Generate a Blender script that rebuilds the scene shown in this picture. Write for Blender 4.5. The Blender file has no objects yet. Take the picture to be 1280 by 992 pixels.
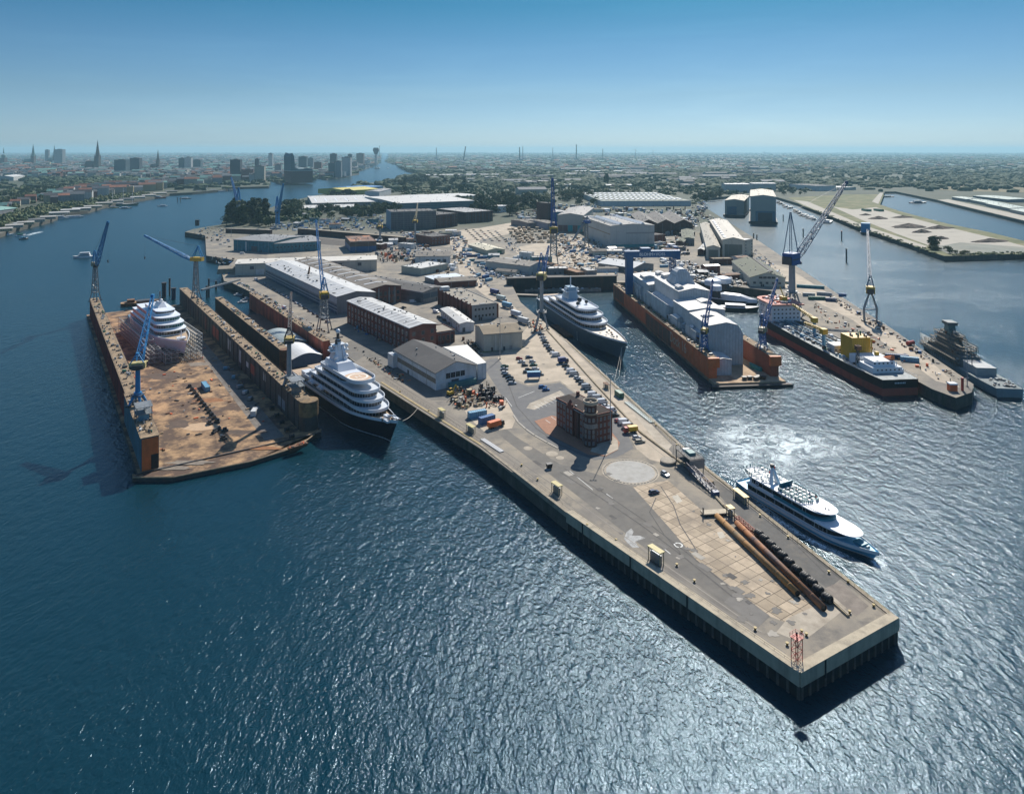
import bpy, math, random
from mathutils import Vector, Matrix
from mathutils.geometry import tessellate_polygon
R = random.Random(7)
S = bpy.context.scene
COL = S.collection
F, CH, HY = 890.0, 130.0, 187.5
WZ = -6.5                       # water level; quay level is 0

def G(px, py, z=0.0):           # a photo pixel seen on the level z -> a point of the ground plan
    y = F * (CH - z) / (py - HY)
    return Vector(((px - 640) * y / F, y, z))
def AD(px, py, y):              # a photo pixel at a known depth
    return Vector(((px - 640) * y / F, y, CH - (py - HY) * y / F))
def W(px, py): return G(px, py, WZ)
def ppm(py): return (py - HY) / CH

# ------------------------------------------------------------------ mesh building
class MB:
    def __init__(s):
        s.v = []; s.f = []; s.mi = []; s.ms = []; s.T = Matrix.Identity(4); s.sm = False
    def mat(s, m):
        if m not in s.ms: s.ms.append(m)
        return s.ms.index(m)
    def add(s, vs, fs, m):
        k = len(s.v); T = s.T
        s.v += [tuple(T @ Vector(p)) for p in vs]
        i = s.mat(m)
        for f in fs:
            s.f.append([k + a for a in f]); s.mi.append(i)
    def box(s, x0, x1, y0, y1, z0, z1, m):
        s.add([(x0,y0,z0),(x1,y0,z0),(x1,y1,z0),(x0,y1,z0),(x0,y0,z1),(x1,y0,z1),(x1,y1,z1),(x0,y1,z1)],
              [(0,3,2,1),(4,5,6,7),(0,1,5,4),(1,2,6,5),(2,3,7,6),(3,0,4,7)], m)
    def cbox(s, c, sx, sy, sz, m, rz=0, rx=0, ry=0):
        o = s.T
        s.T = o @ Matrix.Translation(c) @ Matrix.Rotation(rz,4,'Z') @ Matrix.Rotation(ry,4,'Y') @ Matrix.Rotation(rx,4,'X')
        s.box(-sx/2,sx/2,-sy/2,sy/2,-sz/2,sz/2,m); s.T = o
    def prism(s, poly, z0, z1, m, mt=None, bottom=True):
        n = len(poly)
        vs = [(p[0],p[1],z0) for p in poly] + [(p[0],p[1],z1) for p in poly]
        a = sum(poly[i][0]*poly[(i+1)%n][1]-poly[(i+1)%n][0]*poly[i][1] for i in range(n))
        sd = [(i,(i+1)%n,n+(i+1)%n,n+i) for i in range(n)]
        if a < 0: sd = [tuple(reversed(f)) for f in sd]
        s.add(vs, sd, m)
        t = list(range(n, 2*n)); b = list(reversed(range(n)))
        if a < 0: t.reverse(); b.reverse()
        s.add(vs, [t], mt or m)
        if bottom: s.add(vs, [b], m)
    def loft(s, secs, m, closed=True, caps=True):
        n = len(secs[0]); vs = [p for q in secs for p in q]; fs = []
        for i in range(len(secs)-1):
            for j in range(n if closed else n-1):
                k = (j+1) % n
                fs.append((i*n+j, i*n+k, (i+1)*n+k, (i+1)*n+j))
        s.add(vs, fs, m)
        if caps: s.add(vs, [list(reversed(range(n))), list(range(len(vs)-n, len(vs)))], m)
    def tube(s, p0, p1, r, m, n=6, r1=None, caps=True):
        p0 = Vector(p0); p1 = Vector(p1); d = p1-p0
        if d.length < 1e-6: return
        d.normalize(); u = d.cross(Vector((0,0,1)))
        if u.length < 1e-3: u = Vector((1,0,0))
        u.normalize(); w = d.cross(u); r1 = r if r1 is None else r1
        a = [p0+(u*math.cos(t)+w*math.sin(t))*r for t in [2*math.pi*(i+.5)/n for i in range(n)]]
        b = [p1+(u*math.cos(t)+w*math.sin(t))*r1 for t in [2*math.pi*(i+.5)/n for i in range(n)]]
        s.loft([a,b], m, True, caps)
    def cyl(s, c, r, z0, z1, m, n=16, r1=None):
        s.tube((c[0],c[1],z0),(c[0],c[1],z1),r,m,n,r1)
    def bar(s, p0, p1, w, m): s.tube(p0,p1,w*.7,m,4,None,False)
    def ball(s, c, r, m, n=10, sz=1.0, lo=-1.0):
        secs = []
        k = max(4, n//2)
        for i in range(k+1):
            t = math.asin(lo) + (math.pi/2-math.asin(lo))*i/k
            secs.append([(c[0]+r*math.cos(t)*math.cos(2*math.pi*j/n)+1e-4*math.cos(2*math.pi*j/n), c[1]+r*math.cos(t)*math.sin(2*math.pi*j/n)+1e-4*math.sin(2*math.pi*j/n), c[2]+r*sz*math.sin(t)) for j in range(n)])
        s.loft(secs, m)
    def truss(s, p0, p1, w0, w1, n, t, m, up=(0,0,1), x=True):
        p0 = Vector(p0); p1 = Vector(p1); d = (p1-p0).normalized(); u = d.cross(Vector(up))
        if u.length < 1e-3: u = d.cross(Vector((0,1,0)))
        u.normalize(); v = u.cross(d)
        def ring(i):
            f = i/n; c = p0.lerp(p1,f); w = w0+(w1-w0)*f
            return [c+u*w/2+v*w/2, c-u*w/2+v*w/2, c-u*w/2-v*w/2, c+u*w/2-v*w/2]
        rs = [ring(i) for i in range(n+1)]
        for j in range(4): s.bar(rs[0][j], rs[n][j], t*1.35, m)
        for i in range(n):
            for j in range(4):
                k = (j+1) % 4
                s.bar(rs[i][j], rs[i][k], t*.8, m)
                a, b = (j,k) if (i+j) % 2 else (k,j)
                s.bar(rs[i][a], rs[i+1][b], t*.8, m)
        for j in range(4): s.bar(rs[n][j], rs[n][(j+1)%4], t*.8, m)
    def rail(s, pts, h, m, post=2.5, t=.05, mid=True):
        for a, b in zip(pts, pts[1:]):
            a = Vector(a); b = Vector(b); n = max(1,int((b-a).length/post)); z = Vector((0,0,h))
            s.bar(a+z,b+z,t,m)
            if mid: s.bar(a+z*.5,b+z*.5,t*.8,m)
            for i in range(n+1):
                q = a.lerp(b,i/n); s.bar(q,q+z,t,m)
    def mesh(s, name, smooth=False):
        me = bpy.data.meshes.new(name); me.from_pydata(s.v, [], s.f)
        for m in s.ms: me.materials.append(m)
        me.polygons.foreach_set('material_index', s.mi)
        if smooth or s.sm: me.polygons.foreach_set('use_smooth', [True]*len(s.f))
        me.update(); return me
    def build(s, name, parent=None, smooth=False):
        return obj(name, s.mesh(name, smooth), parent)

def obj(name, me, parent=None, loc=None, rz=None):
    o = bpy.data.objects.new(name, me); COL.objects.link(o)
    if parent is not None: o.parent = parent
    if loc is not None: o.location = loc
    if rz is not None: o.rotation_euler = (0,0,rz)
    return o
def tag(o, label=None, cat=None, group=None, kind=None):
    if label: o['label'] = label
    if cat: o['category'] = cat
    if group: o['group'] = group
    if kind: o['kind'] = kind
    return o
def thing(name, label, cat, loc=(0,0,0), rz=0, group=None):
    o = obj(name, None, None, loc, rz); o.empty_display_size = .5
    return tag(o, label, cat, group, 'thing')
KIDS = {}
def dup(o, loc=None, rz=None, label=None, parent=None, sc=None, paint=None):
    c = o.copy(); COL.objects.link(c)
    if parent is not None: c.parent = parent
    if loc is not None: c.location = loc
    if rz is not None: c.rotation_euler = (0,0,rz)
    if sc is not None: c.scale = sc
    if label: c['label'] = label
    for ch in KIDSOF(o): dup(ch, parent=c)
    return c
def KIDSOF(o):
    k = o.as_pointer()
    if k not in KIDS: KIDS[k] = list(o.children)
    return KIDS[k]
def ordn(i):
    w = ['','first','second','third','fourth','fifth','sixth','seventh','eighth','ninth','tenth','eleventh','twelfth']
    return w[i] if i < len(w) else '%d%s' % (i, 'th' if 10 <= i % 100 <= 20 else {1:'st',2:'nd',3:'rd'}.get(i%10,'th'))

def frame(A, B, C):             # rectangle through A, B (first side) reaching out to C: origin A, unit x, unit y, lengths, angle
    A = Vector((A[0],A[1],0)); B = Vector((B[0],B[1],0)); C = Vector((C[0],C[1],0))
    x = B-A; L = x.length; x.normalize(); y = Vector((-x.y,x.x,0)); w = (C-A).dot(y)
    if w < 0: y = -y; w = -w
    return A, x, y, L, w, math.atan2(x.y,x.x)

# ------------------------------------------------------------------ materials
def nt(name):
    m = bpy.data.materials.new(name); m.use_nodes = True
    t = m.node_tree; b = t.nodes['Principled BSDF']
    return m, t, b
def N(t, typ, **k):
    n = t.nodes.new(typ)
    for a, v in k.items():
        if a in n.inputs: n.inputs[a].default_value = v
        else: setattr(n, a, v)
    return n
def rgba(c): return (c[0],c[1],c[2],1)
def coords(t, world=False, scale=(1,1,1), rz=0):
    g = N(t,'ShaderNodeNewGeometry') if world else N(t,'ShaderNodeTexCoord')
    mp = N(t,'ShaderNodeMapping'); mp.inputs['Scale'].default_value = scale; mp.inputs['Rotation'].default_value = (0,0,rz)
    t.links.new(g.outputs['Position' if world else 'Object'], mp.inputs['Vector'])
    return mp.outputs['Vector']
def ramp(t, fac, stops):
    r = N(t,'ShaderNodeValToRGB'); e = r.color_ramp.elements
    e[0].position, e[0].color = stops[0][0], rgba(stops[0][1])
    e[1].position, e[1].color = stops[-1][0], rgba(stops[-1][1])
    for p, c in stops[1:-1]:
        q = e.new(p); q.color = rgba(c)
    t.links.new(fac, r.inputs['Fac']); return r.outputs['Color']
def mixc(t, fac, a, b, mode='MIX'):
    m = N(t,'ShaderNodeMix', data_type='RGBA', blend_type=mode)
    for i, v in ((0,fac),(6,a),(7,b)):
        if hasattr(v,'links'): t.links.new(v, m.inputs[i])
        else: m.inputs[i].default_value = v if i == 0 else rgba(v)
    return m.outputs[2]
def noise(t, vec, sc, det=4, rough=.6, dist=0):
    n = N(t,'ShaderNodeTexNoise'); n.inputs['Scale'].default_value = sc; n.inputs['Detail'].default_value = det
    n.inputs['Roughness'].default_value = rough; n.inputs['Distortion'].default_value = dist
    t.links.new(vec, n.inputs['Vector']); return n.outputs['Fac']
MATS = {}
def mat(name, c, rough=.6, var=.25, sc=.4, metal=0, dirt=None, dsc=.12, dlo=.5, dhi=.68, streak=False, bump=0, bsc=2.0, world=False):
    """painted / built surface: base colour with mottling and optional dirt or rust blotches (streaks run down walls)"""
    if name in MATS: return MATS[name]
    m, t, b = nt(name)
    v = coords(t, world)
    f = noise(t, v, sc, 5, .65)
    lo = [x*(1-var) for x in c]; hi = [min(1,x*(1+var)) for x in c]
    out = ramp(t, f, [(.3,lo),(.7,hi)])
    if dirt:
        v2 = coords(t, world, (1,1,.12)) if streak else v
        f2 = noise(t, v2, dsc, 7, .7)
        k = ramp(t, f2, [(dlo,(0,0,0)),(dhi,(1,1,1))])
        out = mixc(t, k, out, dirt)
    t.links.new(out, b.inputs['Base Color'])
    b.inputs['Roughness'].default_value = rough; b.inputs['Metallic'].default_value = metal
    if bump:
        bn = N(t,'ShaderNodeBump'); bn.inputs['Strength'].default_value = bump; bn.inputs['Distance'].default_value = .1
        t.links.new(noise(t, v, bsc, 4, .6), bn.inputs['Height']); t.links.new(bn.outputs['Normal'], b.inputs['Normal'])
    MATS[name] = m; return m
def gridmat(name, c1, c2, mortar, bw, bh, ms=.02, rough=.8, rz=0, dirt=None, dsc=.05, dlo=.5, dhi=.7, world=True, wall=False, off=.5):
    """paving slabs / brickwork / panel joints"""
    if name in MATS: return MATS[name]
    m, t, b = nt(name)
    v = coords(t, world, (1,1,1), rz)
    if wall:
        sx = N(t,'ShaderNodeSeparateXYZ'); t.links.new(v, sx.inputs[0])
        a = N(t,'ShaderNodeMath', operation='ADD'); t.links.new(sx.outputs[0], a.inputs[0]); t.links.new(sx.outputs[1], a.inputs[1])
        cx = N(t,'ShaderNodeCombineXYZ'); t.links.new(a.outputs[0], cx.inputs[0]); t.links.new(sx.outputs[2], cx.inputs[1]); vv = cx.outputs[0]
    else: vv = v
    k = N(t,'ShaderNodeTexBrick'); k.offset = off; t.links.new(vv, k.inputs['Vector'])
    k.inputs['Color1'].default_value = rgba(c1); k.inputs['Color2'].default_value = rgba(c2); k.inputs['Mortar'].default_value = rgba(mortar)
    k.inputs['Scale'].default_value = 1; k.inputs['Mortar Size'].default_value = ms; k.inputs['Brick Width'].default_value = bw; k.inputs['Row Height'].default_value = bh
    k.inputs['Mortar Smooth'].default_value = .2
    out = mixc(t, .55, k.outputs['Color'], ramp(t, noise(t, v, .35, 6, .7), [(.3,(.45,.45,.45)),(.7,(1,1,1))]), 'MULTIPLY')
    if dirt:
        out = mixc(t, ramp(t, noise(t, v, dsc, 7, .7), [(dlo,(0,0,0)),(dhi,(1,1,1))]), out, dirt)
    t.links.new(out, b.inputs['Base Color']); b.inputs['Roughness'].default_value = rough
    MATS[name] = m; return m
def ribmat(name, c, pitch, rough=.5, axis='X', depth=.6, dirt=None, metal=0, dsc=.08, var=.12, world=False, amt=.35):
    """corrugated or seamed sheet: ribs by bump and thin seam lines"""
    if name in MATS: return MATS[name]
    m, t, b = nt(name)
    v = coords(t, world)
    w = N(t,'ShaderNodeTexWave', wave_type='BANDS', bands_direction=axis); w.inputs['Scale'].default_value = 2*math.pi/pitch/20*1.0
    t.links.new(v, w.inputs['Vector'])
    f = noise(t, v, .25, 6, .7)
    out = ramp(t, f, [(.3,[x*(1-var*1.6) for x in c]),(.7,[min(1,x*(1+var)) for x in c])])
    out = mixc(t, ramp(t, w.outputs['Fac'], [(.0,(amt,amt,amt)),(.16,(0,0,0))]), out, [x*.45 for x in c])
    if dirt: out = mixc(t, ramp(t, noise(t, coords(t,world,(1,1,.15)), dsc, 7, .7), [(.5,(0,0,0)),(.7,(1,1,1))]), out, dirt)
    t.links.new(out, b.inputs['Base Color']); b.inputs['Roughness'].default_value = rough; b.inputs['Metallic'].default_value = metal
    bn = N(t,'ShaderNodeBump'); bn.inputs['Strength'].default_value = depth; bn.inputs['Distance'].default_value = .15
    t.links.new(w.outputs['Fac'], bn.inputs['Height']); t.links.new(bn.outputs['Normal'], b.inputs['Normal'])
    MATS[name] = m; return m

white = mat('white_paint', (.72,.74,.76), .35, .05, .15)
offwhite = mat('weathered_white_paint', (.55,.56,.55), .55, .12, .3, dirt=(.3,.27,.22), dsc=.3, dlo=.56, dhi=.8, streak=True)
cream = mat('cream_render', (.50,.48,.40), .75, .1, .2, dirt=(.3,.27,.2), dsc=.15, dlo=.58, dhi=.85, streak=True)
glass = mat('dark_glass', (.012,.02,.028), .12, .3, .8)
black = mat('black_paint', (.012,.013,.015), .5, .3, .5)
rubber = mat('black_rubber', (.014,.014,.015), .75, .4, 1.2, dirt=(.05,.045,.04), dsc=.9)
steel = mat('grey_steel', (.22,.24,.25), .5, .2, .5, metal=.3, dirt=(.12,.07,.04), dsc=.4, dlo=.58, dhi=.75)
dksteel = mat('dark_steel', (.045,.05,.055), .55, .35, .6, dirt=(.1,.05,.025), dsc=.4)
rust = mat('rusty_steel', (.16,.07,.03), .8, .45, .5, dirt=(.05,.03,.02), dsc=.35)
redox = mat('red_oxide_paint', (.74,.15,.042), .6, .16, .12, dirt=(.40,.10,.04), dsc=.2, dlo=.52, dhi=.85, streak=True)
orange = mat('orange_paint', (.68,.15,.035), .55, .2, .4)
yellow = mat('yellow_paint', (.52,.33,.02), .5, .18, .5, dirt=(.2,.12,.03), dsc=.5, dlo=.58, dhi=.75)
blue = mat('crane_blue_paint', (.012,.11,.32), .45, .25, .5, dirt=(.04,.10,.18), dsc=.4)
ltblue = mat('light_blue_paint', (.12,.30,.42), .45, .15, .4)
grey = mat('grey_paint', (.26,.28,.29), .55, .15, .4)
woodm = mat('weathered_timber', (.28,.20,.12), .85, .35, .8)
concrete = mat('quay_concrete', (.31,.28,.235), .9, .2, .35, dirt=(.15,.125,.095), dsc=.16, dlo=.45, dhi=.75)
asphalt = mat('asphalt', (.13,.122,.108), .9, .18, .25, dirt=(.19,.17,.14), dsc=.07, dlo=.47, dhi=.8, world=True)
green_paint = mat('green_paint', (.03,.16,.10), .55, .2, .5)
red_paint = mat('red_paint', (.35,.03,.02), .5, .2, .5)
# ------------------------------------------------------------------ camera, light, sky, air
cam = bpy.data.cameras.new('camera'); co = bpy.data.objects.new('camera', cam); COL.objects.link(co)
cam.sensor_width = 36; cam.lens = 36*F/1280; cam.shift_y = -(496-HY)/1280
co.location = (0,0,CH); co.rotation_euler = (math.pi/2,0,0); cam.clip_start = 1; cam.clip_end = 200000
S.camera = co
SUN_EL, SUN_AZ = math.radians(40), math.radians(18.4)     # azimuth right of the view (+Y)
sl = bpy.data.lights.new('sun', 'SUN'); so = bpy.data.objects.new('sun', sl); COL.objects.link(so)
sl.energy = 5.0; sl.angle = math.radians(.6); sl.color = (1,.935,.84)
so.rotation_euler = Vector((math.sin(SUN_AZ)*math.cos(SUN_EL), math.cos(SUN_AZ)*math.cos(SUN_EL), math.sin(SUN_EL))).to_track_quat('Z','Y').to_euler()
so.location = (200,600,500)
wd = bpy.data.worlds.new('World'); S.world = wd; wd.use_nodes = True
wt = wd.node_tree; bg = wt.nodes['Background']
sk = N(wt,'ShaderNodeTexSky', sky_type='NISHITA'); sk.sun_disc = False
sk.sun_elevation = SUN_EL; sk.sun_rotation = SUN_AZ
sk.altitude = 0; sk.air_density = 1.0; sk.dust_density = .3; sk.ozone_density = 3.0
gc = N(wt,'ShaderNodeTexCoord'); sz_ = N(wt,'ShaderNodeSeparateXYZ'); wt.links.new(gc.outputs['Generated'], sz_.inputs[0])
hr = ramp(wt, sz_.outputs[2], [(0,(.50,.69,1.06)),(.02,(.47,.66,.99)),(.0755,(.40,.56,.73)),(.142,(.30,.51,.65)),(.2,(.17,.46,.56)),(.3,(.32,.62,.82)),(.5,(.78,1.02,1.18)),(1,(1.15,1.22,1.28))])
cn = noise(wt, coords(wt,False,(1,1,9)), 2.2, 6, .62, .4)
cl = ramp(wt, cn, [(.48,(1,1,1)),(.70,(1.10,1.07,1.04))])
wt.links.new(mixc(wt, 1.0, mixc(wt, 1.0, sk.outputs['Color'], hr, 'MULTIPLY'), cl, 'MULTIPLY'), bg.inputs['Color']); bg.inputs['Strength'].default_value = .08
S.view_settings.view_transform = 'Standard'; S.view_settings.look = 'None'; S.view_settings.gamma = 1
S.view_settings.use_curve_mapping = False; S.view_settings.exposure = .34
S.render.engine = 'CYCLES'
S.cycles.use_denoising = True; S.cycles.max_bounces = 6; S.cycles.diffuse_bounces = 2; S.cycles.glossy_bounces = 3
S.cycles.transparent_max_bounces = 8; S.cycles.volume_bounces = 0; S.cycles.sample_clamp_indirect = 4; S.cycles.sample_clamp_direct = 30
S.cycles.caustics_reflective = False; S.cycles.caustics_refractive = False

FAR = 34000
def haze():
    m = bpy.data.materials.new('haze_air'); m.use_nodes = True; t = m.node_tree; t.nodes.clear()
    o = N(t,'ShaderNodeOutputMaterial'); v = N(t,'ShaderNodeVolumePrincipled')
    v.inputs['Color'].default_value = (.43,.75,.90,1); v.inputs['Density'].default_value = 5.0e-5; v.inputs['Anisotropy'].default_value = .2
    t.links.new(v.outputs[0], o.inputs['Volume'])
    b = MB(); b.box(-FAR-500,FAR+500,-900,FAR+900,WZ-6,240,m); h = b.build('haze'); tag(h, 'pale blue haze over the far land', 'haze', kind='stuff')
haze()

# ------------------------------------------------------------------ water
def water_mat():
    m, t, b = nt('river_water')
    v = coords(t, True)
    v2 = coords(t, True, (1,.55,1), math.radians(28))
    big = ramp(t, noise(t, v, .007, 5, .62, .9), [(.33,(0,0,0)),(.68,(1,1,1))])
    b.inputs['Base Color'].default_value = (.003,.027,.040,1)
    b.inputs['IOR'].default_value = 1.333
    b.inputs['Roughness'].default_value = .11; b.inputs['Specular Tint'].default_value = (.24,.54,.78,1)
    n1 = noise(t, v2, .26, 2, .5, .4)       # ~5 m swell
    n2 = noise(t, v2, 1.0, 3, .6, .3)      # chop
    n3 = noise(t, v, 2.8, 3, .6)
    a = N(t,'ShaderNodeMath', operation='MULTIPLY_ADD'); t.links.new(n1, a.inputs[0]); a.inputs[1].default_value = .66
    c = N(t,'ShaderNodeMath', operation='MULTIPLY_ADD'); t.links.new(n2, c.inputs[0]); c.inputs[1].default_value = .38
    d = N(t,'ShaderNodeMath', operation='MULTIPLY'); t.links.new(n3, d.inputs[0]); d.inputs[1].default_value = .10
    t.links.new(d.outputs[0], c.inputs[2]); t.links.new(c.outputs[0], a.inputs[2])
    bn = N(t,'ShaderNodeBump'); bn.inputs['Distance'].default_value = 1.0
    st = N(t,'ShaderNodeMapRange'); st.inputs['To Min'].default_value = .62; st.inputs['To Max'].default_value = 1.0
    t.links.new(big, st.inputs['Value'])
    sx = N(t,'ShaderNodeSeparateXYZ'); t.links.new(v, sx.inputs[0])      # the sheltered upper basins are calmer
    cm = N(t,'ShaderNodeMapRange'); cm.inputs['From Min'].default_value = 400; cm.inputs['From Max'].default_value = 900; cm.inputs['To Min'].default_value = 1.0; cm.inputs['To Max'].default_value = .85
    t.links.new(sx.outputs[1], cm.inputs['Value'])
    rm = N(t,'ShaderNodeMapRange'); rm.inputs['From Min'].default_value = 380; rm.inputs['From Max'].default_value = 800; rm.inputs['To Min'].default_value = .115; rm.inputs['To Max'].default_value = .26; t.links.new(sx.outputs[1], rm.inputs['Value']); t.links.new(rm.outputs[0], b.inputs['Roughness'])
    ml = N(t,'ShaderNodeMath', operation='MULTIPLY'); t.links.new(st.outputs[0], ml.inputs[0]); t.links.new(cm.outputs[0], ml.inputs[1]); t.links.new(ml.outputs[0], bn.inputs['Strength'])
    t.links.new(a.outputs[0], bn.inputs['Height']); t.links.new(bn.outputs['Normal'], b.inputs['Normal'])
    return m
b = MB(); b.add([(-FAR,-600,WZ),(FAR,-600,WZ),(FAR,FAR,WZ),(-FAR,FAR,WZ)], [(0,1,2,3)], water_mat())
tag(b.build('water'), kind='structure')

# ------------------------------------------------------------------ land
def sheet(name, pts, m, z=0.0, depth=None, mw=None, kind='structure'):
    """flat land polygon, with walls down into the water when depth is given"""
    P = [Vector((p[0],p[1],z)) for p in pts]
    if sum(P[i].x*P[(i+1)%len(P)].y-P[(i+1)%len(P)].x*P[i].y for i in range(len(P))) < 0: P.reverse()
    b = MB()
    tr = [list(x) for x in tessellate_polygon([P])]
    for f in tr:
        a, c, d = (P[i] for i in f)
        if (c-a).cross(d-a).z < 0: f.reverse()
    b.add(P, tr, m)
    if depth is not None:
        n = len(P)
        b.add([p for p in P]+[Vector((p.x,p.y,depth)) for p in P], [(n+i,n+(i+1)%n,(i+1)%n,i) for i in range(n)], mw or m)
    o = b.build(name)
    if kind: o['kind'] = kind
    return o
def PX(l, z=0.0): return [G(x,y,z) for x,y in l]

def land_mat():
    """yard dust and concrete near, green and grey patchwork further off"""
    m, t, b = nt('yard_and_land')
    v = coords(t, True)
    near = ramp(t, noise(t, v, .03, 7, .68, .3), [(.25,(.12,.11,.10)),(.45,(.20,.18,.15)),(.6,(.29,.25,.19)),(.8,(.41,.34,.26))])
    near = mixc(t, ramp(t, noise(t, v, .09, 6, .7), [(.5,(0,0,0)),(.66,(1,1,1))]), near, (.135,.125,.11))
    far = ramp(t, noise(t, v, .004, 6, .7), [(.3,(.028,.04,.022)),(.5,(.042,.054,.028)),(.64,(.075,.075,.052)),(.78,(.16,.15,.13))])
    sx = N(t,'ShaderNodeSeparateXYZ'); t.links.new(v, sx.inputs[0])
    mr = N(t,'ShaderNodeMapRange'); mr.inputs['From Min'].default_value = 1020; mr.inputs['From Max'].default_value = 1250
    t.links.new(sx.outputs[1], mr.inputs['Value'])
    t.links.new(mixc(t, mr.outputs[0], near, far), b.inputs['Base Color']); b.inputs['Roughness'].default_value = .92
    return m
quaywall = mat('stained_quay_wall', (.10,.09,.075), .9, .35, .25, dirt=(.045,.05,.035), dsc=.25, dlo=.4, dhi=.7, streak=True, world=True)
LM = land_mat()
def hz(px): return Vector(((px-640)*FAR/F*.98, FAR*.98, 0))
A_land = PX([(1000,842),(709,641),(640,588),(600,556),(476,478),(406,423),(316,366),(291,354),(280,351),(277,340),(293,325),(258,319.5),(256.5,294),
  (231,290),(241,286.5),(261,283),(276,281),(279,275),(292,268),(330,262),(353,255),(369,250),(396,244),(432,236.5),(447,230),(466,228.3),(478,229),(498,222),(511,220.5),(528,216.5),
  (510,214),(500,209.5),(499.5,206.3),(490,204.5),(484,203)]) + [hz(487),hz(1700)] + PX([(1700,300),(1280,276),(1187,254),(1172,250),(1120,239.5),(1106,239.5),(1099.5,255.5),
  (1130,266),(1186,280.5),(1238,291),(1280,302),(1700,415),(1700,330),(1280,317),(1188,320),(1180,320),(1095,290),(1074,283),(1003,256),(980,249),(968,245.5),(930,243.5),(872,249),(868,251),
  (943,297.5),(1066,380),(1114,410),(1146,432),(1217,480),(1215,490),(1195,497),(1165,486),(985,388),(968,364),(870,352),(772,353),(640,356),(651,378),(671,395),(707,424),(777.6,489.5),(847,555),(880,582),(1122,773)])
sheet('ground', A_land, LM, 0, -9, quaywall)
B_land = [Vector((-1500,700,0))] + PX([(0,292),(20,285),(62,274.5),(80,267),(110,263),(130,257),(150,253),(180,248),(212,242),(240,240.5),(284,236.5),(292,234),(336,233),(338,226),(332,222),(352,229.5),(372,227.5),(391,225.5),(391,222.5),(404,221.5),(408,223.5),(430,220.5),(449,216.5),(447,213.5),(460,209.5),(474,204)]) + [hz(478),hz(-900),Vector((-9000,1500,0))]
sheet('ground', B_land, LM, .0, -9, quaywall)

# surfaces laid on the pier
def zone(name, px, m, z): return sheet(name, PX(px, z), m, z)
slab = gridmat('concrete_slabs', (.56,.45,.32), (.37,.295,.205), (.085,.066,.045), 4.2, 4.2, .11, .9, math.radians(-34), dirt=(.22,.18,.135), dsc=.06, dlo=.5, dhi=.72, off=.0)
road = mat('road_asphalt', (.125,.125,.125), .9, .12, .2, dirt=(.16,.155,.14), dsc=.1, world=True)
palecon = mat('pale_concrete', (.40,.35,.275), .9, .18, .2, dirt=(.24,.20,.15), dsc=.12, dlo=.47, dhi=.7, world=True)
dustyard = mat('dusty_yard', (.44,.37,.28), .92, .18, .08, dirt=(.27,.23,.175), dsc=.05, dlo=.46, dhi=.7, world=True)
disc_m = mat('grey_disc_concrete', (.37,.36,.33), .9, .12, .4, dirt=(.30,.285,.25), dsc=.25, world=True)
redpave = mat('red_brick_paving', (.30,.155,.095), .9, .15, .5, world=True)
zone('pavement', [(791,608),(835,600),(880,640),(908,662),(1045,760),(1000,785),(963,770),(872,701),(837.5,660)], slab, .004)
zone('asphalt_lane', [(560,492),(606,508),(622,527),(644,545),(668,560),(700,580),(745,592),(791,609),(837,660),(872,701),(963,770),(948,783),(900,750),(800,680),(720,618),(640,556)], asphalt, .008)
zone('road', [(600,452),(622,447),(640,475),(660,483),(700,478),(722,494),(775,520),(792,560),(770,572),(744,575),(697,559),(660,541),(643,522),(624,489)], road, .012)
zone('pavement', [(668,526),(690,519),(762,536),(775,553),(772,562),(757,570),(735,568),(716,558),(682,541)], redpave, .12)
zone('pavement', [(738,564),(746,548),(760,540),(772,550),(773,561),(757,569)], palecon, .126)
zone('pavement', [(658,510),(662,504),(700,488),(706,493),(668,512)], palecon, .05)
zone('yard_floor', [(622,447),(640,430),(672,395),(690,412),(760,478),(800,520),(840,566),(836,580),(812,574),(795,560),(775,518),(722,492),(700,476),(660,481),(640,472)], dustyard, .016)
zone('yard_floor', [(575,500),(607,505),(633,500),(645,523),(640,535),(606,540),(585,521)], dustyard, .016)
zone('quay_lane', [(880,598),(898,602),(1052,722),(1022,747),(985,712)], mat('quay_lane_asphalt', (.10,.096,.088), .9, .2, .3, dirt=(.17,.15,.12), dsc=.1, world=True), .016)
zone('quay_lane', [(690,412),(705,424),(772,488),(840,556),(832,566),(762,480)], palecon, .02)
zone('quay_lane', [(440,455),(470,478),(600,560),(640,590),(652,585),(600,540),(482,462),(455,445)], mat('quay_edge_lane', (.21,.185,.15), .9, .2, .2, dirt=(.12,.105,.085), dsc=.1, world=True), .012)
zone('road', [(415,435),(470,465),(520,500),(565,500),(520,470),(500,452),(440,425)], asphalt, .004)
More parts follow.
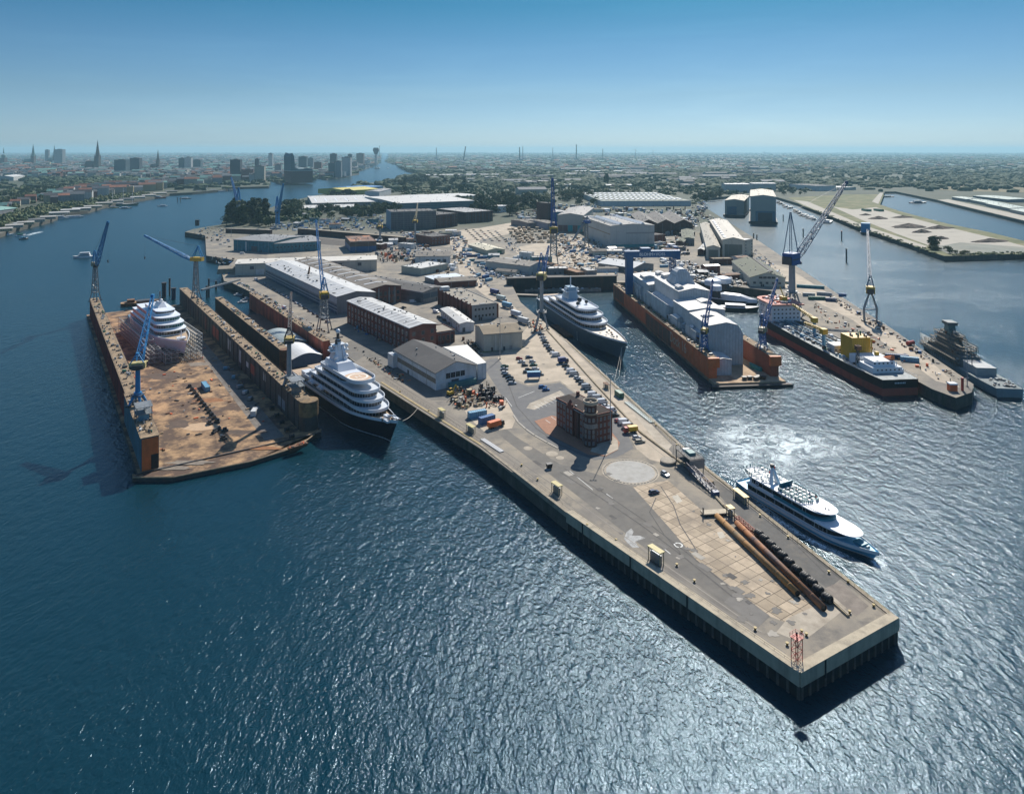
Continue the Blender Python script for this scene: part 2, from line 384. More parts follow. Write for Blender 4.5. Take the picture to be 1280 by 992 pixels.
# open dusty yards and streets further back
zone('road', [(560,300),(572,288),(600,285),(700,268),(712,258),(722,262),(700,275),(650,290),(600,300),(590,330),(600,352),(640,380),(665,408),(650,400),(600,365),(575,345),(570,320)], dustyard, .03)
zone('yard_floor', [(640,310),(720,295),(735,300),(770,345),(700,344),(660,330)], dustyard, .03)
zone('yard_floor', [(1002,368),(1066,400),(1120,440),(1170,476),(1200,484),(1150,440),(1110,414),(1060,382),(985,335),(950,325),(972,355)], dustyard, .02)
def disc(cx, cy, r, z, m, n=40):
    c = G(cx,cy); return [Vector((c.x+r*math.cos(2*math.pi*i/n), c.y+r*math.sin(2*math.pi*i/n), z)) for i in range(n)]
sheet('pavement', disc(788,589,11.6,0,0), palecon, .026)
sheet('pavement', disc(788,589,9.8,0,0), disc_m, .034)
b = MB(); c = G(788,589)
for i in range(48):
    a = 2*math.pi*i/48; b.cbox((c.x+10.7*math.cos(a),c.y+10.7*math.sin(a),.1),.35,.9,.2,mat('kerb_stone',(.36,.33,.28),.9,.2,1),a)
tag(b.build('kerb'), kind='structure')
# painted marks on the lanes
line = mat('road_marking_white', (.62,.62,.58), .8, .25, 1.5, world=True)
def stripe(p, q, w, name='road_marking', m=line, z=.024):
    a, c = G(*p), G(*q); d = (c-a).normalized(); n = Vector((-d.y,d.x,0))*w/2
    return sheet(name, [a+n,a-n,c-n,c+n], m, z)
for i in range(9):
    f = i/8; stripe((668+32*f,507-15*f),(675+34*f,511-15*f),.25,z=.06)
for i in range(4): stripe((682+7*i,525-4*i),(688+7*i,529-4*i),.25,z=.14)
stripe((648,497),(668,489),.3); stripe((712,588),(741,612),.25); stripe((758,617),(766,623),.3); stripe((826,682),(838,692),.3)
stripe((632,497),(640,508),.25)
# white graffiti-like arrow on the lane
c = [(780,673),(783,665),(789,660),(792,664),(790,669),(799,669),(807,672),(798,675),(794,677),(799,684),(791,684),(785,679)]
zone('road_marking', c, mat('worn_grey_paint', (.36,.36,.345), .85, .3, .8, dirt=(.16,.155,.14), dsc=.5, world=True), .03)
for ring in ((848,681,.9),):
    o_ = disc(*ring[:2],1.5,0,0,24); i_ = disc(*ring[:2],1.0,0,0,24); bb = MB()
    for k in range(24):
        bb.add([(*o_[k].xy,.032),(*o_[(k+1)%24].xy,.032),(*i_[(k+1)%24].xy,.032),(*i_[k].xy,.032)], [(0,1,2,3)], line)
    tag(bb.build('road_marking'), kind='structure')
# the curved verge kerb on the left side of the yard road
vk = [(642,519),(648,528),(657,536),(668,544),(684,553),(697,560)]
b = MB()
for p, q in zip(vk, vk[1:]):
    a, c2 = G(*p), G(*q); b.cbox((a+c2)/2+Vector((0,0,.09)),(c2-a).length+.3,.9,.18,mat('kerb_stone',(.36,.33,.28)),math.atan2(c2.y-a.y,c2.x-a.x))
tag(b.build('kerb'), kind='structure')
patch = mat('concrete_patch', (.47,.43,.35), .9, .15, .4, world=True); patchd = mat('asphalt_patch', (.16,.15,.135), .9, .15, .3, world=True)
zone('pavement', [(840,620),(847,618),(853,626),(846,629)], patch, .012)
zone('pavement', [(896,665),(903,664),(907,671),(900,673)], patch, .012)
zone('asphalt_lane', [(905,752),(918,740),(961,768),(948,784)], patchd, .014)
zone('pavement', [(985,772),(1045,745),(1060,758),(1012,795),(995,800),(970,790)], palecon, .02)
zone('pavement', [(1030,735),(1050,727),(1086,757),(1070,770)], mat('dark_patch',(.2,.17,.14),.9,.3,.3,world=True), .022)
for q in [(690,567,12),(700,572,8),(660,560,9)]: sheet('pavement', disc(q[0],q[1],q[2]*.22,0,0,16), palecon, .03)

# quay structures: capping beam, piles and panels
def along(p, q, step):
    n = max(1,int(round((q-p).length/step))); return [p.lerp(q,i/n) for i in range(n+1)]
capm = mat('cap_beam_concrete', (.43,.37,.27), .9, .14, .4, dirt=(.17,.15,.12), dsc=.22, dlo=.48, dhi=.78, streak=True, world=True)
pilem = mat('quay_pile_steel', (.075,.07,.062), .85, .3, .5, dirt=(.13,.10,.07), dsc=.5, world=True)
def quay(p, q, ctop, cbot, wid, proud, m, step=3.0, name='quay_wall', label='', pile=True):
    p, q = Vector(p), Vector(q); d = (q-p).normalized(); ang = math.atan2(d.y,d.x); out = Vector((d.y,-d.x,0)); L = (q-p).length
    t = thing(name, label, 'quay wall', p, ang)
    b = MB(); b.box(0,L,-proud,wid,cbot,ctop,m)
    b.build('cap_beam', t)
    if pile:
        b = MB()
        for i in range(int(L/step)+1):
            x = min(L-.5,i*step+.2); b.box(x,x+.75,-proud+.12,.05,-9,cbot,pilem)
        b.build('sheet_piles', t)
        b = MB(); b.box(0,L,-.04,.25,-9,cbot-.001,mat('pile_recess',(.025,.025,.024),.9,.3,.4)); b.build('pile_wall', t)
        b = MB()
        for i in range(int(L/24)):
            x = 9+i*24; b.box(x,x+.5,-proud-.12,-proud+.01,cbot-1,ctop-.15,black)
        tag(b.build('ladders', t), kind='stuff')
    return t
def flip(a,b): return (b,a)
c0, c1, c2_ = G(1000,842), G(709,641), G(1122,773)
quay(c1, c0, .55, -3.1, 2.4, .45, capm, label='light concrete capping beam on dark piles along the left edge of the pier tip')
quay(c0, c2_, .56, -3.12, 2.4, .45, capm, label='light concrete capping beam on dark piles across the end of the pier')
quay(c2_, G(880,582), .25, -3.0, 1.2, .3, mat('old_cap_concrete',(.30,.255,.19),.9,.25,.4,dirt=(.14,.12,.085),dsc=.3,world=True), label='low sandy quay edge beside the white and blue tour boat')
oldcap = mat('old_cap_concrete', (.30,.255,.19))
quay(G(880,582), G(707,424), .25, -2, 1.2, .3, oldcap, pile=False, label='sandy quay edge along the car park, facing the rust red dock')
quay(G(476,478), G(600,556), .25, -1.6, 1.0, .3, mat('yellowed_cap',(.34,.265,.14),.9,.25,.4,world=True), pile=False, label='yellowed quay edge beside the bow of the dark blue yacht')
quay(G(600,556), c1, .25, -1.6, 1.0, .3, oldcap, pile=False, label='stained quay edge between the yellow shelter and the light concrete beam')

# rails, repairs, stains and tyre marks on the pier
railm = mat('worn_rail', (.07,.055,.04), .6, .3, 1.0, world=True); stain = mat('oil_stain', (.055,.05,.045), .7, .3, .8, world=True); tyre = mat('tyre_mark', (.075,.07,.065), .85, .3, .6, world=True); pale_r = mat('repair_pale', (.36,.33,.28), .9, .15, .5, world=True)
def strip(name, pts, w, m, z):
    P = [G(*q) for q in pts]
    for a, c in zip(P, P[1:]):
        d = (c-a).normalized(); n = Vector((-d.y,d.x,0))*w/2; e = d*w*.3; sheet(name, [a+n-e,a-n-e,c-n+e,c+n+e], m, z)
for off in (0,7):
    strip('rail_track', [(478+off,472),(596+off,551),(642+off,582),(706+off,632),(972+off*1.4,816)], .22, railm, .036)
strip('rail_track', [(470,462),(520,494),(612,551),(700,612),(800,684),(952,790)], .3, railm, .038)
strip('rail_track', [(690,420),(792,540),(866,598),(1040,742)], .2, railm, .04)
strip('tyre_mark', [(700,590),(745,618),(800,655),(850,692),(915,745)], .5, tyre, .04); strip('tyre_mark', [(706,586),(752,614),(808,652),(858,690),(922,742)], .4, tyre, .04)
strip('tyre_mark', [(826,608),(842,632),(850,655),(872,690)], .35, tyre, .042); strip('tyre_mark', [(820,622),(812,640),(830,668),(850,690)], .35, tyre, .044)
strip('tyre_mark', [(632,470),(646,508),(670,535),(700,556),(740,572)], .5, tyre, .046)
strip('tyre_mark', [(912,612),(960,648),(1005,690),(1030,715)], .4, tyre, .048)
r_ = random.Random(8)
def blob(px, py, rx, m, z, name='ground_stain'):
    c = G(px,py); n = 14; k = [r_.uniform(.55,1.25) for _ in range(n)]
    sheet(name, [Vector((c.x+rx*k[i]*math.cos(2*math.pi*i/n), c.y+rx*k[i]*r_.uniform(.7,1)*math.sin(2*math.pi*i/n),0)) for i in range(n)], m, z)
for i in range(34):
    f = r_.random(); x, y = 640+f*330+r_.uniform(-30,60), 560+f*225+r_.uniform(-14,14); blob(x, y, r_.uniform(.4,1.8), r_.choice((stain,stain,pale_r)), .05+.0004*i)
for i in range(20): blob(r_.uniform(850,1040), 0, .1, stain, .02) if False else blob(880+i*8+r_.uniform(-20,20), 640+i*6.2+r_.uniform(-14,14), r_.uniform(.3,1.2), r_.choice((stain,pale_r)), .07+.0004*i)
for i in range(16):
    x, y = 640+i*8+r_.uniform(-10,10), 425+i*8+r_.uniform(-6,6); blob(x, y, r_.uniform(.5,1.8), stain, .062+.0004*i)
for i in range(14):       # rectangular repairs
    f = i/14; x, y = 655+f*290+r_.uniform(-6,30), 575+f*190+r_.uniform(-6,6); a = G(x,y); u = Vector((.547,-.837,0)); v = Vector((.837,.547,0)); p, q = r_.uniform(1.5,5), r_.uniform(1,2.6)
    sheet('pavement_repair', [a,a+u*p,a+u*p+v*q,a+v*q], r_.choice((patchd,pale_r,mat('repair_dark',(.085,.08,.075),.9,.2,.5,world=True))), .056+.0006*i)
# ================================================================== vehicles
def car_meshes(kind):
    """body, windows and wheel of one kind of road vehicle, x forward"""
    wh = MB(); r = .34 if kind != 'truck' else .5
    wh.tube((0,-.12,0),(0,.12,0),r,rubber,12); wh.tube((0,-.13,0),(0,.13,0),r*.55,steel,8)
    prof = {  # side outline (x, z) of the painted body, and of the glass house
     'hatch':  (4.1,1.72,[(-2.0,.3),(-2.05,.8),(-1.95,1.0),(.75,.98),(1.75,.82),(2.05,.62),(2.05,.3)], [(-1.9,1.0),(-1.55,1.45),(.1,1.48),(.9,.98)]),
     'saloon': (4.7,1.8,[(-2.35,.32),(-2.35,.85),(-2.2,.98),(.85,.96),(2.1,.80),(2.35,.6),(2.35,.3)], [(-1.75,.98),(-1.0,1.4),(.2,1.42),(1.1,.96)]),
     'estate': (4.7,1.8,[(-2.35,.32),(-2.35,.9),(-2.2,1.0),(.85,.98),(2.1,.82),(2.35,.6),(2.35,.3)], [(-2.25,1.0),(-1.95,1.45),(.2,1.5),(1.1,.98)]),
     'van':    (5.6,2.0,[(-2.8,.35),(-2.8,2.35),(-2.7,2.5),(1.0,2.5),(1.5,2.3),(2.1,1.35),(2.75,1.1),(2.8,.4)], [(1.18,1.45),(1.02,2.2),(1.46,2.2),(2.0,1.42)]),
    }[kind]
    L, w, body, gl = prof
    def shell(b, out, w0, m, tuck=0, tmat=None):
        zs = [p[1] for p in out]; zt = max(zs); n = len(out)
        left = [(x, w0/2-(tuck*(z-zs[0])/(zt-zs[0]) if z>zs[0] else 0), z) for x,z in out]
        right = [(x,-y,z) for x,y,z in left]
        b.loft([left,right], m)
        return b
    bd = MB(); shell(bd, body, w, white, .06)
    g = MB()
    if kind == 'van':
        shell(g, gl, w+.02, glass)
        g.box(2.0,2.1,-.8,.8,1.4,2.1,glass)
    else:
        shell(g, gl, w-.1, glass, .18)
        zt = max(z for x,z in gl); xs = [x for x,z in gl if z > zt-.1]
        bd.box(min(xs)-.05,max(xs)+.02,-w/2+.26,w/2-.26,zt-.06,zt+.03,white)
        for i in range(3): bd.bar((gl[0][0],0,0),(gl[0][0],0,.01),.01,white)
    return bd.mesh(kind+'_body',False), g.mesh(kind+'_windows'), wh.mesh('car_wheel'), L, w, r
PAINT = {'white':(.62,.63,.64),'silver':(.36,.38,.40),'grey':(.13,.14,.15),'black':(.012,.013,.016),'dark blue':(.012,.03,.09),'blue':(.03,.12,.32),'red':(.30,.02,.02),'green':(.03,.10,.06),'beige':(.42,.37,.28),'dark grey':(.05,.052,.056)}
KINDM = {}; CARM = {}
def paint(c): return mat('car_paint_'+c.replace(' ','_'), PAINT[c], .22, .04, .3)
def car(kind, colr, loc, rz, label, group, parts=True):
    if kind not in KINDM: KINDM[kind] = car_meshes(kind)
    bm_, gm, wm, L, w, r = KINDM[kind]
    key = (kind, colr)
    if key not in CARM:
        me = bm_.copy(); me.materials.clear(); me.materials.append(paint(colr)); CARM[key] = me
    o = thing('parked_car' if kind != 'van' else 'parked_van', label, 'car' if kind != 'van' else 'van', loc, rz, group)
    obj('body', CARM[key], o); obj('windows', gm, o)
    if parts:
        for x in (-L*.31, L*.31):
            for y in (-w/2+.12, w/2-.12): obj('wheel', wm, o, (x,y,r))
    return o
def truck(loc, rz, label, cabc, boxc, L=8.0, H=3.4, name='box_truck', cat='truck', cover=False, group=None):
    o = thing(name, label, cat, loc, rz, group)
    b = MB(); b.loft([[(L/2-1.9,y*1.15,.6),(L/2-1.9,y*1.15,2.6),(L/2-1.75,y*1.1,2.75),(L/2-.4,y*1.1,2.7),(L/2-.05,y*1.15,1.6),(L/2,y*1.15,.55)] for y in (1,-1)], cabc); cab = b.build('cab', o)
    g = MB(); g.box(L/2-.28,L/2-.02,-1.0,1.0,1.62,2.4,glass); g.box(L/2-1.5,L/2-.7,-1.19,1.19,1.7,2.4,glass); g.build('windscreen', cab)
    b = MB(); b.box(-L/2,L/2-2.1,-1.25,1.25,1.05,H,boxc)
    for i in range(5):
        x = -L/2+.3+i*(L-2.7)/4; b.box(x-.05,x+.05,-1.28,1.28,1.05,H+.02,boxc)
    b.build('cargo_box', o)
    b = MB(); b.box(-L/2+.2,L/2-.3,-.5,.5,.55,1.0,dksteel); b.build('chassis', o)
    w = MB(); w.tube((0,-.28,0),(0,.28,0),.5,rubber,12); w.tube((0,-.29,0),(0,.29,0),.26,steel,8); me = w.mesh('truck_wheel')
    for x in (-L/2+1.2,-L/2+2.4,L/2-1.2):
        for y in (-.95,.95): obj('wheel', me, o, (x,y,.5))
    return o
CONT = {}
CC = {'blue':(.02,.12,.32),'orange':(.45,.12,.03),'grey':(.30,.33,.35),'white':(.62,.64,.64),'green':(.03,.15,.10),'red':(.30,.04,.025),'light blue':(.13,.33,.48),'teal':(.03,.20,.24),'dark blue':(.015,.05,.14),'brown':(.14,.06,.035),'yellow':(.5,.34,.03)}
def container(colr, loc, rz, label, L=12.2, group=None, W_=2.44, H_=2.7, name='shipping_container', cat='container'):
    key = (colr,L,W_,H_)
    if key not in CONT:
        m = ribmat('container_'+colr.replace(' ','_'), CC[colr], 1.1, .5, 'X', .9, dirt=[x*.5+.03 for x in CC[colr]])
        b = MB(); b.box(-L/2,L/2,-W_/2,W_/2,.12,H_,m)
        fr = mat('container_frame_'+colr.replace(' ','_'), [x*.8 for x in CC[colr]], .5, .2, .6)
        for x in (-L/2,L/2):
            for y in (-W_/2,W_/2): b.cbox((x,y,H_/2),.22,.22,H_+.06,fr)
        for y in (-W_/2,W_/2):
            b.cbox((0,y,H_),L,.16,.16,fr); b.cbox((0,y,.12),L,.16,.2,fr)
        d = MB()
        for y in (-W_/4,W_/4):
            d.box(L/2+.005,L/2+.05,y-W_/4+.12,y+W_/4-.04,.3,H_-.2,fr)
            d.bar((L/2+.09,y,.3),(L/2+.09,y,H_-.25),.05,steel)
        CONT[key] = (b.mesh('container_body'), d.mesh('container_doors'))
    o = thing(name, label, cat, loc, rz, group)
    obj('body', CONT[key][0], o); obj('door_pair', CONT[key][1], o)
    return o

# ================================================================== ships
def hull(L, B, zd, m_top, m_low, zw=0.8, draft=3.0, bow=.34, rake=.06, stern=.55, flare=.75, sheer=1.5, n=22, full=.92, deckm=None, zlow=None, bulwark=0.0, extra=None, bexp=1.85):
    """lofted hull, x forward from -L/2 (stern) to L/2 (bow), z=0 the waterline"""
    b = MB(); st = []
    for i in range(n+1):
        s = i/n
        f = 1.0
        if s > 1-bow: f = max(0.0, 1-((s-(1-bow))/bow)**bexp)
        if s < .2: f = min(f, stern+(1-stern)*math.sin(math.pi/2*s/.2))
        st.append((s, f))
    levels = [-draft, 0.0, zw, None, None]
    def sec(s, f):
        sh = sheer*max(0,(s-.45)/.55)**2
        top = zd+sh
        out = []
        for k, z in enumerate((-draft, -.05, zw, zw+(top-zw)*.5, top)):
            u = (z+draft)/(top+draft)
            x = -L/2 + L*s*(1-rake*(1-u)) if s > .5 else -L/2+L*s + (0 if s > .1 else L*.02*(1-u)*(1-s/.1))
            x = -L/2 + (L*s if s < .5 else L*.5 + L*(s-.5)*(1-rake*2*(1-u)))
            ff = f*(full+(1-full)*u) if s < 1-bow else f**(1+flare*(1-u))*(full+(1-full)*u)
            w = B/2*max(ff,.004)*(1.0 if k else .8)
            out.append((x,w,z))
        return out
    secs = [sec(*q) for q in st]
    for side in (1,-1):
        for k in range(4):
            m = m_low if k < 2 else m_top
            vs = [(x,side*w,z) for q in secs for x,w,z in (q[k],q[k+1])]
            fs = [(2*i,2*i+2,2*i+3,2*i+1) if side < 0 else (2*i,2*i+1,2*i+3,2*i+2) for i in range(n)]
            b.add(vs, fs, m)
    for k in range(4):   # transom
        a = secs[0]; m = m_low if k < 2 else m_top
        b.add([(a[k][0],a[k][1],a[k][2]),(a[k][0],-a[k][1],a[k][2]),(a[k+1][0],-a[k+1][1],a[k+1][2]),(a[k+1][0],a[k+1][1],a[k+1][2])],[(0,1,2,3)],m)
    deck = MB(); dz = -bulwark
    vs = [(q[4][0],sg*q[4][1]*.985,q[4][2]+dz) for q in secs for sg in (1,-1)]
    deck.add(vs, [(2*i,2*i+1,2*i+3,2*i+2) for i in range(n)], deckm or m_top)
    if bulwark:
        for side in (1,-1):
            vs = [(q[4][0]-.0,side*q[4][1]*.984,q[4][2]+d_) for q in secs for d_ in (dz,0)]
            b.add(vs, [(2*i,2*i+2,2*i+3,2*i+1) for i in range(n)], extra or m_top)
            vs = [(q[4][0],side*q[4][1]*f_,q[4][2]+.01) for q in secs for f_ in (.95,1.0)]
            b.add(vs, [(2*i,2*i+2,2*i+3,2*i+1) for i in range(n)], extra or m_top)
    return b, deck, secs
def outline(x0, x1, w, nose=.3, tail=.0, tw=1.0, k=9, p=2.2):
    """plan of one deck: straight sides, rounded towards the bow (nose) and the stern (tail)"""
    L = x1-x0; a = L*nose; c = L*tail; pts = []
    for i in range(k+1):
        t = i/k; pts.append((x1-a+a*math.sin(t*math.pi/2)**.9, w/2*max(0.0,1-math.sin(t*math.pi/2)**p)**(1/p) if i<k else .02))
    right = [(x,-y) for x,y in pts]
    left = list(reversed(pts))
    if c > 0:
        q = [(x0+c-c*math.sin(i/k*math.pi/2), w/2*tw*max(.02,1-math.sin(i/k*math.pi/2)**p)**(1/p)) for i in range(k+1)]
        return left + q + [(x,-y) for x,y in reversed(q)] + right
    return left + [(x0,w/2*tw),(x0,-w/2*tw)] + right
def deckhouse(parent, x0, x1, w, z, h, m, nose=.3, tail=0, over=.8, overf=1.2, band=(.42,.82), roof=.28, gm=None, name='deck_level', tw=1.0, inset=.0, railm=None, raise_=0):
    """one superstructure level: wall, window band as a sub-part, projecting roof slab"""
    b = MB(); o_ = outline(x0,x1,w,nose,tail,tw); b.prism(o_, z, z+h, m)
    r_ = outline(x0-over,x1+overf,w+2*over,nose,tail,tw); b.prism(r_, z+h, z+h+roof, m)
    if raise_:
        ins = outline(x0-over+.3,x1+overf-.3,w+2*over-.6,nose,tail,tw)
        n = len(r_)
        for i in range(n):
            j = (i+1)%n
            if r_[i][0] < x0-over+.05 and r_[j][0] < x0-over+.05: continue
            p, q, s2, t2 = r_[i], r_[j], ins[j], ins[i]
            zz = z+h+roof
            b.add([(*p,zz),(*q,zz),(*s2,zz),(*t2,zz),(*p,zz+raise_),(*q,zz+raise_),(*s2,zz+raise_),(*t2,zz+raise_)],[(0,1,5,4),(2,3,7,6),(4,5,6,7)],m)
    o = b.build(name, parent)
    if band:
        g = MB(); e = outline(x0+.4,x1+.06,w+.12,nose,tail,tw); n = len(e); z0, z1 = z+h*band[0], z+h*band[1]
        g.prism(e, z0, z1, gm or glass)
        wo = g.build('window_band', o)
        f = MB()
        per = 0
        for i in range(n):
            p, q = Vector((*e[i],0)), Vector((*e[(i+1)%n],0)); L = (q-p).length
            if L < 2.4:
                if L > 1.2: f.bar((p.x,p.y,z0),(p.x,p.y,z1),.08,m)
                continue
            k = max(1,int(L/4.2))
            for j in range(k+1):
                c = p.lerp(q,j/k); f.bar((c.x*1.0,c.y*1.004,z0),(c.x,c.y*1.004,z1),.09,m)
        if f.v: tag(f.build('window_mullions', wo), kind='stuff')
    return o
def ship_root(name, label, cat, stern, bow, z=WZ, group=None):
    d = bow-stern; return thing(name, label, cat, ((stern.x+bow.x)/2,(stern.y+bow.y)/2,z), math.atan2(d.y,d.x), group), math.hypot(d.x,d.y)

# ================================================================== cranes
def crane(label, base, head, tip, house, tower='lattice', hz_=(4,3.4,3.6), jw=2.2, jm=None, tm=None, hm=None, amast=None, hook=0, spread=5, tw=2.0, legs=6.0, cw=True, z0=0, n=9, group='dockside cranes', name='dock_crane', colm=None, cab=True, nt_=6):
    """slewing dock crane. base: foot of the tower; head: height of the slewing house above z0; tip: world point of the jib end"""
    o = thing(name, label, 'crane', base)
    jt = max(.3, base[1]*.00068); jm = jm or blue; tm = tm or steel; hm = hm or yellow
    tip = Vector(tip)-Vector(base); az = math.atan2(tip.y,tip.x); dx = Vector((math.cos(az),math.sin(az),0)); dy = Vector((-dx.y,dx.x,0))
    if tower == 'lattice':
        b = MB(); b.truss((0,0,legs),(0,0,head),spread*.62,tw,nt_,jt*1.1,tm,(0,1,0)); b.build('tower', o)
        for sx in (-1,1):
            for sy in (-1,1):
                b = MB(); b.bar((sx*spread/2,sy*spread/2,0),(sx*spread*.31,sy*spread*.31,legs),.55,tm); b.cbox((sx*spread/2,sy*spread/2,.35),1.6,.9,.7,dksteel); b.build('leg', o)
        b = MB()
        for a in ((-1,-1,1,-1),(1,-1,1,1),(1,1,-1,1),(-1,1,-1,-1)):
            b.bar((a[0]*spread*.31,a[1]*spread*.31,legs),(a[2]*spread*.31,a[3]*spread*.31,legs),.5,tm)
        b.cbox((0,0,legs),spread*.7,spread*.7,.3,tm); b.build('portal_platform', o)
    elif tower == 'column':
        b = MB(); b.cyl((0,0),tw/2,legs,head,colm or grey,14,tw*.42); b.cyl((0,0),tw*.75,legs-.3,legs+1.2,colm or grey,14); b.build('tower', o)
        for sx in (-1,1):
            for sy in (-1,1):
                b = MB(); b.tube((sx*spread/2,sy*spread/2,0),(sx*tw*.45,sy*tw*.45,legs),.5,colm or grey,6,.8); b.cbox((sx*spread/2,sy*spread/2,.4),2.2,1.0,.8,dksteel); b.build('leg', o)
        b = MB(); b.cbox((0,0,legs*.45),spread*.8,.4,.5,dksteel); b.cbox((0,0,legs*.46),.4,spread*.8,.5,dksteel)
        b.rail([(-spread*.4,-spread*.4,legs),(spread*.4,-spread*.4,legs),(spread*.4,spread*.4,legs),(-spread*.4,spread*.4,legs),(-spread*.4,-spread*.4,legs)],1.1,steel)
        b.cbox((0,0,legs-.1),spread*.8,spread*.8,.2,dksteel); b.build('portal_platform', o)
    else:   # 'aleg': two bent legs
        for sx in (-1,1):
            b = MB(); b.tube((sx*spread*.42,0,0),(sx*spread*.45,0,head*.45),.75,grey,6,.95); b.tube((sx*spread*.45,0,head*.45),(sx*.8,0,head),.95,grey,6,.8)
            b.cbox((sx*spread*.42,0,.5),1.6,7,1.0,dksteel); b.build('leg', o)
        b = MB(); b.cbox((0,0,head*.43),spread*.8,.7,.8,grey); b.build('cross_beam', o)
    T = Matrix.Rotation(az,4,'Z')
    hx, hy, hzz = hz_
    b = MB(); b.T = Matrix.Translation((0,0,head))@T
    b.box(-hx*.75,hx*.5,-hy/2,hy/2,0,hzz,hm); b.cyl((0,0),hy*.42,-.7,.01,dksteel,12)
    b.box(-hx*.7,hx*.4,-hy/2-.02,hy/2+.02,hzz*.42,hzz*.52,dksteel)
    h = b.build('machine_house', o)
    if cab:
        b = MB(); b.T = Matrix.Translation((0,0,head))@T; b.box(hx*.5,hx*.5+1.8,-hy/2-.3,-hy/2+1.4,-.2,1.9,glass); b.box(hx*.5,hx*.5+1.9,-hy/2-.35,-hy/2+1.45,1.9,2.05,hm); b.build('cab', h)
    if cw:
        b = MB(); b.T = Matrix.Translation((0,0,head))@T; b.box(-hx*.75-1.8,-hx*.75,-hy*.4,hy*.4,.2,hzz*.7,dksteel); b.build('counterweight', o)
    root = Vector((0,0,head+hzz*.25)) + dx*hx*.5
    b = MB(); d = tip-root; mid = root+d*.12
    b.truss(root, mid, jw*.5, jw, 2, jt, jm, (0,0,1)); b.truss(mid, tip, jw, jw*.4, n, jt, jm, (0,0,1)); b.cbox(tip, jw*.5,jw*.6,jw*.6,jm)
    jb = b.build('jib', o)
    am = amast if amast else d.length*.3
    top = Vector((0,0,head+hzz+am)) - dx*hx*.25
    b = MB()
    for sy in (-1,1):
        b.bar(Vector((0,0,head+hzz))+dx*hx*.3+dy*sy*hy*.4, top+dy*sy*.4, jt*1.5, jm)
        b.bar(Vector((0,0,head+hzz))-dx*hx*.7+dy*sy*hy*.4, top+dy*sy*.4, jt*1.3, jm)
    for f in (.33,.62): 
        p = Vector((0,0,head+hzz))+dx*hx*.3; b.bar(p.lerp(top,f)+dy*hy*.4*(1-f),p.lerp(top,f)-dy*hy*.4*(1-f),.22,jm)
    b.cbox(top,1.3,1.3,.8,jm); b.build('mast_frame', o)
    b = MB(); b.bar(top+dy*.3, tip+dy*.2,.07,dksteel); b.bar(top-dy*.3, tip-dy*.2,.07,dksteel); b.build('stay_rope', o)
    if hook:
        b = MB(); e = tip-Vector((0,0,hook)); b.bar(tip,e,.07,dksteel); b.build('hook_rope', o)
        b = MB(); b.cbox(e,.7,.7,1.6,dksteel); b.bar(e,e-Vector((0,0,1.8)),.3,dksteel); b.build('hook', o)
    return o

# ================================================================== trees
def leafm(name, c):
    m, t, b = nt(name)
    gi = N(t,'ShaderNodeNewGeometry'); v = coords(t)
    f = noise(t, v, .45, 3, .6)
    out = ramp(t, f, [(.3,[x*.55 for x in c]),(.5,c),(.72,[min(1,x*1.6) for x in c])])
    t.links.new(out, b.inputs['Base Color']); b.inputs['Roughness'].default_value = .75
    b.inputs['Specular IOR Level'].default_value = .2
    return m
LEAF = [leafm('leaf_dark_green',(.035,.06,.02)), leafm('leaf_green',(.055,.085,.024)), leafm('leaf_olive',(.085,.095,.03))]
bark = mat('bark', (.07,.05,.035), .9, .3, 1.0)
def crown_mesh(kind, seed, m, n=420):
    r = random.Random(seed); b = MB(); lobes = []
    if kind == 'poplar':
        lobes = [(r.uniform(-.25,.25),r.uniform(-.25,.25),z,.8,1.7) for z in (3,4.5,6,7.5,9,10.3)]
    else:
        for i in range(9):
            a = r.uniform(0,6.28); q = r.uniform(.5,2.6); lobes.append((q*math.cos(a),q*math.sin(a),r.uniform(3.4,7.6)-q*.35,r.uniform(1.3,2.2),r.uniform(1.1,1.8)))
    for i in range(n):
        l = r.choice(lobes); d = Vector((r.gauss(0,1),r.gauss(0,1),r.gauss(0,1))).normalized()*r.uniform(.72,1.05)
        p = Vector((l[0]+d.x*l[3],l[1]+d.y*l[3],l[2]+d.z*l[4]))
        s = r.uniform(.28,.62); u = Vector((r.gauss(0,1),r.gauss(0,1),r.gauss(0,1))).normalized(); w = u.orthogonal().normalized(); x = u.cross(w)
        q = [p+w*s+x*s*.3, p+x*s, p-w*s+x*s*.2, p-x*s*.9]
        b.add([tuple(v+u*r.uniform(-.12,.12)) for v in q], [(0,1,2,3)], m)
        b.add([tuple(p+u*s*.8), tuple(p+w*s*.8-x*.2), tuple(p-u*s*.7+x*.3)], [(0,1,2)], m)
    return b.mesh('crown')
def trunk_mesh(kind, seed):
    r = random.Random(seed); b = MB(); h = 4 if kind != 'poplar' else 8
    b.tube((0,0,-.2),(.1,.05,h),.24,bark,7,.12)
    for i in range(5):
        a = r.uniform(0,6.28); b.tube((.05,.02,h*.55+i*.3),(1.5*math.cos(a)*(1 if kind!='poplar' else .3),1.5*math.sin(a)*(1 if kind!='poplar' else .3),h+1.2+r.random()),.09,bark,5,.03)
    return b.mesh('trunk')
TREES = {}
def tree(p, h, label, group, kind='round', v=0, wide=1.0):
    key = (kind, v)
    if key not in TREES: TREES[key] = (crown_mesh(kind, 31*v+5, LEAF[v % 3]), trunk_mesh(kind, v))
    cm, tm = TREES[key]
    H = 8.8 if kind == 'round' else 12.0
    o = thing('poplar_tree' if kind == 'poplar' else 'leafy_tree', label, 'tree', p, R.uniform(0,6.28), group)
    s = h/H; o.scale = (s*wide,s*wide,s)
    obj('trunk', tm, o); obj('crown', cm, o)
    return o

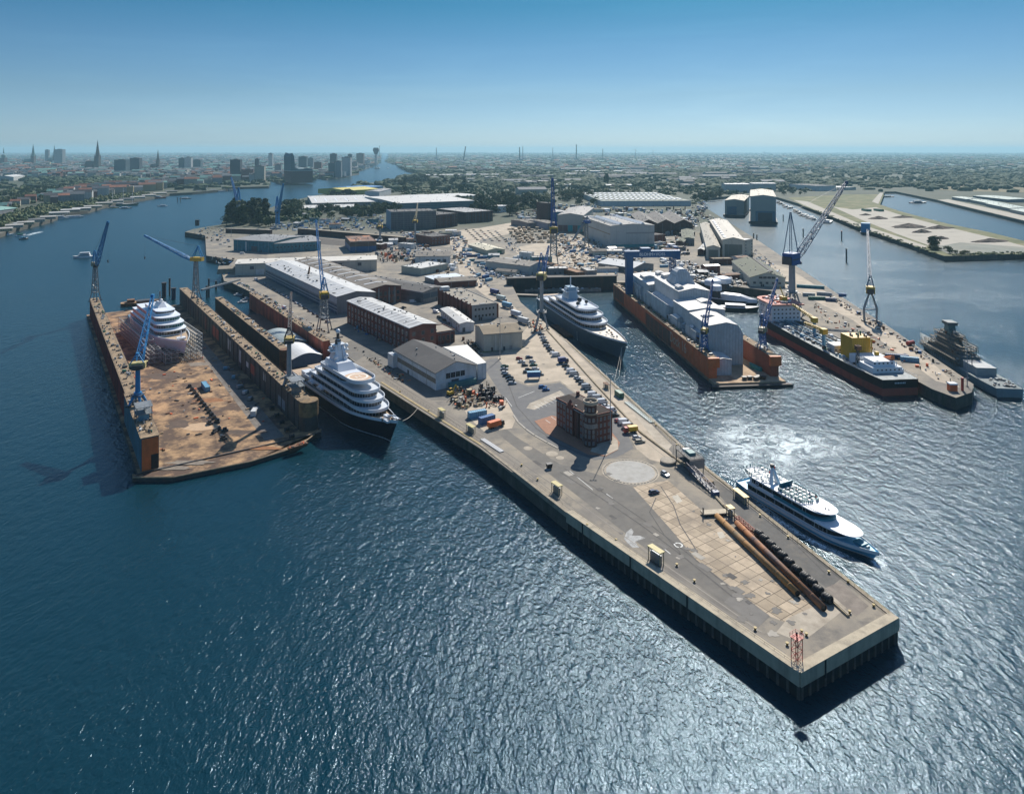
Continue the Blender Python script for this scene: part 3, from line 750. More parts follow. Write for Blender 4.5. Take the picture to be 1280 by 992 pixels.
# ================================================================== buildings
roof_patch_a = mat('roof_patch_grey', (.30,.30,.29), .8, .15, .4); roof_patch_b = mat('roof_patch_dark', (.09,.088,.085), .85, .15, .4)
def gable_roof(b, L, w, h, rise, m, over=.5, axis='x', th=.25):
    """roof over a L x w block with the ridge along x (or y)"""
    if axis == 'x':
        for s in (1,-1):
            y0 = w/2+s*(w/2+over); z0 = h-rise*over/(w/2)
            vs = [(-over,y0,z0),(L+over,y0,z0),(L+over,w/2,h+rise),(-over,w/2,h+rise)]
            vs += [(x,y,z+th) for x,y,z in vs]
            b.add(vs, [(0,1,2,3),(4,7,6,5),(0,4,5,1),(1,5,6,2),(3,2,6,7),(0,3,7,4)] if s>0 else [(3,2,1,0),(5,6,7,4),(1,5,4,0),(2,6,5,1),(7,6,2,3),(4,7,3,0)], m)
    else:
        for s in (1,-1):
            x0 = L/2+s*(L/2+over); z0 = h-rise*over/(L/2)
            vs = [(x0,-over,z0),(x0,w+over,z0),(L/2,w+over,h+rise),(L/2,-over,h+rise)]
            vs += [(x,y,z+th) for x,y,z in vs]
            b.add(vs, [(0,1,2,3),(4,7,6,5),(0,4,5,1),(1,5,6,2),(3,2,6,7),(0,3,7,4)] if s<0 else [(3,2,1,0),(5,6,7,4),(1,5,4,0),(2,6,5,1),(7,6,2,3),(4,7,3,0)], m)
def walls(b, L, w, h, m, rise=0, axis='x', z0=-.3):
    if rise == 0: b.box(0,L,0,w,z0,h,m); return
    if axis == 'x':
        e = [(0,z0),(w,z0),(w,h),(w/2,h+rise),(0,h)]
        b.loft([[(0,y,z) for y,z in e],[(L,y,z) for y,z in e]], m)
    else:
        e = [(0,z0),(L,z0),(L,h),(L/2,h+rise),(0,h)]
        b.loft([[(x,w,z) for x,z in e],[(x,0,z) for x,z in e]], m)
PANE = {}
def window(parent, x, y, z, w, h, face, fm=None, gm=None, arch=False, name='window'):
    """framed window on the wall facing -x, +x, -y or +y; a mesh of its own, pane as sub-part. frame stands proud 6 cm"""
    key = (w,h,fm.name if fm else '',gm.name if gm else '')
    if key not in PANE:
        fm = fm or offwhite; b = MB(); t = .12
        b.box(-w/2,w/2,-.07,.02,-h/2,-h/2+t,fm); b.box(-w/2,w/2,-.07,.02,h/2-t,h/2,fm)
        b.box(-w/2,-w/2+t,-.07,.02,-h/2+t,h/2-t,fm); b.box(w/2-t,w/2,-.07,.02,-h/2+t,h/2-t,fm); b.box(-.04,.04,-.06,.02,-h/2+t,h/2-t,fm); b.box(-w/2+t,w/2-t,-.055,.02,h*.12,h*.12+.07,fm)
        g = MB(); g.box(-w/2+t*.6,w/2-t*.6,-.03,.015,-h/2+t*.6,h/2-t*.6,gm or glass)
        PANE[key] = (b.mesh('window'), g.mesh('pane'))
    rz = {'-y':0,'+x':math.pi/2,'+y':math.pi,'-x':-math.pi/2}[face]
    o = obj(name, PANE[key][0], parent, (x,y,z), rz); obj('pane', PANE[key][1], o)
    return o
def building(label, A, B, C, h, wm, rm, rise=0, axis='x', over=.5, name='workshop', cat='building', group=None, flat_edge=True, z=0):
    """block on the ground plan rectangle A-B-C with walls and roof parts; returns object, length, width"""
    o0, x, y, L, w, ang = frame(A,B,C)
    if y.dot(Vector((-math.sin(ang),math.cos(ang),0))) < 0:   # keep a right-handed local frame
        o0 = Vector((B[0],B[1],0)); ang = math.atan2(-x.y,-x.x)
    o = thing(name, label, cat, (o0.x,o0.y,z), ang, group)
    b = MB(); walls(b, L, w, h, wm, rise, axis); b.build('wall', o)
    b = MB()
    if rise: gable_roof(b, L, w, h, rise, rm, over, axis)
    else:
        b.box(-.15,L+.15,-.15,w+.15,h,h+.12,rm)
        for q in ((-.2,.15,-.2,w+.2),(L-.15,L+.2,-.2,w+.2),(.15,L-.15,-.2,.15),(.15,L-.15,w-.15,w+.2)): b.box(*q,h+.12,h+.55,wm)
    b.build('roof', o)
    rr = random.Random(int(L*7+w*3)); b = MB()
    hz2 = lambda x, y: h+rise*(1-abs(2*y/w-1) if axis == 'x' else 1-abs(2*x/L-1))+.3
    for i in range(min(26,int(L*w/90))):
        x, y = rr.uniform(1.2,L-1.2), rr.uniform(1.2,w-1.2); k = rr.random(); z = hz2(x,y)
        if k < .4: b.cbox((x,y,z+.25),rr.uniform(.6,1.8),rr.uniform(.6,1.4),rr.uniform(.6,1.1),rr.choice((steel,grey,dksteel)))
        elif k < .65: b.cyl((x,y),.3,z-.3,z+1.0,steel,8)
        elif rise < 3: b.cbox((x,y,z),rr.uniform(1.5,4.5),rr.uniform(1,2.6),.3,rr.choice((roof_patch_a,roof_patch_b)))
    if b.v: tag(b.build('roof_fittings', o), kind='stuff')
    if h > 4.5 and L > 8:
        b = MB(); q = (0,L) if axis == 'x' else (0,w)
        for s in (-1,1):
            if axis == 'x': b.box(-over,L+over,(-over-.22 if s<0 else w+over),(-over if s<0 else w+over+.22),h-.35-(rise*over*2/w),h-.1-(rise*over*2/w),grey)
            elif rise: b.box((-over-.22 if s<0 else L+over),(-over if s<0 else L+over+.22),-over,w+over,h-.35-(rise*over*2/L),h-.1-(rise*over*2/L),grey)
        if b.v: b.build('gutters', o)['kind'] = 'stuff'
        b = MB(); n = max(2,int(L/14))
        for i in range(n):
            x = L*(i+.5)/n+rr.uniform(-2,2); b.box(x-.1,x+.1,-.16,-.02,0,h-.2,grey); b.box(x-.1,x+.1,w+.02,w+.16,0,h-.2,grey)
        tag(b.build('downpipes', o), kind='stuff')
        for i in range(2):
            x = L*rr.uniform(.1,.85); b = MB(); b.box(x,x+1.3,-.1,-.015,0,2.3,dksteel); b.build('door', o)
    return o, L, w
# ================================================================== floating docks
def text(parent, s, size, loc, rot, m, name='lettering', ext=.03):
    c = bpy.data.curves.new(name,'FONT'); c.body = s; c.size = size; c.extrude = ext; c.align_x = 'CENTER'; c.align_y = 'CENTER'; c.materials.append(m)
    q = bpy.data.objects.new('tmp', c); me = bpy.data.meshes.new_from_object(q); bpy.data.objects.remove(q); bpy.data.curves.remove(c)
    o = obj(name, me, parent, loc); o.rotation_euler = rot; return o
def local(o, p):
    M = Matrix.Translation(o.location)@Matrix.Rotation(o.rotation_euler.z,4,'Z'); return M.inverted()@Vector(p)
def world(o, p): return Matrix.Translation(o.location)@Matrix.Rotation(o.rotation_euler.z,4,'Z')@Vector(p)

decksand = mat('dock_deck_rust_and_sand', (.36,.225,.115), .9, .4, .16, dirt=(.085,.05,.032), dsc=.10, dlo=.41, dhi=.56)
d16deck = mat('dock_deck_sand', (.42,.30,.19), .9, .2, .2, dirt=(.2,.12,.07), dsc=.12)
wtop = mat('wall_walkway', (.30,.215,.13), .9, .3, .5, dirt=(.10,.075,.05), dsc=.3, dlo=.45, dhi=.7)
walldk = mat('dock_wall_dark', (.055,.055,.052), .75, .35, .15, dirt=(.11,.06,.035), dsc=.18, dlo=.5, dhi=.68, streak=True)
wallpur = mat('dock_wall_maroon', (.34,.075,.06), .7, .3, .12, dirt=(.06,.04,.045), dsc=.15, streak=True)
wallteal = mat('dock_wall_teal', (.06,.15,.19), .7, .3, .15, dirt=(.09,.06,.04), dsc=.2, streak=True)
wallred = mat('dock_wall_rust_red', (.46,.105,.05), .75, .25, .15, dirt=(.075,.035,.025), dsc=.2, dlo=.45, dhi=.7, streak=True)
wallblk = mat('dock_wall_black', (.03,.03,.03), .75, .4, .2, dirt=(.09,.05,.025), dsc=.2, dlo=.52, dhi=.7, streak=True)

def clutter_on_wall(b, x0, x1, y0, y1, z, n, seed):
    r = random.Random(seed); ms = [dksteel, steel, green_paint, offwhite, grey, woodm]
    for i in range(n):
        y = r.uniform(y0,y1); x = r.uniform(x0,x1); k = r.random(); m = r.choice(ms)
        if k < .4: b.cyl((x,y),r.uniform(.25,.5),z,z+r.uniform(.5,1.1),m,8)
        elif k < .75: b.cbox((x,y,z+.5),r.uniform(.5,1.6),r.uniform(.5,2.4),r.uniform(.5,1.4),m,r.uniform(0,3))
        else:
            b.cyl((x-.5,y),.22,z,z+.8,dksteel,8); b.cyl((x+.5,y),.22,z,z+.8,dksteel,8); b.cbox((x,y,z+.15),2,.8,.3,dksteel)
def wing(parent, x0, x1, y0, y1, z0, z1, m, seed, railm=None, top=None, n=40):
    b = MB(); b.box(x0,x1,y0,y1,z0,z1,m); w = b.build('wing_wall', parent)
    b = MB(); b.box(x0-.25,x1+.25,y0-.25,y1+.25,z1+.001,z1+.22,top or wtop); b.build('walkway', w)
    b = MB()
    for x in (x0-.1,x1+.1): b.rail([(x,y0,z1+.22),(x,y1,z1+.22)],1.1,railm or dksteel,3.2,.05)
    b.build('railing', w)
    b = MB(); clutter_on_wall(b, x0+.8, x1-.8, y0+3, y1-3, z1+.22, n, seed); tag(b.build('deck_gear', w), kind='stuff')
    return w
def panels(parent, face_x, side, y0, y1, z0, z1, items, name='wall_patch'):
    for y, w, za, zb, m in items:
        b = MB(); x = face_x + side*.0
        b.box(min(x,x+side*.07),max(x,x+side*.07),y,y+w,za,zb,m); b.build(name, parent)

# ---- dock at the left: yacht and scaffolding inside
D11 = thing('floating_dock', 'long rust brown floating dock open at the front with a white yacht inside', 'floating dock', (-155,298.7,WZ), math.radians(33.9))
DW, DL, WH = 74.0, 338.0, 15.6
b = MB(); b.prism([(-2,-2),(DW+2,-2),(DW+2,DL+4),(-2,DL+4)], -2, 1.9, walldk, decksand)
dk = b.build('pontoon_deck', D11)
b = MB(); b.prism([(-4,-4),(10,-13),(40,-15.5),(62,-11.5),(DW+3,2),(DW+3,6),(DW+2,-2.002),(-2,-2.002),(-4,0)], -2, 1.7, walldk, decksand); ap = b.build('front_apron', D11)
b = MB(); 
for p,q in zip([(-4,-4),(10,-13),(40,-15.5),(62,-11.5)],[(10,-13),(40,-15.5),(62,-11.5),(DW+3,2)]):
    b.tube((*p,1.75),(*q,1.75),.4,woodm,6)
b.build('fender_rail', ap)
b = MB(); b.box(-2,DW+2,-2.4,-1.9,1.9,2.25,dksteel); b.build('hinge_beam', ap)
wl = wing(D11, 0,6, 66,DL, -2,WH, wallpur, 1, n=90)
wl2 = wing(D11, -.6,6.2, 0,66, -2,WH-.05, wallteal, 2, n=46)
b = MB(); b.box(-.3,6,-.35,-.002,-1,WH-.4,orange); ep = b.build('end_panel', D11); ep['label'] = 'orange red end face of the left wall'
b = MB(); b.box(3.2,6.05,-.6,-.3,2.2,WH*.52,black); b.build('dark_opening', ep)
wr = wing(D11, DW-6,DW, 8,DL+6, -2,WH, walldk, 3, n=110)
b = MB(); b.cyl((DW-1.5,6.5),4.4,-2,WH*.55,walldk,14); b.cyl((DW-1.5,6.5),4.6,WH*.55,WH+.2,mat('rusty_ochre_plate',(.20,.13,.06),.85,.35,.4,dirt=(.06,.04,.03),dsc=.3),14); b.build('end_tower', D11)
pm = mat('pale_patch_paint', (.42,.42,.40), .7, .15, .3, dirt=(.2,.13,.08), dsc=.3)
pr = mat('red_lead_patch', (.30,.06,.035), .7, .15, .3)
panels(wr, DW-6, -1, 0,0,0,0, [(66,5,9,13.4,pm),(88,12,6,11.4,pr),(120,7,5.5,12.8,pm),(150,8,6,13,pm),(186,22,5,12,pr),(225,9,4,13,mat('dark_red_patch',(.14,.04,.03),.7,.2,.3)),(30,12,4,9,mat('blue_grey_patch',(.17,.21,.24),.7,.2,.3)),(104,5,7,10,offwhite)])
# box ribs on the inner faces
b = MB()
for i in range(30): b.box(DW-6.35,DW-6.01,14+i*10.6,14.5+i*10.6,2.1,WH-.8,walldk)
tag(b.build('stiffeners', wr), kind='stuff')
b = MB()
for i in range(58): b.box(-.3,-.01,70+i*4.6,70.35+i*4.6,.4,WH-.6,wallpur)
tag(b.build('stiffeners', wl), kind='stuff')
# small towers and pipework on the front ends of the walls
def dock_gear(o, x, y, z, label, seed):
    r = random.Random(seed); t = thing('service_platform', label, 'platform', world(o,(x,y,z)), o.rotation_euler.z)
    for k,(a,c) in enumerate(((-3,-4),(3,-4),(-3,4),(3,4))):
        b = MB(); b.tube((a,c,0),(a,c,6.4),.2,steel,6); b.build('post', t)
    for z1 in (3.1,6.2):
        b = MB(); b.box(-3.4,3.4,-4.5,4.5,z1,z1+.18,steel); b.rail([(-3.3,-4.4,z1+.2),(3.3,-4.4,z1+.2),(3.3,4.4,z1+.2),(-3.3,4.4,z1+.2),(-3.3,-4.4,z1+.2)],1.1,steel); b.build('platform_deck', t)
    b = MB(); b.box(-2,2,-3,0,0,2.7,ltblue if seed%2 else steel); b.box(-2.2,2.2,-3.2,.2,2.7,2.85,grey); b.build('control_hut', t)
    b = MB()
    for i in range(7): b.tube((r.uniform(-3,3),r.uniform(-4,4),0),(r.uniform(-3,3),r.uniform(-4,4),6.2),.09,steel,5)
    b.build('brace', t)
    return t
dock_gear(D11, 3, 24, WH+.2, 'blue grey steel platform on the front end of the left dock wall', 1)
dock_gear(D11, DW-3, 22, WH+.2, 'grey steel platform on the front end of the right dock wall beside the dark yacht', 2)
# keel blocks, paint boxes, tools on the dock floor
ZD = WZ+1.9
def on11(px,py): return G(px,py,ZD)
r_ = random.Random(3)
kb = [(237+5.6*i/1.0*.55, 484+6.4*i*.62) for i in range(12)]
for i,(x,y) in enumerate(kb):
    p = on11(x,y); t = thing('keel_block', 'black timber keel block, %s of the row down the middle of the brown dock floor' % ordn(i+1), 'keel block', p, D11.rotation_euler.z+.05*r_.uniform(-1,1), 'keel blocks in a row on the dock floor')
    b = MB(); b.box(-1.3,1.3,-.6,.6,0,.7,dksteel); b.build('base', t); b = MB(); b.box(-.9,.9,-.5,.5,.7,1.5,woodm if i%3 else dksteel); b.box(-.7,.7,-.55,.55,1.5,1.8,black); b.build('cap', t)
for i,(x,y) in enumerate(((262,530),(268,541),(274,537),(281,539),(273,528),(279,549))):
    p = on11(x,y); t = thing('keel_block', 'black keel block in the loose cluster, %s from the dock front' % ordn(6-i), 'keel block', p, r_.uniform(0,3), 'loose cluster of keel blocks')
    b = MB(); b.box(-1.6,1.6,-.8,.8,0,1.0,dksteel); b.build('base', t); b = MB(); b.box(-.9,.9,-.5,.5,1.0,1.9,black); b.build('cap', t)
b = MB(); p = on11(251,533)
tag(b.obj if False else sheet('sand_patch', [p+Vector((9*math.cos(a)+1*math.cos(3*a),5.2*math.sin(a),.03)) for a in [i*.26 for i in range(24)]], mat('pale_grit',(.46,.32,.20),.95,.15,.5), ZD+.01), 'pale round patch of blasting grit on the dock floor', 'grit patch', kind='thing')
container('light blue', on11(257,486), D11.rotation_euler.z+math.pi/2, 'pale blue container lying beside the row of black keel blocks', 12)
container('white', on11(318,518), D11.rotation_euler.z+1.1, 'small white site cabin on the shaded side of the dock floor', 6)
for i,(x,y) in enumerate(((283,462),(300,485),(307,492),(313,500),(292,473))):
    t = thing('equipment_skid', 'grey equipment skid by the right dock wall, %s from the yacht' % ordn((1,3,4,5,2)[i]), 'equipment', on11(x,y), D11.rotation_euler.z+.3*i, 'equipment along the dock wall')
    b = MB(); b.box(-2,2,-1,1,.2,.4,dksteel); b.box(-2,2,-1,-.8,0,.2,dksteel); b.box(-2,2,.8,1,0,.2,dksteel); b.build('skid', t); b = MB(); b.box(-1.7,.4,-.9,.9,.4,1.9,(ltblue,grey,offwhite,steel,ltblue)[i]); b.tube((1.2,-.8,1.1),(1.2,.8,1.1),.7,steel,10); b.build('machine', t)
for i in range(7):
    x,y = 340+6.2*i, 512+9.0*i
    if i > 4: break
    t = thing('hose_reel', 'black reel against the foot of the right dock wall, %s from the front' % ordn(5-i), 'reel', on11(x,y), D11.rotation_euler.z, 'black reels along the dock wall')
    b = MB(); b.tube((-.9,0,1.1),(.9,0,1.1),.7,rubber,12); b.build('drum', t); b = MB()
    for s in (-1,1): b.tube((s*.95,0,1.1),(s*1.05,0,1.1),1.1,dksteel,14); b.box(s*1-.1,s*1+.1,-.8,.8,0,.3,dksteel)
    b.build('flange', t)
t = thing('scrap_skip', 'open rust red skip on the front edge of the dock apron', 'skip', on11(372,560), D11.rotation_euler.z+.15)
b = MB(); b.loft([[(-4,-1.2,.2),(4,-1.2,.2),(4.6,-1.2,1.5),(-4.6,-1.2,1.5)],[(-4,1.2,.2),(4,1.2,.2),(4.6,1.2,1.5),(-4.6,1.2,1.5)]], rust); b.build('body', t)
b = MB(); 
for i in range(14): b.cbox((r_.uniform(-4,4),r_.uniform(-1,1),1.6),r_.uniform(.5,2),.3,.3,r_.choice((rust,dksteel,redox)),r_.uniform(0,3))
tag(b.build('scrap', t), kind='stuff')

# ---- yacht on blocks
hullw = mat('yacht_hull_white', (.76,.80,.84), .3, .05, .1)
stern, bow = Vector((-280,541,0)), Vector((-205,449,0))
Y1, L1 = ship_root('motor_yacht', 'white motor yacht propped up among scaffolding in the brown dock', 'yacht', stern, bow, WZ+5)
h_, d_, s_ = hull(L1, 22.5, 8.2, hullw, mat('hull_bottom_dark',(.06,.06,.07),.6,.2,.3), 1.6, 1.8, .36, .07, .85, 1.1, 3.2, bexp=1.5, deckm=mat('teak_deck',(.40,.29,.19),.7,.12,.6), bulwark=1.1)
h_.build('hull', Y1, False); d_.build('deck', Y1)
for k,(x0,x1,w,z,hh) in enumerate(((-54,27,19.6,8.0,3.2),(-50,23,18.4,11.5,3.2),(-42,17,16.0,15.0,3.2),(-26,9,12.0,18.5,2.7))):
    deckhouse(Y1, x0,x1,w,z,hh, hullw, .13, 0, .25, .8, (.25,.86) if k in (0,1,2) else (.45,.8), .3, mat('green_tint_glass',(.02,.09,.09),.12,.2,.5) if k in (1,2) else None, raise_=0)
b = MB(); b.loft([[(x,y,21.3) for x,y in ((-14,-3),(-2,-3),(-2,3),(-14,3))],[(x,y,25) for x,y in ((-12,-1.6),(-6,-1.6),(-6,1.6),(-12,1.6))]], white); b.bar((-9,-4,24),(-9,4,24),.4,white); ms = b.build('mast', Y1)
b = MB(); b.truss((-9,0,25),(-9,0,32),1.2,.6,5,.14,steel,(0,1,0)); b.build('antenna', ms)
for x,y,z in ((-16,-3,21.2),(-16,3,21.2),(-6,0,26)):
    b = MB(); b.ball((x,y,z),1.2,white,12); b.build('radar_dome', ms, True)
b = MB(); b.tube((46,0,9.8),(46,0,15),.3,white,8); b.box(44,48,-2.5,2.5,9.8,10.8,white); b.build('fore_mast', Y1)
b = MB()
for x in range(-44,44,8):
    for y in (-5.5,0,5.5): b.cbox((x,y,-3.2),1.4,2,3.6,dksteel)
tag(b.build('shoring_blocks'), 'dark shoring blocks under the white yacht in dock', 'shoring', kind='stuff').matrix_world = Matrix.Translation(Y1.location)@Matrix.Rotation(Y1.rotation_euler.z,4,'Z')
def scaffold(label, o, x0, x1, y0, y1, z0, z1, step=4.6, dz=2.6, m=None):
    t = thing('scaffolding', label, 'scaffolding', o.location, o.rotation_euler.z)
    m = m or mat('galvanised_tube',(.46,.46,.44),.5,.15,1,metal=.4); b = MB(); nx = max(1,int((x1-x0)/step)); ny = max(1,int(abs(y1-y0)/3.2)); nz = int((z1-z0)/dz)
    X = [x0+(x1-x0)*i/nx for i in range(nx+1)]; Yy = [y0+(y1-y0)*i/ny for i in range(ny+1)]
    for x in X:
        for y in Yy: b.bar((x,y,z0),(x,y,z1),.3,m)
    for k in range(1,nz+1):
        z = z0+k*dz
        for y in Yy: b.bar((x0,y,z),(x1,y,z),.3,m)
        for x in X: b.bar((x,y0,z),(x,y1,z),.3,m)
    b.build('tube_frame', t)
    b = MB()
    for k in range(1,nz+1):
        b.box(x0,x1,min(y0,y1)+.2,min(y0,y1)+1.1,z0+k*dz+.02,z0+k*dz+.08,mat('scaffold_boards',(.30,.24,.17),.9,.25,.8))
    b.build('boards', t); return t
scaffold('tall grid of scaffolding along the starboard side of the docked white yacht', Y1, -52,30,-18,-12.5,-5,9.2)
scaffold('tall grid of scaffolding along the port side of the docked white yacht', Y1, -40,34,12.5,16.5,-5,8)
scaffold('narrow scaffolding wrapped round the bow of the docked white yacht', Y1, 34,53,-11,11,-5,4.2)
scaffold('leaning rack of scaffolding tubes right of the docked bow', Y1, 30,46,-19,-12,-5,7.2)
b = MB(); rq = random.Random(55)
for i in range(170):
    x, y = (rq.gauss(36,9), rq.uniform(20,215)) if i < 90 else (rq.choice((rq.uniform(8,14),rq.uniform(56,66))), rq.uniform(10,300))
    b.cbox((x,y,2.15),rq.uniform(.4,3),rq.uniform(.2,1.2),rq.uniform(.15,.7),rq.choice((dksteel,rust,woodm,steel,black,redox)),rq.choice((0,1.57,rq.uniform(0,3))))
q_ = tag(b.build('dock_debris'), 'planks, bars and small gear strewn over the brown dock floor', kind='stuff'); q_.location = D11.location; q_.rotation_euler = D11.rotation_euler
for px,py,rx,ry in ((205,470,16,7),(262,500,9,3.4),(300,540,12,3),(222,530,6,7),(235,578,11,2.4),(330,560,9,2.2),(250,455,10,4),(215,585,7,2)):
    p = G(px,py,ZD); sheet('dock_stain', [p+Vector((rx*math.cos(a)*rq.uniform(.6,1.2),ry*math.sin(a)*rq.uniform(.6,1.2),0)) for a in [i*.349 for i in range(18)]], rq.choice((mat('rust_stain_dark',(.085,.055,.038),.85,.4,.3),mat('rust_stain_orange',(.24,.105,.04),.9,.35,.3),mat('grey_scale',(.20,.165,.13),.9,.3,.4))), ZD+.012+.001*(px%9))
p_ = [world(D11,(x,y,0)) for x,y in ((51,3),(60,3),(62,240),(54,240))]; sheet('dock_lane', p_, mat('dock_grey_lane',(.17,.15,.13),.9,.25,.2,dirt=(.1,.08,.06),dsc=.15), ZD+.006)
# ---- stern side floats, piles
for i,(x,y,hh,c) in enumerate(((205,372,13,dksteel),(212,369,15,rust),(217,374,9.5,mat('pile_navy',(.02,.035,.07),.5,.2,.5)),(261,371,16,dksteel),(258.5,372,10,dksteel))):
    p = W(x,y); t = thing('mooring_pile', ('thick dark mooring pile behind the docked white yacht','tall thin rusty mooring pile behind the docked white yacht','short navy mooring pile behind the docked white yacht','slim tall pole standing in the water by the walkway bridge','shorter slim pole standing in the water by the walkway bridge')[i], 'mooring pile', p)
    b = MB(); b.cyl((0,0),1.9 if i in (0,2) else .8,-3,hh,c,12); b.build('shaft', t); b = MB(); b.cyl((0,0),2.3 if i in (0,2) else 1.0,hh,hh+1,dksteel,12); b.build('cap', t)
t = thing('sludge_barge', 'brown round ended barge lying behind the docked white yacht', 'barge', W(178,380), .5)
h_,d_,s_ = hull(34,11,2.6,rust,rust,.5,1,.4,.04,.6,.5,.4,deckm=decksand); h_.build('hull',t); d_.build('deck',t)
b = MB(); b.box(-12,-6,-3,3,2.6,5,rust); b.box(-4,8,-4,4,2.6,3.6,dksteel); b.build('deck_house',t)
b = MB(); c11 = world(D11,(16,DL-30,1.9))
for i,(x,y) in enumerate(((164,400),(170,404),(176,412),(181,420),(174,425),(168,395))):
    container('grey' if i%2 else 'light blue', on11(x,y), D11.rotation_euler.z+math.pi/2, 'grey roofed storage box beside the port side of the docked yacht, %s from the back' % ordn((2,3,4,5,6,1)[i]), 14, 'boxes along the left dock wall', 3, 3)
car('saloon','dark grey',on11(158,388),2.2,'dark car parked on the dock floor behind the white yacht',None)
# footbridge from the quay to the docks
t = thing('footbridge', 'long narrow grey footbridge from the quay to the brown docks', 'footbridge')
a, c = Vector((G(252,362,3).x,G(252,362,3).y,3)), Vector((G(300,349,1).x,G(300,349,1).y,1))
b = MB(); b.bar(a+Vector((0,0,-.4)),c+Vector((0,0,-.4)),1.6,grey); b.build('deck', t); b = MB(); d = (c-a).normalized(); nn = Vector((-d.y,d.x,0))
for s in (-1.1,1.1): b.rail([a+nn*s,c+nn*s],1.2,steel,3,.07)
b.build('railing', t)
p = W(270,362); b = MB(); b.cyl((p.x,p.y),1.0,-9,2,dksteel,10); b.build('pier', t)

# ---- middle dock with two tents
A0, A1 = G(350,437,7), G(269,372,7)
dd = (A1-A0); dd.z = 0; L10 = dd.length; dd.normalize(); ang10 = math.atan2(dd.y,dd.x)-math.pi/2
D10 = thing('floating_dock', 'narrow floating dock with black left wall and red right wall sheltering two pale tents', 'floating dock', (A0.x,A0.y,WZ), ang10)
B0 = local(D10, G(404,424,7)); B1 = local(D10, G(316,367,7)); W10 = max(30,(B0.x+B1.x)/2+3)
b = MB(); b.box(0,W10,-14,L10-28,-2,2.0,mat('dock_floor_red_brown',(.17,.085,.055),.9,.25,.2,dirt=(.09,.06,.045),dsc=.2)); b.build('pontoon_deck', D10)
wing(D10, 0,5, 0,L10,-2,13.5,wallblk,5,n=60)
wing(D10, W10-4.5,W10, B0.y-4,B1.y+6,-2,13.2,wallred,6,n=60)
b = MB(); b.cyl((2.5,-1.5),3.2,-2,13.9,rust,12); b.build('end_tower', D10)
def tent(label, o, x0, x1, y0, y1, h, rise, m, z=2.0, curved=False):
    t = thing('shelter_tent', label, 'tent', world(o,(x0,y0,z)), o.rotation_euler.z)
    L, w = x1-x0, y1-y0; b = MB(); n = 10 if curved else 2
    arc = [(L*i/n, h+rise*(math.sin(math.pi*i/n) if curved else (1-abs(2*i/n-1)))) for i in range(n+1)]
    b.loft([[(0,y,0)]+[(x,y,zz) for x,zz in arc]+[(L,y,0)] for y in (w-.3,.3)], mat('tent_end_grey',(.16,.18,.20),.7,.1,.4)); b.build('end_wall', t)
    b = MB(); b.loft([[(x-.4 if x==0 else x+.4 if x==L else x,y,zz+.12) for x,zz in arc]+[(x-.4 if x==0 else x+.4 if x==L else x,y,zz+.3) for x,zz in reversed(arc)] for y in (w,0)], m); b.build('cover', t)
    return t
tw_ = mat('tent_fabric_white', (.62,.63,.62), .6, .06, .2); tg_ = ribmat('tent_roof_grey_green', (.30,.35,.35), 3.2, .55, 'Y', .3)
p1 = local(D10, G(333,433,-3)); 
tent('grey green barrel roofed tent further back in the middle dock', D10, 6,26, 30,66, 6, 2.6, tg_, curved=True)
tent('white barrel roofed tent at the open end of the middle dock', D10, 6.5,25, -4,26, 5, 2.6, tw_, curved=True)
t = thing('gangway_boom', 'dark blue tubular boom lying at the mouth of the middle dock', 'boom', world(D10,(24,-12,2.0)), ang10)
b = MB(); b.truss((0,0,1.6),(14,16,3.2),2.4,2.0,6,.3,mat('navy_paint',(.015,.035,.11),.5,.2,.5)); b.box(-2,2,-2,2,0,1.6,mat('navy_paint',(.015,.035,.11))); b.build('boom', t)
for i,(x,y) in enumerate(((298,369),(303,378),(309,374))):
    t = thing('work_float','small cluttered work float in the basin behind the middle dock, %s from the left' % ordn(i+1),'float',W(x,y),.4*i,'work floats in the basin'); b = MB(); b.box(-4,4,-2,2,-.3,.7,grey); b.build('pontoon',t); b = MB(); b.box(-2,0,-1,1,.7,2,offwhite); b.rail([(-4,-2,.7),(4,-2,.7),(4,2,.7)],1,white); b.build('deck_house',t)

# ---- dock 16 with the shrouded ship
D16 = thing('floating_dock', 'rust red floating dock lettered Dock 16 holding the shrouded ship', 'floating dock', (116,419.6,WZ), math.radians(5.7))
W16, L16 = 43.0, 233.0
b = MB(); b.box(0,W16,-9,L16,-2,1.9,d16deck); b.build('pontoon_deck', D16)
b = MB(); b.box(-2,W16+2,-13.5,-9.002,-1.6,1.0,mat('apron_dark',(.07,.05,.04),.8,.3,.4)); b.tube((-2,-13.4,1),(W16+2,-13.4,1),.5,rubber,8); b.build('front_apron', D16)
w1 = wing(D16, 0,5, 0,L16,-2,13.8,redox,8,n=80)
w2 = wing(D16, W16-5,W16, 0,L16,-2,13.8,mat('red_oxide_dark_rust',(.30,.075,.035),.7,.2,.15,dirt=(.08,.035,.025),dsc=.2,streak=True),9,n=60)  # right wall in a darker red oxide with rusty streaks
for w_,xa in ((w1,-.8),(w2,W16-6)):
    b = MB(); b.box(xa,xa+6.8,-1.8,-.002,8.6,14.2,orange); b.build('end_box', w_)
b = MB()
for i in range(22): b.box(-.12,-.01,6+i*10.2,6.25+i*10.2,.3,13.4,redox)
tag(b.build('weld_seams', w1), kind='stuff')
panels(w1, 0, -1, 0,0,0,0, [(70,60,1.5,11.5,mat('brown_repaint',(.20,.085,.05),.7,.12,.2)),(196,34,3,13,mat('orange_repaint',(.27,.07,.03),.65,.1,.2))])
letm = mat('lettering_ochre', (.75,.45,.30), .6, .05, 1)
text(w1, 'Dock 16', 9.5, (-.16,55,8.2), (math.pi/2,0,-math.pi/2), letm)
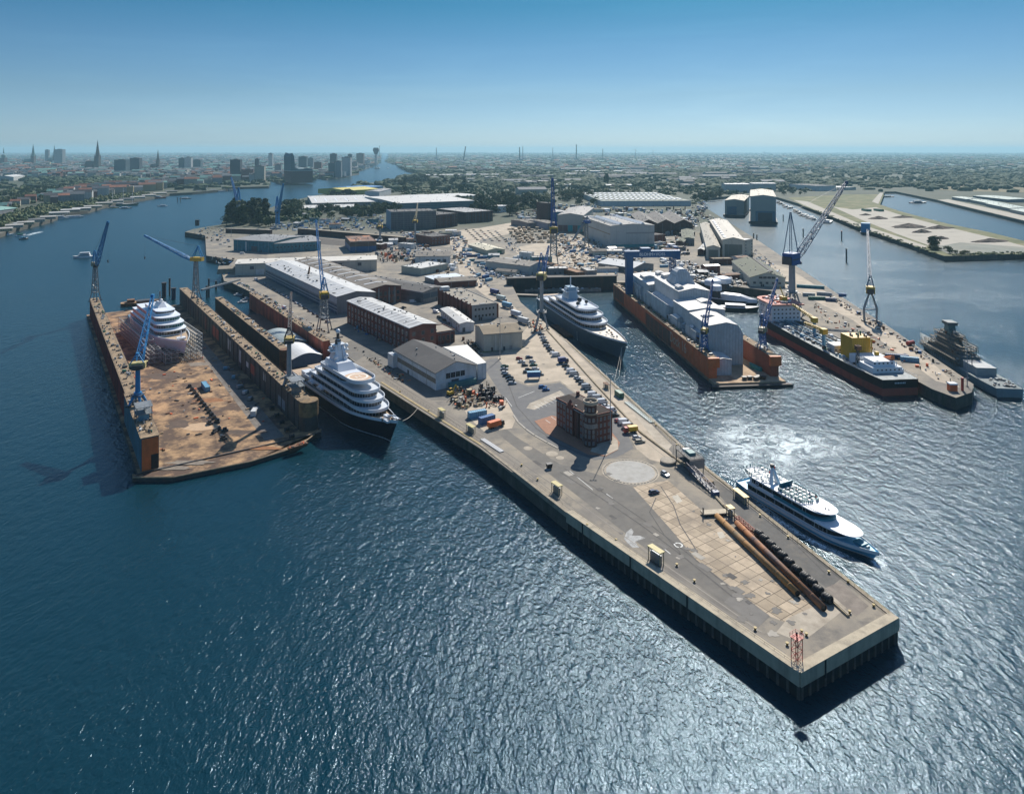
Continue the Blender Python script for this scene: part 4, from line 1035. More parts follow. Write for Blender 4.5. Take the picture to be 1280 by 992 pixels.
tarp = ribmat('scaffold_tarpaulin', (.55,.56,.56), 1.9, .6, 'Y', .5, dirt=(.42,.41,.39), dsc=.12, var=.16, amt=.45)
tarpx = ribmat('scaffold_tarpaulin_front', (.52,.54,.55), 1.9, .6, 'X', .5, dirt=(.42,.41,.39), dsc=.12, var=.16, amt=.45)
tarpr = ribmat('tarpaulin_roof', (.56,.55,.53), 2.4, .6, 'Y', .4, dirt=(.42,.41,.39), dsc=.09, var=.15, amt=.25)
r_ = random.Random(12); SH = thing('shrouded_ship', 'large ship hidden under pale grey scaffold sheeting in the rust red dock', 'ship', D16.location, D16.rotation_euler.z)
def shroud(x0,x1,y0,y1,z1,rise=2.0,z0=1.9,cut=0,name='sheeting_block'):
    b = MB(); e = [(x0,z0),(x1,z0),(x1,z1-cut),((x0+x1)/2,z1+rise),(x0,z1)]
    if cut: e = [(x0,z0),(x1,z0),(x1,z1-cut*1.6),(x1-cut,z1),((x0+x1)/2,z1+rise),(x0,z1)]
    vs = [(x,y,z) for y in (y0,y1) for x,z in e]; n = len(e)
    b.add(vs, [tuple(range(n)), tuple(reversed(range(n,2*n)))], tarpx)
    b.add(vs, [(i,n+i,n+(i+1)%n,(i+1)%n) for i in range(n) if not (e[i][1] > z1-cut-.1 and e[(i+1)%n][1] > z1-cut-.1) and i != 0], tarp)
    o = b.build(name, SH)
    b = MB()
    for i in range(n):
        j = (i+1)%n
        if e[i][1] > z1-cut-.1 and e[j][1] > z1-cut-.1:
            (xa,za),(xb,zb) = e[i],e[j]; b.add([(xa+(.35 if xa==x1 else -.35 if xa==x0 else 0),y0-.4,za+.05),(xb+(.35 if xb==x1 else -.35 if xb==x0 else 0),y0-.4,zb+.05),(xb+(.35 if xb==x1 else -.35 if xb==x0 else 0),y1+.1,zb+.05),(xa+(.35 if xa==x1 else -.35 if xa==x0 else 0),y1+.1,za+.05)],[(0,1,2,3)],tarpr)
    b.build('roof_sheet', o); return o
shroud(13.5,37,93,152,34.5,2.4)
shroud(9,34.5,152.02,204,28.2,1.6)
shroud(6.5,20,168,198,24.0,-2.0,name='sheeting_annex')
shroud(9.5,35,61,92.98,28.2,1.6)
shroud(9.5,31.5,24,60.98,27.0,1.8,cut=3.4)
shroud(5.6,16,5,20,11.2,1.0)
shroud(5.4,11,36,56,20.0,-.8,name='sheeting_annex'); shroud(5.3,10,72,84,20,1.0,name='sheeting_annex'); shroud(5.4,13.3,96,146,25,-2.2,name='sheeting_annex')
for i in range(16):
    y = 26+i*10.4+r_.uniform(-2,2); zt = 15+r_.uniform(0,9); shroud(5.2,7.2+r_.uniform(.6,3.2),y,y+r_.uniform(3,8),zt,r_.uniform(-1.5,-.5),name='sheeting_annex')
for x,y,w,l,z0,h in ((18,140,9,9,34.4,3.4),(12,174,10,14,27.5,3),(24,76,8,10,27.6,2.6),(15,98,4,8,34.2,2.4),(27,186,6,8,27.6,4),(13,42,9,6,26.4,2)): shroud(x,x+w,y,y+l,z0+h,1,z0)
b = MB(); b.loft([[(x,y,35.6) for x,y in ((17,112),(33,112),(33,133),(17,133))],[(x,y,44.5) for x,y in ((20,116),(29,116),(29,127),(20,127))],[(x,y,46.6) for x,y in ((22.5,117),(26.5,117),(26.5,126),(22.5,126))]], tarpx); b.build('sheeting_peak', SH)
r_ = random.Random(12); b = MB()
for i in range(34):
    y = r_.uniform(30,190); b.cbox((5.6+r_.uniform(0,1.2),y,14.2+r_.uniform(0,3)),1.2,r_.uniform(1,4),r_.uniform(1,4),r_.choice((dksteel,blue,steel,black,grey)))
tag(b.build('deck_gear', SH), kind='stuff')
t = thing('rescue_boat', 'teal boat shaped float lying at the foot of the right wall of Dock 16', 'boat', world(D16,(35.6,16,1.9)), D16.rotation_euler.z+1.75)
h_,d_,s_ = hull(12,3,1.8,mat('teal_paint',(.03,.30,.26),.5,.1,.4),mat('teal_paint',(.03,.30,.26)),.5,.1,.4,.05,.6,.6,.5); h_.build('hull',t); d_.build('deck',t)
for i,(x,y,c) in enumerate(((20,-4,dksteel),(23.5,-3.4,dksteel),(26.5,-5,rust),(29,-3,woodm),(31.5,-4.4,rust))):
    t = thing('steel_bin', 'dark steel bin on the front of the Dock 16 deck, %s from the left' % ordn(i+1), 'bin', world(D16,(x,y,1.9)), .2*i, 'steel bins on the dock deck'); b = MB(); b.loft([[(-1,-1,0),(1,-1,0),(1,1,0),(-1,1,0)],[(-1.3,-1.2,1.8),(1.3,-1.2,1.8),(1.3,1.2,1.8),(-1.3,1.2,1.8)]],c); b.build('body',t); b = MB(); b.box(-1.35,1.35,-1.25,1.25,1.7,1.85,black); b.build('rim',t)
# blue gantry over the back of dock 16
gb = mat('gantry_blue', (.012,.085,.22), .45, .15, .2, dirt=(.05,.10,.16), dsc=.2)
GT = thing('gantry_crane', 'tall blue gantry crane with white lettering straddling the back of the red dock', 'crane', world(D16,(2.5,188,14)), D16.rotation_euler.z)
for x in (0,W16-5):
    b = MB()
    if x == 0: b.loft([[(x-2.6,-3,0),(x+2.6,-3,0),(x+2.6,3,0),(x-2.6,3,0)],[(x-2.9,-3,31),(x+2.9,-3,31),(x+2.9,3,31),(x-2.9,3,31)]], gb)
    else: b.truss((x,0,0),(x,0,31),3.6,4.4,9,.4,gb,(0,1,0))
    b.build('leg', GT)
b = MB(); b.box(-4,W16+1,-3.1,3.1,31.02,36.5,gb); b.rail([(-4,-3,36.5),(W16+1,-3,36.5)],1.1,gb); gbm = b.build('bridge_beam', GT)
text(gbm, 'BLOHM+VOSS', 3.6, (W16*.45,-3.14,33.7), (math.pi/2,0,0), white)
b = MB(); b.box(10,18,-3.6,3.6,36.6,39,gb); b.build('trolley', GT)
# ================================================================== yachts and ships
navy = mat('yacht_hull_navy', (.008,.011,.022), .18, .1, .1)
ywhite = mat('yacht_white', (.66,.69,.72), .28, .04, .1)
teak = mat('teak_deck', (.40,.29,.19)); helip = mat('helideck_sand', (.52,.36,.24), .7, .1, .5)
def disc_part(name, parent, c, r, z0, z1, m, n=32, ring=None):
    b = MB()
    if ring:
        for i in range(n):
            a, a2 = 2*math.pi*i/n, 2*math.pi*(i+1)/n
            b.add([(c[0]+q*math.cos(t),c[1]+q*math.sin(t),z1) for q,t in ((r,a),(r,a2),(ring,a2),(ring,a))],[(0,1,2,3)],m)
    else: b.cyl(c, r, z0, z1, m, n)
    return b.build(name, parent)
def domes(parent, items):
    for x,y,z,r,m in items:
        b = MB(); b.ball((x,y,z),r,m,12); b.cyl((x,y),r*.4,z-r*1.6,z-r*.7,white,8); b.build('radar_dome', parent, True)

# dark blue yacht on the left quay
Ya, La = ship_root('motor_yacht', 'dark blue hulled motor yacht with a helipad moored at the left quay', 'yacht', Vector((-121,416,0)), Vector((-52.5,327,0)))
h_, d_, s_ = hull(La, 18.5, 8.6, navy, navy, .7, 2, .36, .075, .82, .95, 3.6, deckm=teak, bulwark=1.2, extra=ywhite)
hh = h_.build('hull', Ya); d_.build('deck', Ya)
b = MB()
for q, q2 in zip(s_, s_[1:]):
    for sg in (1,-1):
        b.add([(q[4][0],sg*q[4][1]*1.006,q[4][2]-1.3),(q2[4][0],sg*q2[4][1]*1.006,q2[4][2]-1.3),(q2[4][0],sg*(q2[4][1]*1.006+.03),q2[4][2]+.1),(q[4][0],sg*(q[4][1]*1.006+.03),q[4][2]+.1)],[(0,1,2,3)],ywhite)
b.build('white_sheer_band', hh)
b = MB()
for q, q2 in zip(s_[:-1], s_[1:]):
    for sg in (1,-1): b.add([(q[2][0],sg*(q[2][1]*1.004+.02),.5),(q2[2][0],sg*(q2[2][1]*1.004+.02),.5),(q2[2][0],sg*(q2[2][1]*1.004+.03),.85),(q[2][0],sg*(q[2][1]*1.004+.03),.85)],[(0,1,2,3)],mat('boot_stripe',(.4,.42,.45),.4,.1,.5))
b.build('boot_stripe', hh)
lev = [(-36,37.5,15.8,8.4,3.0),(-30,33,14.8,11.7,3.0),(-24,28.5,13.6,15.0,3.0)]
for k,(x0,x1,w,z,h) in enumerate(lev): deckhouse(Ya,x0,x1,w,z,h,ywhite,.19,.03,.7,2.0,(.2,.9),.4,None,raise_=1.0)
top = deckhouse(Ya,-18,12,12.0,18.4,3.0,ywhite,.2,.05,.8,13.5,(.36,.8),.5,None,name='helideck_level',raise_=1.3)
disc_part('helipad', top, (14.5,0), 7.2, 21.92, 22.0, helip, 36)
hm_ = mat('helipad_marking',(.72,.68,.6),.7,.05,1)
disc_part('helipad_ring', top, (14.5,0), 5.3, 0, 22.04, hm_, 36, ring=4.2)
text(top, 'H', 4.6, (14.5,0,22.04), (0,0,-math.pi/2), hm_, 'helipad_letter', .01)
b = MB(); b.loft([[(x,y,21.9) for x,y in ((-17,-5),(2,-5),(2,5),(-17,5))],[(x,y,25.5) for x,y in ((-16,-4),(-1,-4),(-1,4),(-16,4))]],ywhite); 
for y in (-2.4,2.4): b.loft([[(x,y+e,25.5) for x,e in ((-13,-1),(-5,-1),(-5,1),(-13,1))],[(x,y*.7+e,33) for x,e in ((-12,-.6),(-8,-.6),(-8,.6),(-12,.6))]],ywhite)
b.loft([[(x,y,25.5) for x,y in ((-12,-1.2),(-6,-1.2),(-6,1.2),(-12,1.2))],[(x,y,36) for x,y in ((-11,-.7),(-8.6,-.7),(-8.6,.7),(-11,.7))]],ywhite)
b.box(-12,-7,-5,5,30,30.5,ywhite); b.box(-12,-7.5,-3.4,3.4,33,33.4,ywhite); mst = b.build('mast', Ya)
b = MB(); b.cyl((-9.8,0),1.6,33.4,35.6,dksteel,12); b.cyl((-9.8,0),.8,35.6,39,dksteel,10); b.box(-10.4,-9.2,-2.6,2.6,36.4,36.9,dksteel); b.build('radar_mount', mst)
domes(mst, [(-9.8,0,40,1.25,ywhite),(-9,-4.4,32,1.2,ywhite),(-9,4.4,32,1.2,ywhite),(-6,3,27.4,1.3,ywhite),(-6,-3,27.4,1.3,ywhite)])
b = MB(); b.box(-58,-38,-7.5,7.5,8.6,8.9,teak); b.box(-46,-37,-6,6,9,11.6,ywhite); b.box(-40,-30,-5,5,15.1,15.5,teak); b.build('aft_terrace', Ya)
b = MB(); b.box(44,47.5,-1,1,10.4,11.8,ywhite); b.tube((45.5,0,11.5),(52,1.2,13),.35,ywhite,8); b.box(48,52,1.6,3.2,10.4,11.4,ywhite); b.box(48,52,-3.2,-1.8,10.4,11.4,ywhite); b.build('foredeck_crane', Ya)
r_ = random.Random(4); b = MB()
for i in range(22): b.cbox((r_.uniform(45,53),r_.uniform(-3.5,3.5),10.9),r_.uniform(.4,1.2),r_.uniform(.4,1.2),r_.uniform(.5,1.3),r_.choice((steel,ywhite,dksteel,grey)))
tag(b.build('mooring_gear', Ya), kind='stuff')
b = MB()
for sg in (1,-1): b.rail([(-58,sg*8.6,8.7),(-36,sg*8.9,8.7)],1.2,white,3); b.rail([(-24,sg*6.4,18.8),(-8,sg*6.4,18.8)],1.1,white,3)
b.build('railing', Ya)
for sg in (1,-1):
    for x in (-24,-12): 
        b = MB(); b.ball((x,sg*8.6,11.4),1.5,ywhite,10,.8); b.box(x-3,x+3,sg*8.6-1.2,sg*8.6+1.2,10.6,11.4,ywhite); b.build('tender_boat', Ya)

# grey yacht behind the pier
gh = mat('yacht_hull_grey', (.10,.13,.15), .25, .08, .1)
Yb, Lb = ship_root('motor_yacht', 'very long grey hulled motor yacht moored at the right side of the pier', 'yacht', Vector((30,612,0)), Vector((74,456,0)))
h_, d_, s_ = hull(Lb, 23.5, 10.4, gh, gh, .7, 2, .40, .055, .8, 1.0, 3.0, deckm=mat('pale_teak_deck',(.56,.50,.42),.6,.1,.4), bulwark=1.0, extra=ywhite)
hh = h_.build('hull', Yb); d_.build('deck', Yb)
b = MB()
for q, q2 in zip(s_, s_[1:]):
    for sg in (1,-1): b.add([(q[4][0],sg*q[4][1]*1.004,q[4][2]-.5),(q2[4][0],sg*q2[4][1]*1.004,q2[4][2]-.5),(q2[4][0],sg*(q2[4][1]*1.004+.03),q2[4][2]+.1),(q[4][0],sg*(q[4][1]*1.004+.03),q[4][2]+.1)],[(0,1,2,3)],ywhite)
b.build('white_sheer_band', hh)
for k,(x0,x1,w,z,h) in enumerate(((-66,33,20,10.2,3.1),(-50,25,18.4,13.6,3.1),(-36,17,16,17.0,3.0))):
    deckhouse(Yb,x0,x1,w,z,h,ywhite,.17,.02,.9,1.6,(.18,.95),.45,None,raise_=.9)
b = MB(); b.box(-34,12,-6.5,6.5,20.5,20.7,ywhite); b.build('sun_deck', Yb)
b = MB(); b.loft([[(x,y,20.5) for x,y in ((-32,-4),(-16,-4),(-16,4),(-32,4))],[(x,y,30) for x,y in ((-28,-3),(-19,-3),(-19,3),(-28,3))]],mat('mast_blue_grey',(.22,.32,.40),.35,.1,.3)); b.box(-29,-18,-5.5,5.5,26.5,27,ywhite); b.tube((-23,0,30),(-23,0,38),.45,ywhite,8); mst = b.build('mast', Yb)
bd_ = mat('dome_black',(.012,.014,.018),.3,.2,.5)
domes(Yb, [(-4,0,23.4,1.9,bd_),(0,4,22.6,1.35,bd_),(4,-4.4,22.6,1.35,bd_)])
domes(mst, [(-21,4.8,28.6,1.1,ywhite),(-21,-4.8,28.6,1.1,ywhite)])
b = MB(); b.box(-76,-52,-8,8,13.4,13.7,teak); b.box(-54,-38,-7,7,16.9,17.2,mat('pale_teak_deck',(.56,.50,.42))); b.build('aft_terrace', Yb)
for i in range(6):
    b = MB(); b.cbox((-46+6*(i//2),-3.5+7*(i%2),17.7),2.2,1.2,.7,(ywhite,teak)[i%2]); b.build('lounge_seat', Yb)
b = MB()
for x,y in ((42,-2),(46,2.5),(50,-1),(52,1.5),(57,0),(62,1.2),(62,-1.2)): b.cbox((x,y,12.4),1.3,1.0,1.0,(dksteel,woodm,steel)[int(x)%3])
tag(b.build('mooring_gear', Yb), kind='stuff')
b = MB()
for sg in (1,-1): b.rail([(-76,sg*8,13.7),(-54,sg*8.4,13.7)],1.1,white,3)
b.build('railing', Yb)
# its mooring lines and pontoons alongside
def rope(label, p, q, sag=1.5):
    t = thing('mooring_line', label, 'mooring line'); b = MB(); pr = None
    for i in range(9):
        f = i/8; c = Vector(p).lerp(Vector(q),f)-Vector((0,0,sag*4*f*(1-f)))
        if pr is not None: b.tube(pr,c,.11,mat('rope',(.5,.46,.38),.9,.1,1),5)
        pr = c
    b.build('rope', t); return t
bw = world(Yb,(70,2,9.5)); bw.z += 0
rope('pale mooring line slanting from the grey yacht bow into the water, left one', world(Yb,(71,1,9)), W(768,476), .5)
rope('pale mooring line slanting from the grey yacht bow into the water, right one', world(Yb,(73,0,9)), W(774,470), .5)
rope('mooring line from the grey yacht side to the rusty pontoon', world(Yb,(22,-12,7)), G(722,425,-4), 2)
rope('mooring line from the dark blue yacht bow to the left quay', world(Ya,(50,6,9)), G(522,510,.5), 1)
def pontoon(label, px, py, L, w, rz, m, z=1.3):
    t = thing('pontoon', label, 'pontoon', W(px,py), rz); b = MB(); b.box(-L/2,L/2,-w/2,w/2,-.6,z,m); b.build('float', t)
    b = MB()
    for s in (-1,1): b.tube((-L/2,s*(w/2+.15),z*.6),(L/2,s*(w/2+.15),z*.6),.3,rubber,6)
    b.build('fender', t); return t
pontoon('rust red pontoon between the pier and the grey yacht', 706, 414, 34, 11, -1.3, rust)
t = pontoon('grey pontoon with a white cabin behind the rust red pontoon', 693, 399, 15, 8, -1.3, grey); b = MB(); b.box(-4,4,-2.5,2.5,1.3,4,white); b.box(-4.1,4.1,-2.6,2.6,2.4,3.2,glass); b.build('cabin', t)
t = pontoon('white tank pontoon by the stern of the grey yacht', 690, 392, 16, 6, -1.3, grey); b = MB(); b.tube((-6,0,2.6),(6,0,2.6),1.5,white,12); b.build('tank', t)

# ---- white and blue tour boat
tb = mat('boat_blue', (.10,.42,.66), .35, .06, .2); tbd = mat('boat_dark_teal', (.02,.20,.27), .4, .1, .3); lb = mat('boat_light_blue_deck', (.20,.50,.66), .5, .06, .3)
Yc, Lc = ship_root('tour_boat', 'white and blue passenger boat passing the tip of the pier', 'tour boat', W(930,605), W(1099,703))
h_, d_, s_ = hull(Lc, 11.4, 2.2, tb, mat('boat_white_low',(.6,.64,.66),.35,.05,.2), .35, 1.2, .30, .05, .75, .7, 1.2, deckm=lb, bulwark=.5, extra=white)
hh = h_.build('hull', Yc); d_.build('deck', Yc)
b = MB()
for q, q2 in zip(s_[2:], s_[3:]):
    for sg in (1,-1): b.add([(q[4][0],sg*(q[4][1]*1.003+.02),q[4][2]-1.1),(q2[4][0],sg*(q2[4][1]*1.003+.02),q2[4][2]-1.1),(q2[4][0],sg*(q2[4][1]*1.003+.05),q2[4][2]-.05),(q[4][0],sg*(q[4][1]*1.003+.05),q[4][2]-.05)],[(0,1,2,3)],white)
b.build('white_sheer_band', hh)
def frames(b, x0, x1, w, z0, z1, n, m):
    for i in range(n+1):
        x = x0+(x1-x0)*i/n
        for s in (1,-1): b.box(x-.12,x+.12,s*w/2-.08,s*w/2+.08,z0,z1,m)
L1_ = deckhouse(Yc,-23.5,18,10.2,1.9,2.7,white,.22,0,.35,2.6,(.28,.86),.35,None,name='lower_saloon')
L2_ = deckhouse(Yc,-25,10.5,9.8,5.0,2.6,white,.20,.12,.4,2.0,(.30,.84),.35,None,name='upper_saloon',raise_=0)
b = MB(); o1 = outline(-10,12.4,10.4,.30,.0); b.prism(o1, 4.95, 6.0, tbd); b.build('blue_bridge_band', L2_)
b = MB(); b.prism(outline(7,23.6,9.6,.5,.0), 4.97, 5.25, white); b.build('foredeck_roof', L1_)
b = MB(); b.prism(outline(3,13.5,8.8,.6,.0), 7.96, 8.2, white); b.build('bridge_roof', L2_)
for x in (9.5,10.6):
    b = MB(); b.cyl((x,.4*(x-10)),.25,8.2,8.7,grey,8); b.build('roof_light', L2_)
sd = mat('sun_deck_teal', (.025,.16,.20), .6, .12, .4)
b = MB(); b.prism(outline(-8.5,4.5,8.6,.35,.0), 7.96, 8.1, sd); b.build('sun_deck', L2_)
b = MB(); b.prism(outline(-28,-14,9.2,.01,.45), 7.96, 8.1, mat('sun_deck_white',(.58,.62,.64),.5,.06,.3)); b.build('stern_terrace', L2_)
b = MB(); pts = [(x,y,8.1) for x,y in outline(-28.2,-13.5,9.6,.01,.45)][10:-10]; b.rail(pts,1.1,tbd,1.6,.22); pts = [(x,y,8.1) for x,y in outline(-8.5,4.6,8.9,.35,.0)]; b.rail(pts[1:-1],1.1,tbd,1.6,.22); b.build('parapet_rail', L2_)
b = MB(); b.loft([[(x,y,z) for x,y,z in ((-9.6,-3.6,8.1),(-9.6,3.6,8.1),(-8.6,3.2,10.4),(-8.6,-3.2,10.4))],[(x,y,z) for x,y,z in ((-9.3,-3.6,8.1),(-9.3,3.6,8.1),(-8.3,3.2,10.4),(-8.3,-3.2,10.4))]],tbd); b.build('windbreak', L2_)
b = MB(); b.loft([[(-13.5,-.6,8),(-11.8,-.6,8),(-11.8,.6,8),(-13.5,.6,8)],[(-16.2,-.4,13),(-15.2,-.4,13),(-15.2,.4,13),(-16.2,.4,13)]],white); b.cyl((-15.8,0),.8,13,14.2,dksteel,10); b.loft([[(-14,-3.2,8),(-12.4,-3.2,8),(-12.4,-2.8,8),(-14,-2.8,8)],[(-15.8,-.8,12.4),(-15,-.8,12.4),(-15,-.4,12.4),(-15.8,-.4,12.4)]],white); fm = b.build('funnel_mast', Yc)
flagm = mat('flag_red_white', (.5,.04,.03), .8, .2, 1.2)
for i,(x,y,z) in enumerate(((-17.5,1.6,9.4),(-16.6,2.6,11.6))):
    t = MB(); t.bar((x,y,z-1.3),(x,y,z+.9),.06,steel); t.loft([[(x,y,z-.3),(x,y,z+.8)],[(x-.7,y+.15,z-.35),(x-.7,y+.15,z+.7)],[(x-1.4,y-.05,z-.3),(x-1.4,y-.05,z+.75)]],flagm,False,False); t.build('flag', fm)
b = MB(); b.cyl((0,0),.01,0,.01,white)
b = MB(); b.tube((-18.4,-4.95,6.6),(-18.4,-5.12,6.6),1.1,mat('emblem_navy',(.01,.03,.10),.5,.1,1),20); b.tube((-18.4,-5.12,6.6),(-18.4,-5.16,6.6),.8,white,20); b.tube((-18.4,-5.16,6.6),(-18.4,-5.19,6.6),.55,mat('emblem_navy',(.01,.03,.10)),20); b.build('round_emblem', L2_)
b = MB(); b.box(22,25.5,-1.6,1.6,2.9,3.5,tbd); b.tube((26.5,-.7,3),(26.5,.7,3),.4,steel,8); b.bar((29.2,0,3.3),(29.4,0,5.4),.08,white); b.build('anchor_gear', Yc)
# tables on the open decks
tm = MB(); tm.cyl((0,0),.5,.72,.78,white,10); tm.cyl((0,0),.07,0,.72,steel,6); tme = tm.mesh('table_top')
sm_ = MB(); sm_.cbox((0,0,.45),.5,.5,.06,tbd); sm_.cbox((-.24,0,.72),.06,.5,.5,tbd)
for a in (-.2,.2):
    for c in (-.2,.2): sm_.bar((a,c,0),(a,c,.45),.04,steel)
sme = sm_.mesh('chair_seat')
r_ = random.Random(9); spots = []
for x in (-26,-24,-22,-19.5,-17,-15.2):
    for y in (-3.4,0,3.4):
        if abs(x+26) < .5 and y == 0 or abs(y) > 3 and x < -25: continue
        spots.append((x,y,'stern terrace'))
for x in (-7,-5,-3,-1,1,2.8):
    for y in (-3.1,-1,1.1,3.1):
        if x > 2 and abs(y) > 2: continue
        spots.append((x,y,'teal sun deck'))
cnt = {}
for x,y,wh in spots:
    cnt[wh] = cnt.get(wh,0)+1
    t = thing('cafe_table', 'small round white table with chairs on the %s of the passenger boat' % wh, 'table', world(Yc,(x+r_.uniform(-.2,.2),y,8.11)), Yc.rotation_euler.z+r_.uniform(-.5,.5), 'white tables on the '+wh)
    obj('table_top', tme, t)
    for a in range(3): obj('chair_seat', sme, t, (.95*math.cos(a*2.1+2.6),.95*math.sin(a*2.1+2.6),0), a*2.1+2.6+math.pi)
# people on the sun deck
def person(label, p, rz, shirt, legs, group=None):
    t = thing('person', label, 'person', p, rz, group)
    b = MB(); skin = mat('skin', (.45,.27,.18), .6, .08, 1)
    for s in (1,-1): b.tube((0,s*.09,.0),(0,s*.09,.85),.07,legs,6,.09); b.tube((0,s*.21,1.4),(.06,s*.25,.85),.05,shirt,5,.04)
    b.loft([[(.11*math.cos(a),.17*math.sin(a)*w,z) for a in [i*math.pi/4 for i in range(8)]] for z,w in ((.82,.95),(1.1,.9),(1.42,1.25),(1.5,.5))], shirt)
    b.cyl((0,0),.06,1.48,1.56,skin,6); b.ball((0.01,0,1.66),.11,skin,8,1.2); b.build('body', t)
    h = MB(); h.ball((-.015,0,1.69),.118,mat('hair_dark',(.03,.02,.015),.7,.2,2),8,1.0,0.05); h.build('hair', t); return t
for i,(x,y) in enumerate(((3.6,-2.2),(3.2,2.3),(-1.9,-2.2),(.2,2.4),(-4.1,.2),(2.2,.1))):
    cs = (black,red_paint,white,blue,black,grey)[i]
    person('person in %s standing among the tables of the sun deck' % ('black near the front rail','a red top','a white top','a blue top','black by the middle tables','a grey top')[i], world(Yc,(x,y,8.1)), i*1.1, cs, black, 'passengers on the sun deck')

# ---- tanker at the right pier
tk = mat('tanker_black', (.012,.012,.013), .4, .25, .15); tr = mat('tanker_red', (.40,.09,.055), .55, .15, .12, dirt=(.22,.07,.05), dsc=.15, streak=True)
td = mat('tanker_deck', (.20,.23,.23), .7, .3, .3, dirt=(.35,.36,.35), dsc=.3)
Yd, Ld = ship_root('tanker', 'long black and red tanker with a big yellow funnel casing at the right quay', 'tanker', Vector((216,396,0)), Vector((199,566,0)))
h_, d_, s_ = hull(Ld, 26, 9.0, tk, tr, 4.2, 1, .16, .02, .82, .5, 1.5, full=.97, deckm=td)
h_.build('hull', Yd); d_.build('deck', Yd)
b = MB()
for sg in (1,-1): b.rail([(-Ld/2+2,sg*11.6,9),(-50,sg*12.7,9),(50,sg*12.7,9.1)],1.1,white,3.5,.06)
b.build('railing', Yd)
def dk(x0,x1,y0,y1,z0,z1,m,name,wins=True):
    b = MB(); b.box(x0,x1,y0,y1,z0,z1,m); o = b.build(name, Yd)
    if wins:
        g = MB()
        for z in [z0+1.3+2.7*i for i in range(int((z1-z0)/2.7))]:
            for y in [y0+1.5+2.6*i for i in range(int((y1-y0)/2.6))]:
                g.box(x0-.05,x0-.01,y,y+.9,z,z+.8,glass); g.box(x1+.01,x1+.05,y,y+.9,z,z+.8,glass)
        tag(g.build('porthole_rows', o), kind='stuff')
    return o
dk(-74,-60,-9,9,9,12.2,white,'stern_house'); dk(-72,-62,-6,7,12.2,15,white,'stern_house')
yb = ribmat('yellow_casing', (.55,.31,.015), 1.4, .5, 'Y', .4, var=.1)
b = MB(); b.prism([(-48.5,-6),(-36,-6),(-36,6),(-48.5,6)], 9, 22.5, yb); fc = b.build('funnel_casing', Yd)
b = MB()
for i in range(9): b.cyl((-47+2*(i%5),-4+2.6*(i//2%4)),.5,22.5,23.6+.6*(i%3),(dksteel,steel,green_paint)[i%3],8)
tag(b.build('exhaust_pipes', fc), kind='stuff')
b = MB(); b.tube((-51,-5,12),(-51,-5,22),.35,yellow,8); b.tube((-51,-5,22),(-54,-5,22),.35,yellow,8); b.box(-57,-55,-6,-4,9,16,yellow); b.build('vent_frame', Yd)
dk(-58,-50.5,-9,9,9,14,white,'engine_house'); dk(-32.5,-24,-8,8,9,13.5,offwhite,'pump_house')
b = MB(); b.loft([[(-71+q*9,-5.2+e,16-q*3.4+f) for e,f in ((-1.2,0),(-1.2,1.4),(-.6,2.2),(.6,2.2),(1.2,1.4),(1.2,0),(0,-.9))] for q in (0,.25,.8,1)],mat('lifeboat_orange',(.62,.17,.06),.45,.1,.5)); b.build('lifeboat', Yd)
b = MB(); 
for y in (-7,-3.4): b.bar((-72,y,14.2),(-60,y,10),.5,white); b.bar((-62,y,9),(-62,y,12),.4,white); b.bar((-71.5,y,9),(-71.5,y,14.5),.4,white)
b.build('launch_ramp', Yd)
b = MB(); b.ball((-70,4,13.5),2.0,offwhite,12); b.ball((-66,7,10.6),1.7,offwhite,12); b.build('domed_tank', Yd, True)
b = MB(); b.truss((-60,9.6,9),(-58,8,21),1.6,1.0,5,.2,dksteel,(0,1,0)); b.box(-59.5,-56.5,6.6,9.4,18,20.5,rust); b.build('deck_derrick', Yd)
r_ = random.Random(21); b = MB()
for i in range(14):
    y = -8+i*1.25; b.tube((-22,y,10.2+.3*(i%3)),(44,y+r_.uniform(-.5,.5),10.2+.3*(i%3)),.28,r_.choice((ltblue,steel,white,dksteel)),6)
for i in range(16): x = -21+i*4.1; b.box(x,x+.5,-9,9,9.1,9.9,steel)
tag(b.build('pipework', Yd), kind='stuff')
b = MB()
for i in range(150):
    x = r_.uniform(-76,54); b.cbox((x,r_.uniform(-11,11),9.8),r_.uniform(.5,2.6),r_.uniform(.5,2.2),r_.uniform(.6,2.8),r_.choice((white,steel,ltblue,offwhite,grey,green_paint,dksteel,white)))
tag(b.build('deck_gear', Yd), kind='stuff')
for x,y,tx in ((10,-2,38),(-20,8,-52)):
    b = MB(); b.cyl((x,y),1.1,9,18,ltblue,12); pc = b.build('crane_pedestal', Yd)
    b = MB(); b.cbox((x,y,19.4),4,3.4,3.4,yellow); b.truss((x,y,20),(tx if x>0 else -3 ,y+(1 if x>0 else 4),24 if x>0 else 21),1.6,.9,8,.3,yellow); b.build('crane_jib', pc)
b = MB(); b.prism(outline(46,74,22,.34,0), 9.2, 22, white); ac = b.build('bridge_house', Yd)
b = MB(); b.prism(outline(43,76,25,.34,0), 22.01, 22.9, mat('red_roof_paint',(.38,.11,.08),.7,.15,.4)); b.build('bridge_roof', ac)
g = MB()
for z in (12,15,18):
    for y in range(-9,10,3): g.box(45.93,45.98,y-.6,y+.6,z,z+1,glass)
for z in (14,18.4):
    for x in range(48,64,3):
        for s in (1,-1): g.box(x,x+1.1,s*11.02-.03,s*11.02+.03,z,z+1.1,glass)
tag(g.build('window_rows', ac), kind='stuff')
b = MB()
for i in range(30): b.cbox((r_.uniform(46,72),r_.uniform(-8,8),23.4),r_.uniform(.5,3),r_.uniform(.5,3),r_.uniform(.6,2),r_.choice((white,offwhite,rust,grey,redox)))
tag(b.build('roof_gear', ac), kind='stuff')
